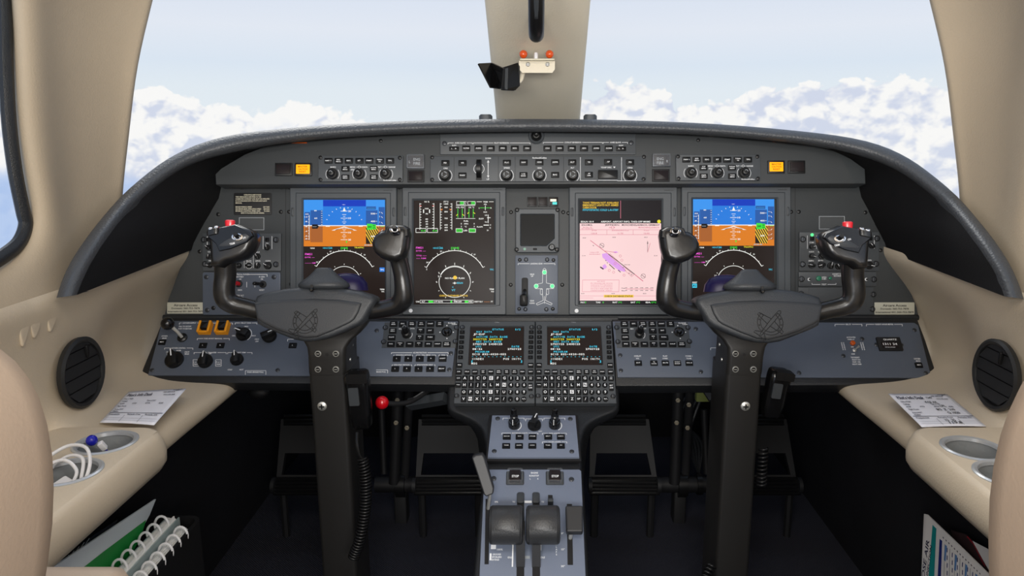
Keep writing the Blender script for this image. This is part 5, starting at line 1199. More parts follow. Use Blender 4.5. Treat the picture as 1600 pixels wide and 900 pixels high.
for px, py, r, a in ((381.4, 524, 11, 1.2), (422, 527, 11, -1.1), (273.9, 564, 14, .35), (322, 566, 11.5, .1), (371.4, 563.5, 10, .25)): knob(f, t, px, py, r, .017, ZF, 'pointer', a)
for px, py, w, h_, s in ((254.4, 536, 11, 8, 'MIC'), (318, 541, 12, 8, 'L'), (345.4, 541, 12, 8, 'R'), (458, 541, 12, 8, 'L')): key(f, t, px, py, w, h_, s, ZF, .002)
for px, py in ((238.5, 579.3), (434.4, 579.3), (589, 517.5), (448, 519)): screw(f, t, px, py, 3.4, 'screw_grey', ZF)
mb = MB(f)
mb.bracket(281, 312.5, 505.6, 'OXYGEN SUPPLY', 21, 2.2, 2.5, .7); mb.bracket(311, 364, 505.8, 'AVIONICS POWER', 26, 2.2, 2.5, .7); mb.bracket(368, 402, 505.6, 'PILOT FAN', 15, 2.2, 2.5, .7)
mb.bracket(309, 359, 530, 'FUEL BOOST MANUAL', 28, 2.2, 2.5, .7); mb.bracket(258, 302, 544.8, 'OXYGEN CONTROL', 22, 2.2, 2.5, .7); mb.bracket(304, 354, 551.8, 'FUEL TRANSFER', 20, 2.2, 2.5, .7); mb.bracket(356.5, 394.5, 551.8, 'COCKPIT TEMP', 19, 2.2, 2.5, .7)
mb.bracket(450, 476, 531, None, 0)
for s, px, py, w in (('PULL TO CUTOFF', 290, 511, 19), ('PUSH TO RESTORE', 290, 514.6, 21), ('OXYGEN', 258, 526, 9), ('MASK', 258, 529.5, 7), ('NORM', 280, 548.5, 7), ('CREW', 264, 551, 7), ('ONLY', 264, 554, 6), ('DROP', 293, 551, 7), ('MASK', 293, 554, 7), ('OFF', 329, 553.5, 4.5), ('L to R', 307, 566.5, 7), ('TANK', 307, 570, 7), ('R to L', 342, 566.5, 7), ('TANK', 342, 570, 7), ('COLD', 360, 578.5, 7), ('HOT', 378, 578.5, 6),
                    ('HIGH', 385.5, 511, 6), ('DECR', 367, 525.5, 7), ('MAX', 397.5, 525.5, 6), ('CREW', 402, 531, 7), ('OFF', 402, 534.5, 5), ('PARK BRAKE PULL', 399.8, 582.4, 26), ('FRESH AIR', 447, 506, 0)):
    if w: mb.ptext(s, px, py, 2.2, wpx=w)
for x0, x1, y0, y1 in ((302.6, 311.5, 563, 573), (337.6, 346.4, 563, 573)): mb.pline([(x0, y0), (x1, y0), (x1, y1), (x0, y1)], .6, close=True)
mb.parc(381.4, 524, 12.2, -50, 60, .9); mb.pline([(384, 586.5), (384, 580), (416, 580), (416, 586.5)], .6); lift(mb, ZF+.0004).build('lettering', t)
# ice protection block (part of the left console)
x0 = [lambda v: 590+v/4.21]
for r_, ry in ((0, 562), (1, 577.9)):
    for px, s in zip((620.4, 638.5, 656.3, 674, 692.1) if r_ == 0 else (618, 636.3, 654.4, 672.4, 690.5), ('L', 'R', 'L', 'R', 'LIGHT') if r_ == 0 else ('L', 'R', 'L', 'R', 'BELOW')):
        key(f, t, px, ry, 12, 8.2, s, ZF, .003)
mb = MB(f); mb.bracket(612, 700.5, 552, 'ICE PROTECTION', 21, 2.4, 2, .8); mb.bracket(615.5, 645, 555.6, 'WING/ENG ANTI-ICE', 24, 2.1, 2, .6); mb.bracket(650.5, 681, 555.6, 'TAIL DEICE', 14, 2.1, 2, .6); mb.bracket(686, 699.5, 555.6, 'WING', 6.5, 2.1, 2, .6)
mb.bracket(613, 643.5, 571, 'ENG ONLY ANTI-ICE', 24, 2.1, 2, .6); mb.bracket(648.5, 680, 571, 'PITOT/STATIC HEAT', 25, 2.1, 2, .6); mb.pline([(588, 579), (606, 579), (606, 584)], .7); mb.ptext('BRAKE PULL', 596, 582, 2.2, wpx=15)
lift(mb, ZF+.0004).build('lettering', t)
for px, py in ((704.7, 553), (702.3, 578.6)): screw(f, t, px, py, 3.6, 'screw_grey', ZF)
# cursor control panels
fc = Frame(LOW, 655, 524, -.0010); ccp = thing('cursor_control_panel', fc.M, 'left cursor control panel with a tall knob, left of the keyboard units', 'control panel', 'cursor control panels')
mb = MB(fc); mb.prism([fc.l(*p) for p in ((600, 503.5), (717, 503.5), (713.5, 546), (594.5, 546))], 0, .0012, 'black_matte'); mb.prism([fc.l(*p) for p in ((601.5, 504.5), (715.5, 504.5), (712, 544.6), (596.5, 544.6))], .001, .0035, 'unit_grey', .0006); fix_normals(mb.build('plate', ccp))
rows = ((508, ((615.4, 'LWR\nMENU'), (629.9, 'ESC'), (644.2, 'DATA\nBASE'), (658.9, 'NAV\nDATA'), (673.1, 'CHART'), (687.4, 'CHT\nHDG'))), (518.6, ((614.3, 'CKPT\nMENU'), (657.7, 'MEM\n1'), (672.4, 'SAT'))), (529, ((612.6, 'CLEAR'), (656.2, 'MEM\n2'))), (539.6, ((611.4, 'ENG'), (625.6, 'TERR/\nWX'), (640.4, 'TFC'), (654.8, 'MEM\n3'), (669.6, 'SYS'), (684.1, 'CHKLST'), (698.5, 'PASS\nBRIEF'))))
for ry, ks in rows:
    for px, s in ks: key(fc, ccp, px, ry, 11.5, 7.4, s, .0035, .003)
key(fc, ccp, 672.5, 529, 14.5, 7.4, 'PUSH', .0035, .003)
mb = MB(fc); x, y = fc.l(635.5, 524); k = fc.k(635, 522); mb.lathe(x, y, [(7*k, .0035), (7*k, .014), (6*k, .015), (4.6*k, .0155), (4.4*k, .030), (3.8*k, .032), (1*k, .0322)], 'black_plastic', 26); mb.arc(x, y, 2.4*k, 0, 200, .8*k, 'paint_grey', .0325, 8); mb.build('menu_knob', ccp)
mb = MB(fc); x, y = fc.l(698.5, 520.2); mb.lathe(x, y, [(8.2*k, .0035), (8.2*k, .006), (7*k, .0075), (6.6*k, .006), (4.5*k, .006), (4*k, .012), (3*k, .013), (.5*k, .0125)], 'black_gloss', 28); mb.build('joystick', ccp)
mb = MB(fc)
for dx, dy in ((0, -10.3), (0, 9.8), (-10.8, 0), (10, 0)):
    x, y = fc.l(698.5+dx, 520.2+dy); mb.lathe(x, y, [(1.1*k, .0036), (1.1*k, .0039)], 'paint_white', 4)
mb.parc(635.5, 524, 9, -50, 20, .6, z=.0039); mb.ptext('MENU', 626, 515, 2, wpx=5, z=.0039); mb.ptext('DATA', 645, 514.5, 2, wpx=6.5, z=.0039); mb.ptext('Rockwell', 706, 504.8+1, 2, wpx=11, z=.0039); mb.ptext('Collins', 710, 507.8, 2, wpx=8, z=.0039); mb.build('lettering', ccp)
for px, py in ((602.6, 513), (600, 535.2), (713.6, 513), (711.6, 534.7)): fastener(fc, ccp, px, py, 4.2, .0035)
f2 = Frame(LOW, 655+363, 524, -.0010); c = copy_tree(ccp); c.matrix_world = f2.M; c['label'] = 'right cursor control panel with a tall knob, right of the keyboard units'
# right console fittings
f, t = rf, RP_
for px, s in ((997, 'RVT'), (1021.5, 'TL\nCANCEL'), (1039.4, 'MUTE'), (1058, 'EVENT\nMARKER'), (1076.5, '121.5')): key(f, t, px, 568.5, 11.5, 8, s, ZF, .002)
key(f, t, 1434.6, 571.8, 11.5, 8, 'MIC', ZF, .002)
knob(f, t, 1128, 566, 10, .015, ZF, 'pointer', 1.0)
mb = MB(f); mb.pcyl(1331.3, 537.4, 4, ZF, ZF+.004, 'amber_lens', 16, .0012); mb.build('indicator_lens', t)
mb = MB(f); x, y = f.l(1334, 548.5); mb.lathe(x, y, [(.0035, ZF), (.0035, ZF+.002), (.002, ZF+.003)], 'steel', 12); mb.tube([(x, y, ZF+.002), (x+.002, y+.001, .010), (x+.005, y+.002, .015)], [.0012, .0015, .0022], 'steel', 8); mb.build('toggle_switch', t)
mb = MB(f); mb.pbox(1370, 529, 1407, 549.5, ZF, ZF+.004, 'black_matte', .0008, .0006); mb.pbox(1376, 537, 1401, 546, ZF+.004, ZF+.0044, 'lamp_off'); mb.ptext('QUARTZ', 1388.5, 533, 2.6, wpx=21, z=ZF+.0043); mb.ptext('1311 24', 1388.5, 540.2, 3.6, wpx=22, z=ZF+.0048); mb.ptext('TOTAL HOURS', 1388.5, 545.2, 1.4, wpx=16, z=ZF+.0048); mb.build('hour_meter', t)
for px, py in ((1428, 516.5), (1446, 583.7), (1086.8, 514.8), (1094.8, 581.8), (1248, 583.4), (968.9, 556), (969.9, 579.8), (1346.2, 530.4), (1317, 556.9), (1368.5, 539.5), (1407.6, 539.8)): screw(f, t, px, py, 3.4, 'screw_grey', ZF)
mb = MB(f); mb.bracket(1304, 1346, 507.8, 'ELT', 8, 2.2, 3, .7); mb.bracket(1353, 1409, 507.8, 'FLIGHT HOUR METER', 28, 2.2, 3, .7); mb.bracket(1110, 1128, 544.5, None, 0)
for s, px, py, w in (('COPILOT', 996, 557.3, 11), ('VOL', 996, 561, 5), ('TAWS', 1021, 561, 8), ('FLAP', 1039, 557.3, 7), ('OVRD', 1039, 561, 8), ('COMM 1', 1076, 557.3, 11), ('TUNE', 1076, 561, 8), ('ACTIVATED', 1329, 528, 14), ('WHEN LIT', 1329, 531.3, 11), ('ON', 1331, 543, 4), ('ARM', 1332, 554, 5.5), ('TEST/RESET', 1335.5, 559.5, 14), ('SELECT ON', 1337, 563, 13), ('WAIT 1 SEC', 1337.5, 566.5, 13), ('SELECT ARM', 1338, 570, 14), ('OXYGEN', 1432, 561.5, 10), ('MASK', 1434, 565, 7), ('COLD', 1120, 574, 7), ('TEMP', 1122, 578, 7)):
    mb.ptext(s, px, py, 2.2, wpx=w)
for px, a in ((1317, 0), (1347, 0)):
    for q_ in (-1.6, 1.6): mb.ptext('WARNING', px+q_, 542, 1.7, wpx=14, rot=PI/2)
lift(mb, ZF+.0004).build('lettering', t)

# ================================================================== control display units
X = lambda v: 710+v/6.43
Y = lambda v: 500+v/6.43
fd = Frame(LOW, 771, 567, -.0045); cdu = thing('control_display_unit', fd.M, 'left keyboard display unit showing a STATUS page on the centre console', 'keyboard display', 'keyboard display units')
mb = MB(fd); c = fd.l(717.5, 503.5); d = fd.l(836, 503.5); b_ = fd.l(770, 631.5)
w = d[0]-c[0]-.0008; cxm = (fd.l(717.5, 503.5)[0]+fd.l(836, 503.5)[0])/2; cy_ = (c[1]+b_[1])/2; hh = c[1]-b_[1]
outer = rrect(cxm, cy_, w, hh, .001, 3); sc_ = fd.r(X(148), Y(68), X(700), Y(462)); inn = rrect(*sc_, .002, 3)
mb.rings([[(*p, z) for p in q_] for q_, z in ((outer, -.004), (outer, .007), (inset(outer, .0008), .008), (inn, .008), (inset(inn, .001), .0045))], 'unit_grey', True, False); mb.build('plate', cdu)
mb = MB(fd); sxx = inset(inn, .001); mb.add([(*p, .0045) for p in sxx], [tuple(range(len(sxx)))], 'scr_black')
U0, V0, SW, SH = sc_[0]-sc_[2]/2, sc_[1]+sc_[3]/2, sc_[2], sc_[3]
def cd(s, col, row, m, n=None):
    cw = SW/27.5; ch = SH/16
    for i_, c_h in enumerate(s):
        if c_h != ' ': mb.text(c_h, U0+(col+1.2+i_+.5)*cw, V0-(row+1.15)*ch, ch*.70 if c_h not in '-.:' else ch*.15, m, cw*{'I': .2, '1': .42}.get(c_h, .80), .0049) if c_h not in '-:' else (mb.add([(*p_, .0049) for p_ in rrect(U0+(col+1.7+i_)*cw, V0-(row+1.15)*ch, cw*.6, ch*.16)], [(0, 1, 2, 3)], m) if c_h == '-' else [mb.add([(*p_, .0049) for p_ in rrect(U0+(col+1.7+i_)*cw, V0-(row+1.15+dy_)*ch, cw*.22, ch*.16)], [(0, 1, 2, 3)], m) for dy_ in (-.2, .2)])
for s, c_, r_, m_ in (('STATUS', 10, 0, 'scr_cyan'), ('1/2', 21.5, 0, 'scr_cyan'), ('NAV DATA', 2, 1.0, 'scr_cyan'), ('J7-EAP', .5, 2.0, 'scr_white'), ('ACTIVE DATA BASE', 2, 3.1, 'scr_cyan'), ('30OCT25 26NOV25', .5, 4.1, 'scr_yellow'), ('SEC DATA BASE', 2, 5.1, 'scr_cyan'), ('27NOV25 24DEC25', .5, 6.1, 'scr_white'),
                      ('UTC', 2, 7.1, 'scr_cyan'), ('DATE', 20, 7.1, 'scr_cyan'), ('08:26', .5, 8.1, 'scr_white'), ('27NOV25', 18, 8.1, 'scr_white'), ('PROGRAM', 2, 9.2, 'scr_cyan'), ('SCID 832-4120-052', .5, 10.2, 'scr_white'), ('- - - - - - - - - - - - -', .3, 11.2, 'scr_cyan'), ('<INDEX', .5, 12.1, 'scr_white'), ('POS INIT>', 16, 12.1, 'scr_white'), ('[', .3, 13, 'scr_cyan'), (']', 24.5, 13, 'scr_cyan'), ('MSG', .3, 13.9, 'scr_white')):
    cd(s, c_, r_, m_)
mb.build('screen', cdu)
ZK = .008
for v in (135, 185, 235, 285, 335, 387):
    t_ = (v-135)/252
    for x in (81-t_*18, 773-t_*8): key(fd, cdu, X(x), Y(v), 7.4, 4.6, '-', ZK, .003, name='line_select_key', ths=1.4)
for x, v, s in ((54, 468, 'MSG'), (767, 468, 'EXEC'), (48, 535, 'DIR'), (130, 535, 'FPLN'), (208, 535, 'LEGS'), (290, 535, 'DEP\nARR'), (368, 535, 'PERF'), (447, 535, 'DSPL\nMENU'), (526, 535, 'MFD\nADV'), (605, 535, 'MFD\nDATA'), (684, 535, 'PREV'), (767, 535, 'NEXT'), (45, 600, 'IDX'), (767, 600, 'CLR\nDEL'), (40, 667, 'TUN')): key(fd, cdu, X(x), Y(v), 8.6, 6.8, s, ZK, .003)
key(fd, cdu, X(764), Y(685), 7, 11, 'BRT\nDIM', ZK, .003, name='rocker_switch')
for ry, x0, st, chars in ((600, 108, 65.9, 'ABCDEFG123'), (667, 103, 66.4, 'HIJKLMN456'), (738, 98, 66.8, 'OPQRSTU789'), (808, 95, 67, 'VWXYZ~/.0+')):
    for i, ch_ in enumerate(chars):
        s = {'~': 'SP', '+': '+/-'}.get(ch_, ch_)
        key(fd, cdu, X(x0+i*st), Y(ry), 8.2, 8.2, s, ZK, .0032, round_=(i >= 7 and not (ch_ in '/')), white=ch_ in 'ENSW', ths=4.4 if len(s) == 1 else 2.6, name='letter_key')
for a, b in ((82, 85), (778, 85), (25, 772), (775, 777)): fastener(fd, cdu, X(a), Y(b), 4.0, ZK)
mb = MB(fd); mb.ptext('Collins', X(430), Y(33), 1.6, 'paint_grey', 7, ZK+.0003); mb.build('maker_lettering', cdu)
bpy.context.view_layer.update()
c = copy_tree(cdu); dx = fd.l(836.2, 503.5)[0]-fd.l(717.5, 503.5)[0]+.0006; M2 = cdu.matrix_world.copy(); M2.translation += Vector((dx, 0, 0)); c.matrix_world = M2
c['label'] = 'right keyboard display unit showing a STATUS page on the centre console'

# ================================================================== centre pedestal
pd = thing('pedestal', (Wd(832, 737, 1.19).x, Wd(832, 737, 1.19).y, 0), 'black curved centre pedestal below the keyboard units', 'pedestal'); pinv = pd.matrix_world.inverted()
ST = [(500, 700, 967, 1.415), (560, 700, 967, 1.363), (622, 698, 969, 1.322), (636, 697, 969, 1.313), (642, 703, 964, 1.306), (649, 722, 945, 1.299), (658, 742, 924, 1.289), (670, 753, 914, 1.274), (690, 757, 910, 1.252), (715, 758, 910, 1.223), (727, 757, 911, 1.208), (738, 754, 912, 1.196), (820, 745, 917, 1.130), (900, 738, 922, 1.066), (1010, 728, 929, 1.0)]
rows = []
for y, l, r, d in ST:
    d += .006
    a = Wd(l, y, d); b = Wd(r, y, d); a0 = Vector((a.x, a.y+.05, a.z-.05)); b0 = Vector((b.x, b.y+.05, b.z-.05)); w_ = (b-a).normalized(); nz = Vector((0, -.5, .85)).normalized()
    PX_ = Wd(757, 690, 1.252).x, Wd(910, 690, 1.252).x
    fl = lambda p: Vector((p.x, p.y+.06, .0)) if y > 660 else Vector((min(max(p.x, PX_[0]), PX_[1]), p.y+.05, p.z-.04))
    rows.append([pinv @ q for q in (fl(a), a-nz*.03, a-nz*.010, a-nz*.003+w_*.0018, a+w_*.006, a+w_*.014, b-w_*.014, b-w_*.006, b-nz*.003-w_*.0018, b-nz*.010, b-nz*.03, fl(b))])
o = grid(rows, 'border_black', 'housing', None, subd=1, parent=pd, sharp=80, flip=True)
f = Frame(LGT, 833.5, 685, .0015); t = thing('lighting_panel', f.M, 'blue grey lighting panel with three knobs on the upper pedestal', 'control panel')
X = lambda v: 690+v/3.334
Y = lambda v: 630+v/3.334
mb = MB(f); mb.prism([f.l(*p) for p in ((769, 651.6), (899, 651.6), (905, 717), (762, 717))], -.004, .003, 'pedestal_blue', .001); fix_normals(mb.build('plate', t))
mb = MB(f); mb.pprism([(764.5, 648.5), (902.5, 648.5), (908.5, 720), (758.5, 720)], -.006, -.001, 'black_matte', .0015); fix_normals(mb.build('gasket', t))
for px in (803.5, 866.5):
    mb = MB(f); x, y = f.l(px, 668); k = f.k(px, 668); mb.lathe(x, y, [(9*k, .003), (9*k, .013), (8.4*k, .0145), (6.2*k, .015), (6*k, .027), (4.6*k, .0285), (4.3*k, .040), (3.4*k, .042), (.5*k, .0423)], 'black_gloss', 28)
    mb.box(x-.002, y-8.2*k, .0012, .001, .014, .026, 'paint_white'); mb.build('stacked_knob', t)
knob(f, t, 835, 669, 10.5, .020, .003, 'pointer', -.35)
for px, s in ((792, 'BEACON'), (812, 'NAV'), (832.2, 'STROBE'), (856.5, 'BELT'), (876.3, 'SAFETY')): key(f, t, px, 686.4, 12.3, 7.2, s, .003, .003)
for px, s in ((791, 'TAXI'), (811, 'LNDG'), (831.8, 'LOGO'), (855.9, 'TCAS'), (876.3, 'ON')): key(f, t, px, 700.5, 12.3, 7.2, s, .003, .003)
for a, b in ((293, 90), (670, 92), (275, 260), (678, 262)): screw(f, t, X(a), Y(b), 3.8, 'screw_grey', .003)
mb = MB(f); mb.bracket(X(320), X(430), Y(88), 'PANEL LTS', 12, 2, 3, .7); mb.bracket(X(438), X(525), Y(92), None, 0); mb.bracket(X(533), X(642), Y(88), 'FLOOD', 10, 2, 3, .7)
mb.bracket(X(314), X(502), Y(166), 'EXTERIOR LIGHTS', 24, 2.2, 2.5, .7); mb.bracket(X(525), X(650), Y(167), 'PASS LIGHTS', 17, 2.2, 2.5, .7); mb.bracket(X(525), X(652), Y(212), 'PULSE LIGHTS', 19, 2.2, 2.5, .7); mb.ptext('DAY', X(515), Y(157), 2.3, wpx=5.5)
for px in (803.5, 866.5): mb.parc(px, 668, 11, -60, 40, 1.1)
lift(mb, .0034).build('lettering', t)

f = Frame(QUAD, 830, 800, .001); t = thing('throttle_quadrant', f.M, 'throttle quadrant with two large black thrust levers on the lower pedestal', 'throttle quadrant')
mb = MB(f); mb.prism([f.l(*p) for p in ((763, 735.6), (905, 735.6), (908, 738), (915, 905), (917, 960), (747, 960), (749, 905), (757, 745))], -.003, .003, 'pedestal_blue', .001); fix_normals(mb.build('plate', t))
ZQ = .003
for px in (804.5, 866.3):
    mb = MB(f); mb.pbox(px-13.5, 739.5, px+14.5, 760, ZQ, ZQ+.002, 'bezel_dark', .002, .0006); h = mb.build('switch_well', t)
    mb = MB(f); mb.pbox(px-8, 741, px+9, 757.5, ZQ+.002, ZQ+.009, 'lamp_off', .001, .001); mb.ptext('STOP', px+1, 751.5, 4, wpx=11, z=ZQ+.0095); mb.build('stop_button', h)
    mb = MB(f); c = f.r(px-11.5, 739.6, px+12.5, 759.5); a_ = rrect(*c, .002, 2); b_ = inset(a_, .0018); mb.rings([[(*p, z) for p in q_] for q_, z in ((a_, ZQ+.002), (a_, ZQ+.011), (b_, ZQ+.011), (b_, ZQ+.002))], 'clear_plastic', False, False); fix_normals(mb.build('clear_guard', h))
for a, b in ((272, 400), (676, 405)): screw(f, t, X(a), Y(b), 4.2, 'screw_grey', ZQ)
# slots
def slot(x0, y0, x1, y1, wpx): 
    mb = MB(f); k = f.k(x0, y0); a = f.l(x0, y0); b = f.l(x1, y1); mb.tube([(*a, ZQ-.0005), (*b, ZQ-.0005)], wpx*k/2, 'black_matte', 10, up=(1, 0, 0), flat=1.0); 
    for i, p in enumerate(mb.v): mb.v[i] = Vector((p.x, p.y, ZQ+(p.z-ZQ)*.06+.0006))
    return mb.build('lever_slot', t)
slot(813.5, 774, 813, 960, 11); slot(837.5, 774, 838, 960, 11); slot(762, 782, 760.5, 884, 6); slot(889.5, 790, 891, 885, 8); slot(859.8, 776, 860, 830, 7)
for px in (813.5, 837.5):
    mb = MB(f); mb.pbox(px-5.8, 773, px+5.8, 790, ZQ, ZQ+.004, 'bezel_dark', .003, .0015); mb.build('slot_cap', t)
mb = MB(f)
for s, a, b, w in (('ENGINE', 484, 371, 11), ('RUN/STOP', 482, 386, 15), ('L', 462, 402, 1.6), ('R', 502, 402, 1.6), ('0%', 286, 522, 5.5), ('TO', 376, 522, 4), ('TO', 527, 522, 4), ('0\u00b0', 629, 686, 4), ('15\u00b0', 632, 769, 5.5), ('35\u00b0', 632, 857, 6), ('100%', 304, 770, 9), ('GROUND', 288, 795, 13), ('SPOILERS', 288, 809, 15), ('EXTEND', 281, 823, 12), ('IDLE', 357, 811, 7), ('IDLE', 526, 811, 7)): mb.ptext(s, X(a), Y(b), 2.8, wpx=w)
for i, ch_ in enumerate('FLAPS'): mb.ptext(ch_, X(598), Y(744+i*13), 2.6)
mb.pquad(X(258), Y(732), X(284), Y(768), 'paint_white', 0); mb.pquad(X(251), Y(790), X(260), Y(826), 'paint_white', 0); mb.pquad(X(432), Y(516), X(470), Y(528), 'paint_white', 0); mb.pquad(X(420), Y(803), X(460), Y(818), 'paint_grey', 0)
mb.pquad(X(367), Y(740), X(374), Y(860), 'paint_white', 0); mb.pline([(X(518), Y(738)), (X(518), Y(775))], .8)
lift(mb, ZQ+.0004).build('lettering', t)
# thrust levers: a curved black drum grip on an arm
for x0, x1, arm in ((764.5, 817.5, 813.5), (822, 874.8, 838)):
    mb = MB(f); c = Wd((x0+x1)/2, 820, 1.075); lc = f.I @ c; hw = (x1-x0)/2*1.075/FPX; R_ = .0262; n = 28
    prof = [(-hw, R_*.80), (-hw+.001, R_*.93), (-hw+.004, R_), (-hw+.0045, R_*.985), (-hw+.005, R_), (hw-.005, R_), (hw-.0045, R_*.985), (hw-.004, R_), (hw-.001, R_*.93), (hw, R_*.80)]
    mb.rings([[(lc.x+x, lc.y+r*1.08*math.cos(2*PI*i/n), lc.z+r*.95*math.sin(2*PI*i/n)) for i in range(n)] for x, r in prof], 'grip_black'); h = mb.build('thrust_lever_grip', t); fix_normals(h)
    mb = MB(f); p0 = f.l(arm, 878); ax = p0[0]; dx_ = .0
    mb.rings([[(ax-.0062, p0[1]-.013, 0), (ax+.0062, p0[1]-.013, 0), (ax+.0062, p0[1]+.013, 0), (ax-.0062, p0[1]+.013, 0)], [(ax-.0062, lc.y-.016, lc.z), (ax+.0062, lc.y-.016, lc.z), (ax+.0062, lc.y+.006, lc.z), (ax-.0062, lc.y+.006, lc.z)]], 'lever_dark'); fix_normals(mb.build('lever_arm', h, smooth=False))
# flap lever
mb = MB(f); c0 = f.I @ Wd(883.5, 789.5, 1.105); c1 = f.I @ Wd(911, 789.5, 1.105); c2 = f.I @ Wd(911, 831, 1.08); c3 = f.I @ Wd(885, 831, 1.08)
q0 = [c3, c2, c1, c0]; nrm = (c1-c0).cross(c3-c0).normalized()*(-1); 
if nrm.z < 0: nrm = -nrm
mb.rings([[tuple(p-nrm*.014) for p in q0], [tuple(p) for p in q0]], 'lever_dark'); h = fix_normals(mb.build('flap_lever_handle', t, smooth=False)); bv = h.modifiers.new('b', 'BEVEL'); bv.width = .0025; bv.segments = 3
mb = MB(f); a = f.l(890, 845); cc = (c2+c3)/2; mb.tube([(*a, -.002), (cc.x-.003, cc.y+.01, cc.z-.008)], (.003), 'steel', 8); mb.build('flap_lever_stem', h)
# speed brake paddle
pts = [(737, 714), (743, 710), (754, 708.5), (757.5, 714), (772, 762), (771, 771), (760, 775.5), (756, 772)]
mb = MB(f); P = [f.I @ Wd(a, b, 1.135+(b-708)*(-.0002)) for a, b in pts]; nn = (f.I.to_3x3() @ Vector((0, -1, .1))).normalized()
mb.rings([[tuple(p-nn*.008) for p in P], [tuple(p+nn*.003) for p in P]], 'lever_dark'); h = fix_normals(mb.build('speed_brake_paddle', t)); bv = h.modifiers.new('b', 'BEVEL'); bv.width = .0022; bv.segments = 3
mb = MB(f); a = f.l(762, 800); b = f.I @ Wd(766, 770, 1.13); mb.tube([(*a, -.002), tuple(b)], (.0026), 'steel', 8); mb.build('paddle_stem', h)
mb = MB(f); a = f.l(860, 793); mb.box(a[0], a[1], .0085, .006, ZQ, ZQ+.018, 'bezel_dark', .001, .001); mb.build('go_around_tab', t)

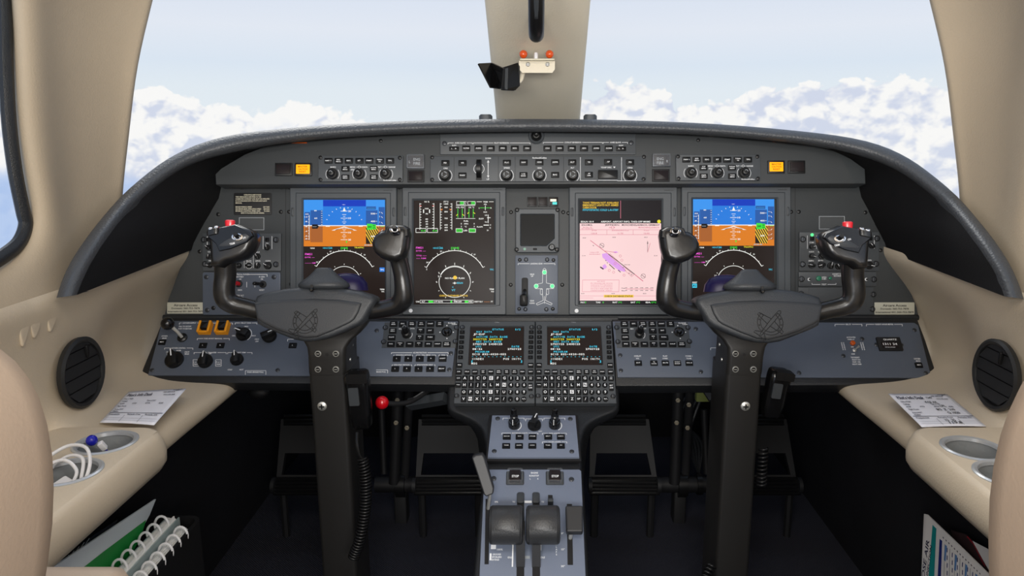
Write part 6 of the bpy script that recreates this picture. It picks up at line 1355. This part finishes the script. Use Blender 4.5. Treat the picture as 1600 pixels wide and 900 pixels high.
# ================================================================== control yokes
YP = Plane(480, 1.17, 520, 1.17)
def build_yoke(cx, cy, label):
    f = Frame(YP, cx, cy); t = thing('control_yoke', f.M, label, 'yoke', None)
    k = 1.17/FPX; q = lambda a, b: ((a-492)*k, (489-b)*k)      # pixels of the left yoke in the photograph to local metres
    # hub: rim band and leather face
    out = [(396, 470), (399, 462), (412, 457), (440, 451), (470, 448), (500, 447), (530, 450), (560, 455), (580, 461), (586, 466), (585, 474), (578, 486), (571, 500), (564, 507), (540, 519), (518, 528), (498, 533), (482, 534), (464, 531), (440, 522), (415, 512), (404, 506), (399, 490)]
    O2 = [q(*p) for p in out][::-1]; mb = MB(f)
    rs = []
    for z, i_ in ((-.055, .010), (-.050, .003), (-.02, 0), (0, .001), (.004, .004), (.0055, .008)): rs.append([(a, b, z+b*(-.25)) for a, b in inset(O2, i_)])
    mb.rings(rs, 'yoke_rim'); fix_normals(mb.build('hub', t, sharp=50))
    pad = [(398, 473), (420, 470), (450, 468), (490, 466.5), (530, 468), (560, 472), (566, 474), (562, 488), (556, 499), (550, 504), (525, 516), (500, 526), (482, 527.5), (462, 523), (438, 515), (414, 504), (405, 498), (401, 486)]
    P2 = [q(*p) for p in pad][::-1]; mb = MB(f)
    rs = []
    for z, i_ in ((.004, 0), (.0075, .0008), (.009, .0025), (.0095, .006)): rs.append([(a, b, z+b*(-.25)) for a, b in inset(P2, i_)])
    mb.rings(rs, 'yoke_pad'); fix_normals(mb.build('leather_pad', t, sharp=50))
    # engraved emblem: aeroplane over a horseshoe
    mb = MB(f); zz = lambda b: .0100+b*(-.25)
    def tl(pts, r=.0005):
        mb.tube([(*q(a, b), zz(q(a, b)[1])) for a, b in pts], r, 'paint_black', 6)
    hs = []
    for i in range(19):
        a = math.radians(-218+i*256/18); hs.append((481+19*math.cos(a), 500-(-1)*19*math.sin(a)*-1))
    def horse(r): return [(481+r*math.cos(math.radians(-230+i*280/18)), 501-r*math.sin(math.radians(-230+i*280/18))) for i in range(19)]
    tl(horse(19)); tl(horse(14.5)); tl([horse(19)[0], horse(14.5)[0]]); tl([horse(19)[-1], horse(14.5)[-1]])
    for i in (2, 4, 6, 12, 14, 16): a = horse(16.7)[i]; tl([(a[0]-.6, a[1]-.6), (a[0]+.6, a[1]+.6)], .0009)
    u = Vector((.66, -.75)); v = Vector((.75, .66)); C0 = Vector((480, 503))
    def ap(s, r): p = C0+u*s+v*r; return (p.x, p.y)
    tl([ap(*p) for p in ((27, 0), (25, 2.2), (18, 2.8), (4, 2.8), (-20, 1.6), (-25, 0), (-20, -1.6), (4, -2.8), (18, -2.8), (25, -2.2), (27, 0))])
    for s in (-1, 1):
        tl([ap(*p) for p in ((8, 2.8*s), (4, 22*s), (0, 23*s), (-2, 2.8*s))]); tl([ap(*p) for p in ((-17, 1.8*s), (-22, 10*s), (-25, 10*s), (-24, 1*s))])
    mb.build('emblem', t)
    # chart clip dome on the hub top
    x, y = q(500, 449); mb = MB(f); n = 32; rs = []
    for dy, rx, rz in ((-.004, .036, .022), (.000, .041, .026), (.004, .0405, .026), (.008, .036, .023), (.016, .025, .016), (.024, .017, .011), (.0285, .013, .009), (.030, .010, .007), (.028, .005, .0045)):
        rs.append([(x+rx*math.cos(2*PI*i/n), y+dy+.0015, -.022+rz*math.sin(2*PI*i/n)) for i in range(n)])
    mb.rings(rs, 'yoke_rim'); c = fix_normals(mb.build('chart_clip', t, sharp=60))
    mb = MB(f); mb.sphere((x-.012, y-.004, .004), .0035, 'black_gloss', 10, 7); mb.box(x-.012, y+.001, .004, .007, -.004, .004, 'black_plastic', .001); mb.build('clip_button', c)
    x2, y2 = q(524, 448); mb = MB(f); mb.rings([[(x2+.004+rx*math.cos(2*PI*i/n), y2+dy, -.055+rz*math.sin(2*PI*i/n)) for i in range(n)] for dy, rx, rz in ((-.006, .036, .02), (.006, .034, .019), (.016, .027, .014), (.021, .016, .008), (.0225, .005, .003))], 'dome_reflection_purple'); fix_normals(mb.build('timer_dome', t, sharp=60))
    # horns: swept black arms with switch heads
    def horn(path, nm):
        P = [(*q(a, b), z) for a, b, z, ru, rw in path]; pr = cr(P, 5)
        n_ = len(path); rr = []
        for i in range(len(pr)):
            s_ = min(i/5, n_-1); a = int(min(s_, n_-2)); f_ = s_-a
            rr.append((path[a][3]*(1-f_)+path[a+1][3]*f_, path[a][4]*(1-f_)+path[a+1][4]*f_))
        m_ = MB(f); m_.tube(pr, rr, 'yoke_black', 20, up=(0, 0, 1)); o_ = m_.build(nm, t, sharp=180); return o_
    hl = horn([(430, 490, -.028, .013, .013), (400, 487, -.026, .014, .0145), (375, 481, -.022, .014, .0145), (357, 476, -.018, .014, .0155), (347, 467, -.014, .015, .0165), (345, 452, -.012, .0155, .0165), (348, 430, -.010, .015, .0165), (349, 408, -.006, .016, .017), (348, 392, 0, .018, .018)], 'left_horn')
    hr = horn([(545, 490, -.028, .013, .013), (580, 486, -.026, .014, .0145), (603, 482, -.022, .014, .0145), (618, 477, -.018, .014, .0155), (627, 467, -.014, .015, .0165), (629, 452, -.012, .0155, .0150), (627, 430, -.010, .015, .0135), (623, 408, -.006, .016, .0135), (620, 393, 0, .018, .015)], 'right_horn')
    def head(pts, z0, z1, nm, par, tilt):
        P = [q(*p) for p in pts]; P = P if True else P; m_ = MB(f); A = sum(P[i][0]*P[(i+1) % len(P)][1]-P[(i+1) % len(P)][0]*P[i][1] for i in range(len(P)))
        if A < 0: P = P[::-1]
        ym = max(b for a, b in P)
        rs = [[(a, b, z-(b-ym)*tilt) for a, b in inset(P, i_)] for z, i_ in ((z0, .006), (z0+.006, .0), ((z0+z1)/2, -.001), (z1-.010, .0), (z1-.004, .003), (z1-.001, .006), (z1, .010))]
        m_.rings(rs, 'yoke_black'); o_ = fix_normals(m_.build(nm, par, sharp=60)); return o_
    # left head: wide, thumb switches on its sloping top
    g1 = head([(330, 366), (333, 360), (350, 356), (374, 351), (398, 362), (403, 369), (402, 380), (397, 393), (388, 403), (374, 409), (362, 411), (354, 418), (336, 416), (334, 395)], -.022, .016, 'grip_head', hl, .12)
    def on(a, b, z): x_, y_ = q(a, b); return (x_, y_, z)
    m_ = MB(f); P = [q(*p) for p in ((334, 362), (350, 357), (374, 352), (398, 363), (402, 370), (394, 380), (370, 390), (352, 394), (346, 382), (334, 372))][::-1]; ym_ = max(b for a, b in P)
    m_.rings([[(a, b, z-(b-ym_)*.12) for a, b in inset(P, i_)] for z, i_ in ((.006, 0), (.0165, .0), (.0180, .0012))], 'black_gloss'); fix_normals(m_.build('top_plate', g1, sharp=40))
    m_ = MB(f); P = [q(*p) for p in ((349, 384), (366, 374), (392, 366), (398, 371), (393, 378), (376, 386), (352, 388))][::-1]
    m_.rings([[(a, b, z) for a, b in inset(P, i_)] for z, i_ in ((.010, 0), (.0212, .0005), (.0222, .002))], 'yoke_rim'); fix_normals(m_.build('switch_plate', g1, sharp=50))
    m_ = MB(f); c_ = on(380, 375, .0215); m_.rings([[(c_[0]+r*1.25*math.cos(2*PI*i/20), c_[1]+r*.8*math.sin(2*PI*i/20)+(z-.019)*.7, z) for i in range(20)] for r, z in ((.0072, .0215), (.007, .0237), (.005, .024), (.0042, .023))], 'chrome'); fix_normals(m_.build('trim_switch_ring', g1))
    m_ = MB(f); m_.rings([[(c_[0]+r*math.cos(2*PI*i/14), c_[1]+.001+r*.8*math.sin(2*PI*i/14)+(z-.019)*.5, z) for i in range(14)] for r, z in ((.0036, .023), (.0032, .028), (.0042, .0293), (.0034, .031))], 'black_plastic'); fix_normals(m_.build('trim_hat_switch', g1))
    m_ = MB(f); m_.text('TRIM', q(372, 382)[0], q(372, 382)[1], .003, 'paint_white', .008, .0228, rot=.25); m_.text('ON', q(390, 373)[0], q(390, 373)[1], .003, 'paint_white', .005, .0228, rot=.3); m_.build('lettering', g1)
    b0 = on(362, 358.8, .006)
    m_ = MB(f); n = 22; m_.rings([[(b0[0]+r*math.cos(2*PI*i/n), b0[1]+dy, b0[2]+r*.8*math.sin(2*PI*i/n)) for i in range(n)] for dy, r in ((-.004, .0135), (.000, .0138), (.0022, .0120), (.003, .008))], 'console_blue'); fix_normals(m_.build('button_collar', g1))
    m_ = MB(f); m_.rings([[(b0[0]+r*math.cos(2*PI*i/n), b0[1]+dy, b0[2]+r*.85*math.sin(2*PI*i/n)) for i in range(n)] for dy, r in ((.001, .0066), (.004, .0070), (.0110, .0077), (.0135, .0076), (.0145, .0062), (.0143, .0048))], 'red_plastic'); fix_normals(m_.build('red_disconnect_button', g1))
    m_ = MB(f); c_ = on(341, 362, .012); m_.rings([[(c_[0]+x_, c_[1]+dy+x_*.25, c_[2]+z_) for x_, z_ in rrect(0, 0, w_, .022, .004, 3)] for dy, w_ in ((-.006, .018), (.0, .0185), (.0025, .017))], 'black_gloss'); sw = fix_normals(m_.build('rocker_base', g1))
    for j, dx in enumerate((-.0045, .0045)):
        m_ = MB(f); m_.rings([[(c_[0]+dx+x_, c_[1]+dy+dx*.25, c_[2]+z_) for x_, z_ in rrect(0, 0, .0072, .016, .002, 2)] for dy in (.002, .0062)], 'chrome'); o_ = fix_normals(m_.build('chrome_rocker', sw)); bv = o_.modifiers.new('b', 'BEVEL'); bv.width = .001; bv.segments = 2
    # right head: angular hood with one round switch
    g2 = head([(583, 379), (588, 368), (597, 361), (603, 360), (605, 355), (614, 352), (632, 353), (639, 357), (641, 366), (639, 385), (635, 402), (622, 410), (610, 408), (598, 403), (588, 395), (584, 387)], -.022, .014, 'grip_head', hr, .12)
    m_ = MB(f); P = [q(*p) for p in ((602, 366), (606, 355), (614, 352), (632, 353), (640, 358), (641, 370), (625, 376), (610, 383))]; 
    m_.rings([[(a, b, z-(b-.1)*.2) for a, b in inset(P[::-1], i_)] for z, i_ in ((.0, .0), (.016, .0), (.019, .002))], 'yoke_black'); fix_normals(m_.build('hood_cap', g2, sharp=40))
    c_ = on(621, 364, .019); m_ = MB(f); m_.rings([[(c_[0]+r*1.25*math.cos(2*PI*i/20), c_[1]+r*.85*math.sin(2*PI*i/20)+(z-.017)*.6, z) for i in range(20)] for r, z in ((.0066, .015), (.0066, .0225), (.005, .0235), (.0042, .0225))], 'chrome'); fix_normals(m_.build('switch_ring', g2))
    m_ = MB(f); m_.rings([[(c_[0]+r*math.cos(2*PI*i/14), c_[1]+.001+r*.85*math.sin(2*PI*i/14)+(z-.017)*.5, z) for i in range(14)] for r, z in ((.004, .0225), (.004, .0275), (.003, .0285))], 'black_plastic'); fix_normals(m_.build('push_switch', g2))
    return t
LY = build_yoke(492, 489, 'left black control yoke with leather hub pad and red button on its left grip')
RY = copy_tree(LY); RY['label'] = 'right black control yoke with leather hub pad and red button on its right grip'
mirror_x(RY); fr_ = Frame(YP, 1186, 491.5); RY.matrix_world = fr_.M @ Matrix.Diagonal((1.045, 1.0, 1.0, 1))
for ch in RY.children_recursive:                          # rename the horns the mirror has swapped
    if ch.name.startswith('left_horn'): ch.name = 'outboard_horn'
    elif ch.name.startswith('right_horn'): ch.name = 'inboard_horn'
for ch in LY.children_recursive:
    if ch.name.startswith('left_horn'): ch.name = 'outboard_horn'
    elif ch.name.startswith('right_horn'): ch.name = 'inboard_horn'
# mirrored emblem and lettering put back the right way round
for ch in RY.children_recursive:
    if ch.name.startswith('lettering'): ch.data.transform(Matrix.Translation(Vector((-2*sum(v.co.x for v in ch.data.vertices)/len(ch.data.vertices)*-1, 0, 0))) @ Matrix.Scale(-1, 4, (1, 0, 0))); ch.data.flip_normals()
    if ch.name.startswith('emblem'):
        cxe = sum(v.co.x for v in ch.data.vertices)/len(ch.data.vertices); ch.data.transform(Matrix.Translation(Vector((2*cxe, 0, 0))) @ Matrix.Scale(-1, 4, (1, 0, 0))); ch.data.flip_normals()

# ================================================================== control columns with their neck brackets
def column(xl, xr, cx, label, s):
    top = Wd((xl+xr)/2, 585, 1.205); w = (xr-xl)*1.205/FPX
    t = thing('control_column', (top.x, top.y, 0), label, 'column', None)
    z1 = top.z; dpt = .10
    mb = MB(); mb.rings([[(x, y, z) for x, y in rrect(0, dpt/2, w, dpt, .007, 4)] for z in (0.0, z1-.001, z1)], 'column_black'); mb.build('post', t)
    # neck: flares up into the hub
    pz = lambda py: (Wd(cx, py, 1.19).z)
    mb = MB(); rs = []
    for py, hw, dd, off in ((585, w/2, .085, 0), (583, w/2+.0005, .085, 0), (560, w/2+.0005, .085, 0), (545, w/2+.002, .08, 0), (533, w/2+.011, .07, 0), (522, w/2+.024, .06, .0), (508, w/2+.034, .05, .0), (498, w/2+.034, .04, .0)):
        z = pz(py) if py < 583 else (z1 if py == 585 else z1+.002); yo = Wd(cx, py, 1.19).y-top.y
        if py >= 545: yo = -.002
        else: yo = .004
        rs.append([(x+(cx-(xl+xr)/2)*1.2/FPX*min(1, (585-py)/60), y, z) for x, y in rrect(0, yo+dd/2, hw*2, dd, .008, 4)])
    mb.rings(rs, 'column_black'); fix_normals(mb.build('neck', t))
    fk = Frame(P3((0, top.y-.002, 0), (1, 0, 0), (0, 0, 1)), (xl+xr)/2, 560)
    for px, py in (((xl+xr)/2-14, 552.5), ((xl+xr)/2+14, 552.5), ((xl+xr)/2-14, 577), ((xl+xr)/2+14, 577)):
        M_ = t.matrix_world.inverted() @ fk.M if False else None
        x, y = fk.l(px, py); mb = MB(); p = fk.M @ Vector((x, y, 0)); loc = p-Vector((top.x, top.y, 0)); R_ = .0053
        mb.T = Matrix.Translation(loc) @ Matrix.Rotation(PI/2, 4, 'X')
        mb.lathe(0, 0, [(R_, 0), (R_, .0012), (R_*.85, .0022), (R_*.72, .0022), (R_*.68, .0012)], 'steel', 20, c1=False); mb.lathe(0, 0, [(R_*.68, .001), (R_*.6, .0016), (R_*.3, .0016)], 'screw_black', 16); mb.box(0, 0, R_*.9, R_*.25, .0016, .002, 'steel'); mb.build('screw', t)
    mb = MB(); p = fk.M @ Vector((*fk.l((xl+xr)/2, 554), 0))-Vector((top.x, top.y, 0)); mb.T = Matrix.Translation(p) @ Matrix.Rotation(PI/2, 4, 'X'); mb.lathe(0, 0, [(.0026, 0), (.0026, .0004)], 'paint_black', 12); mb.build('pin_hole', t)
    fk2 = Frame(P3((0, top.y, 0), (1, 0, 0), (0, 0, 1)), cx, 634)
    sx = 503.5 if s < 0 else 1164.5
    mb = MB(); p = fk2.M @ Vector((*fk2.l(sx, 634.5), 0))-Vector((top.x, top.y, 0)); mb.T = Matrix.Translation(p) @ Matrix.Rotation(PI/2, 4, 'X')
    mb.lathe(0, 0, [(.0078, 0), (.0076, .0015), (.005, .0032), (.001, .0036)], 'steel', 22); mb.box(0, 0, .0085, .0022, .0034, .0042, 'paint_black'); mb.box(0, 0, .0022, .0085, .0034, .0042, 'paint_black'); mb.build('cross_head_screw', t)
    for zz in (.02, .045, .075): # side rivets on the neck facing the centreline
        mb = MB(); mb.T = Matrix.Translation((-s*(w/2+.0008), .03+.02*((zz*1000) % 2), z1+zz*.8)) @ Matrix.Rotation(-s*PI/2, 4, 'Y'); mb.lathe(0, 0, [(.0032, 0), (.0028, .0012), (.001, .0016)], 'steel', 12); mb.build('screw', t)
    return t, top, w
cL = column(482, 540, 513, 'left black square control column with one large cross head screw', -1)
cRt = column(1135, 1191, 1165, 'right black square control column with one large cross head screw', 1)

# hand microphones clipped to the columns, coil cords, red lever
def mic(px, py, d, label, w, h, par=None, tilt=0):
    p = Wd(px, py, d); t = thing('hand_microphone', p, label, 'microphone')
    mb = MB(); prof = rrect(0, 0, w, .030, .007, 4)
    rs = []
    for z, sx, oy in ((-h/2, .6, .006), (-h/2+.006, .84, .003), (-h*.2, .95, 0), (h*.2, 1, 0), (h/2-.010, 1.06, -.004), (h/2-.002, .95, -.002), (h/2, .75, 0)): rs.append([(x*sx, y*sx+oy, z) for x, y in prof])
    mb.rings(rs, 'black_gloss'); mb.build('body', t, sharp=50)
    mb = MB(); rs = [[(x-w*.12, -.0155+dz, z) for x, z in rrect(0, h*.12, w*.45, h*.30, .002, 3)] for dz in (.002, -.003)]; mb.rings(rs, 'bezel_dark'); fix_normals(mb.build('talk_button', t))
    mb = MB(); rs = [[(x+w*.1, -.006+dz, z) for x, z in rrect(0, h*.43, w*.9, h*.16, .003, 3)] for dz in (.004, -.016)]; mb.rings(rs, 'black_plastic'); fix_normals(mb.build('hanger_clip', t))
    t.rotation_euler = (0, tilt, 0); return t
mic(562, 625, 1.20, 'black hand microphone clipped on the right side of the left column', .036, .10, tilt=-.04)
mic(1211, 615, 1.22, 'black hand microphone clipped on the right side of the right column', .034, .085, tilt=.12)
def coil(pts, r, n, label):
    c0 = Vector(pts[0]); t = thing('coiled_cord', c0, label, 'cord'); P = cr([Vector(p)-c0 for p in pts], 12)
    L_ = [0]
    for a, b in zip(P, P[1:]): L_.append(L_[-1]+(b-a).length)
    out = []; tot = L_[-1]; N = n*10
    for i in range(N+1):
        s_ = tot*i/N; j = 0
        while j < len(L_)-2 and L_[j+1] < s_: j += 1
        q_ = (s_-L_[j])/(L_[j+1]-L_[j]+1e-9); p = P[j].lerp(P[j+1], q_); tg = (P[j+1]-P[j]).normalized(); u = tg.cross(Vector((0, 1, 0))).normalized(); v = tg.cross(u); a = 2*PI*i/10
        out.append(p+u*r*math.cos(a)+v*r*math.sin(a))
    mb = MB(); mb.tube(out, .0021, 'black_plastic', 7); mb.build('coil', t, sharp=180); return t
t = coil([Wd(566, 716, 1.20), Wd(571, 745, 1.20), Wd(571, 790, 1.20), Wd(563, 840, 1.20), Wd(552, 872, 1.21)], .0078, 34, 'black coiled microphone cord hanging beside the left column')
mb = MB(); b = t.location; mb.tube(cr([Vector(Wd(*p))-b for p in ((558, 676, 1.2), (558, 695, 1.19), (562, 712, 1.19), (569, 719, 1.195), (574, 724, 1.2))], 6), .0026, 'black_plastic', 8); mb.build('lead', t)
t = coil([Wd(1193, 700, 1.235), Wd(1191, 735, 1.235), Wd(1190, 760, 1.24)], .0070, 10, 'short black coiled cord behind the right column')
t = coil([Wd(1112, 884, 1.25), Wd(1104, 900, 1.24), Wd(1090, 935, 1.22)], .0070, 9, 'black coiled cord near the floor left of the right column')

p = Wd(597, 629, 1.30); t = thing('park_brake_handle', p, 'red ball handle on a curved black rod right of the left column', 'handle')
mb = MB(); mb.sphere((0, 0, 0), .0118, 'red_dark', 24, 16); mb.build('ball', t)
mb = MB(); mb.tube(cr([Vector(Wd(*q_))-p for q_ in ((603, 630, 1.305), (620, 631, 1.32), (640, 628, 1.34), (656, 619, 1.36), (672, 608, 1.38))], 5), .0048, 'black_matte', 10); mb.build('rod', t)
mb = MB(); mb.tube([Vector(Wd(*q_))-p for q_ in ((640, 632, 1.40), (697, 622, 1.36))], .012, 'bezel_dark', 4); mb.build('bracket', t)

# ================================================================== rudder pedals and the linkage behind them
def pedal(xc, label, wpx=106):
    d = 1.70; T_ = Wd(xc, 770, d); t = thing('rudder_pedal', T_, label, 'pedal', 'rudder pedals')
    k = d/FPX; PP = P3(T_, (1, 0, 0), (0, .35, .94)); f = Frame(PP, xc, 770); t.matrix_world = f.M
    mb = MB(f); wb, wt = wpx/2, wpx/2*.86
    O2 = [f.l(xc-wb, 752), f.l(xc+wb, 752), f.l(xc+wt, 655), f.l(xc-wt, 655)]
    I2 = [f.l(xc-wb*.84, 742), f.l(xc+wb*.84, 742), f.l(xc+wt*.86, 708), f.l(xc-wt*.86, 708)]
    mb.rings([[(*p_, z) for p_ in q_] for q_, z in ((O2, -.012), (O2, .0), ([tuple(Vector(O2[i]).lerp(Vector(I2[i]), .0)) for i in range(4)], .002), (I2, .002), (I2, -.012))], 'black_matte', False, False); fix_normals(mb.build('frame_plate', t, smooth=False))
    mb = MB(f)
    for i in range(5):
        y = 748+i*5.4; a = f.l(xc-wpx/2-1, y); b = f.l(xc+wpx/2+1, y); zz = .012+.009*math.sin(PI*(i+.5)/5)
        mb.tube([(*a, zz), (*b, zz)], .0048, 'black_gloss', 8)
    mb.build('ribbed_tread', t)
    for y in (650, 656, 662):
        mb = MB(f); a = f.l(xc-wpx*.38, y); b = f.l(xc+wpx*.38, y); mb.tube([(*a, .004), (*b, .004)], .0042, 'black_plastic', 8); mb.build('upper_rib', t)
    for s in (-1, 1):
        mb = MB(f); a = f.l(xc+s*wpx/2, 757); mb.T = Matrix.Translation((a[0], a[1], .016)) @ Matrix.Rotation(PI/2, 4, 'Y'); mb.lathe(0, 0, [(.018, -.004), (.018, .004)], 'black_matte', 18, c0=True); mb.build('tread_end', t)
    for s in (-1, 1):
        mb = MB(f); a = f.l(xc+s*wpx*.42, 757); mb.tube([(a[0], a[1], -.005), (a[0], a[1]-(T_.z+.02)*.9, -.05)], .009, 'black_matte', 8); mb.build('pivot_arm', t)
    return t
P1 = pedal(485, 'leftmost rudder pedal, partly behind the left column')
for xc, lab_ in ((703, 'rudder pedal between the left column and the pedestal'), (975, 'rudder pedal just right of the pedestal'), (1193, 'rightmost rudder pedal, behind the right column')):
    c = copy_tree(P1); c['label'] = lab_; m = P1.matrix_world.copy(); m.translation = Wd(xc, 770, 1.70); c.matrix_world = m
def link(nm, label, cat, parts_, base):
    t = thing(nm, base, label, cat)
    for n_, pts, r, m_ in parts_:
        mb = MB(); mb.tube([Vector(Wd(*p_))-base for p_ in pts], r, m_, 12); mb.build(n_, t)
    return t
for xs, lab_ in (((612, 640, 596), 'black pedal linkage arms right of the left column'), ((1050, 1078, 1100), 'black pedal linkage arms left of the right column')):
    b = Wd(xs[0], 755, 1.78); t = link('pedal_linkage', lab_, 'linkage', [('arm', [(xs[0]+10, 600, 1.72), (xs[0]+4, 755, 1.76)], .013, 'black_matte'), ('arm', [(xs[1], 610, 1.74), (xs[1]-8, 755, 1.78)], .010, 'footwell_black'), ('arm', [(xs[2], 640, 1.8), (xs[2]+4, 740, 1.8)], .008, 'black_matte'),
         ('torque_tube', [(xs[0]-25, 757, 1.78), (xs[0]+75, 757, 1.78)], .019, 'black_matte'), ('collar', [(xs[0]+8, 757, 1.78), (xs[0]+22, 757, 1.78)], .030, 'black_plastic'), ('collar', [(xs[0]+38, 757, 1.78), (xs[0]+46, 757, 1.78)], .025, 'black_plastic')], b)
    mb = MB(); mb.box(.02, .01, .03, .04, -b.z, -.01, 'black_matte', .004, .002); mb.build('floor_bracket', t)
    for px, py in ((xs[0]+9, 625), (xs[0]+7, 660), (xs[1]-2, 632), (xs[1]-4, 668)):
        mb = MB(); mb.T = Matrix.Translation(Wd(px, py, 1.70)-b) @ Matrix.Rotation(PI/2, 4, 'X'); mb.lathe(0, 0, [(.0055, 0), (.0055, .003), (.0035, .004), (.0035, .008)], 'brass_tan', 6); mb.build('bolt', t)
t = thing('relay_box', Wd(1098, 613, 1.62), 'small olive green box under the right console', 'box'); mb = MB(); mb.rings([[(x, y, z) for x, y in rrect(0, 0, .030, .02, .002, 2)] for z in (-.018, .018)], 'olive'); mb.build('case', t); mb = MB(); mb.box(0, -.02, .02, .16, .016, .020, 'black_matte'); mb.box(0, .004, .012, .004, .016, .20, 'black_matte'); mb.build('hanger', t)
t = thing('wire_bundle', Wd(1090, 640, 1.75), 'loose dark wire bundle hanging behind the right pedals', 'wires'); mb = MB()
for k_ in range(5): mb.tube(cr([Vector(Wd(1105-k_*4, 600, 1.8))-t.location, Vector(Wd(1085-k_*7, 650, 1.78))-t.location, Vector(Wd(1075+k_*5, 690, 1.8))-t.location, Vector(Wd(1092, 740, 1.82))-t.location], 6), .004, 'border_black', 7)
mb.build('wires', t)
t = thing('pull_knob', Wd(404, 613, 1.45), 'small round black knob under the left console', 'knob'); mb = MB(); mb.sphere((0, 0, 0), .016, 'black_matte', 16, 10, (1.3, .8, .8)); mb.build('cap', t)

# ================================================================== on the centre post: grab handle, alignment sight, folding compass
p = POST.hit(838, 30)
b = Wd(838, 45, 1.08); t = thing('grab_handle', b, 'black grab handle hanging at the top of the windshield post', 'handle')
mb = MB(); mb.tube(cr([Vector(Wd(*q_))-b for q_ in ((838, -120, 1.02), (838, -60, 1.02), (838, -10, 1.045), (838, 30, 1.075), (838, 48, 1.10), (838, 54, 1.135), (838, 44, 1.175), (838, 30, 1.235))], 6), [(.0095, .0118)]*43, 'black_plastic', 18, up=(0, 0, 1)) if False else mb.tube(cr([Vector(Wd(*q_))-b for q_ in ((838, -120, 1.02), (838, -60, 1.02), (838, -10, 1.045), (838, 30, 1.075), (838, 48, 1.10), (838, 54, 1.135), (838, 44, 1.175), (838, 30, 1.235))], 6), .0118, 'black_plastic', 18)
mb.build('grip', t, sharp=180)
mb = MB(); mb.tube(cr([Vector(Wd(*q_))-b+Vector((0, -.0122, 0)) for q_ in ((838, -120, 1.02), (838, -60, 1.02), (838, -10, 1.045), (838, 30, 1.075))], 6), .004, 'bezel_dark', 10); mb.build('grip_inlay', t, sharp=180)
d0 = (POST.hit(838, 100)-CAM).dot(cF)
b = Wd(838, 100, d0-.055); t = thing('alignment_sight', b, 'cream bracket with two orange balls and a white post on the windshield post', 'sight')
k = (d0-.055)/FPX; V2 = lambda px, py, y=0: Vector(((px-838)*k, y, (100-py)*k*1.02))
mb = MB(); ol = [V2(811, 95), V2(867, 95), V2(867, 108), V2(863, 113), V2(816, 113), V2(811, 108)]; mb.rings([[tuple(p_+Vector((0, .003, 0))) for p_ in ol], [tuple(p_) for p_ in ol]], 'post_trim'); fix_normals(mb.build('bracket', t, smooth=False))
mb = MB(); mb.rings([[(x+.0015, y-.006, V2(838, 94.5).z+z) for x, y in rrect(0, 0, .062, .022, .003, 3)] for z in (-.0012, .0012)], 'paint_cream'); mb.build('shelf', t)
for px in (818, 858.5): mb = MB(); mb.sphere(tuple(V2(px, 86.5, -.010)), .0072, 'orange_ball', 20, 14); mb.build('orange_ball', t)
mb = MB(); a = V2(837.5, 93, -.010); mb.lathe(a.x, a.y, [(.0036, a.z), (.0036, a.z+.008), (.0025, a.z+.0105), (.0005, a.z+.011)], 'white_plastic', 14); mb.build('white_post', t)
for px in (825, 855.5): mb = MB(); a = V2(px, 100.5); mb.T = Matrix.Translation(a) @ Matrix.Rotation(PI/2, 4, 'X'); mb.lathe(0, 0, [(.004, 0), (.004, .0015), (.002, .0026)], 'steel', 16); mb.box(0, 0, .005, .001, .0026, .003, 'paint_black'); mb.build('screw', t)
b = Wd(785, 120, d0-.05); t = thing('standby_compass', b, 'black folding standby compass case hanging left of the windshield post', 'compass')
def fold(nm, pts, m_, th=.003):
    P = [Vector(Wd(*p_))-b for p_ in pts]; n_ = (P[1]-P[0]).cross(P[-1]-P[0]).normalized()*th
    mb = MB(); mb.rings([[tuple(p_) for p_ in P], [tuple(p_+n_) for p_ in P]], m_); return fix_normals(mb.build(nm, t, smooth=False))
D_ = d0-.05
fold('flap', [(748, 99, D_-.02), (767, 98, D_+.01), (784, 138, D_+.01), (767, 136, D_-.02)], 'black_gloss')
fold('flap', [(767, 98, D_+.01), (786, 107, D_-.03), (783, 139, D_-.03), (776, 138, D_+.01)], 'black_plastic')
fold('case', [(784, 106, D_-.02), (806, 99, D_-.0), (809, 105, D_), (809, 135, D_-.0), (802, 142, D_-.01), (783, 141, D_-.02)], 'black_plastic', -.006)
fold('scale_plate', [(785, 108, D_-.024), (794, 106, D_-.021), (793, 140, D_-.021), (784, 139, D_-.024)], 'bezel_dark', .001)
mb = MB(); mb.tube(cr([Vector(Wd(*p_))-b for p_ in ((806, 128, D_), (813, 126, D_+.005), (816, 118, D_+.015), (818, 112, D_+.03))], 5), .0042, 'post_trim', 10); mb.build('arm', t)
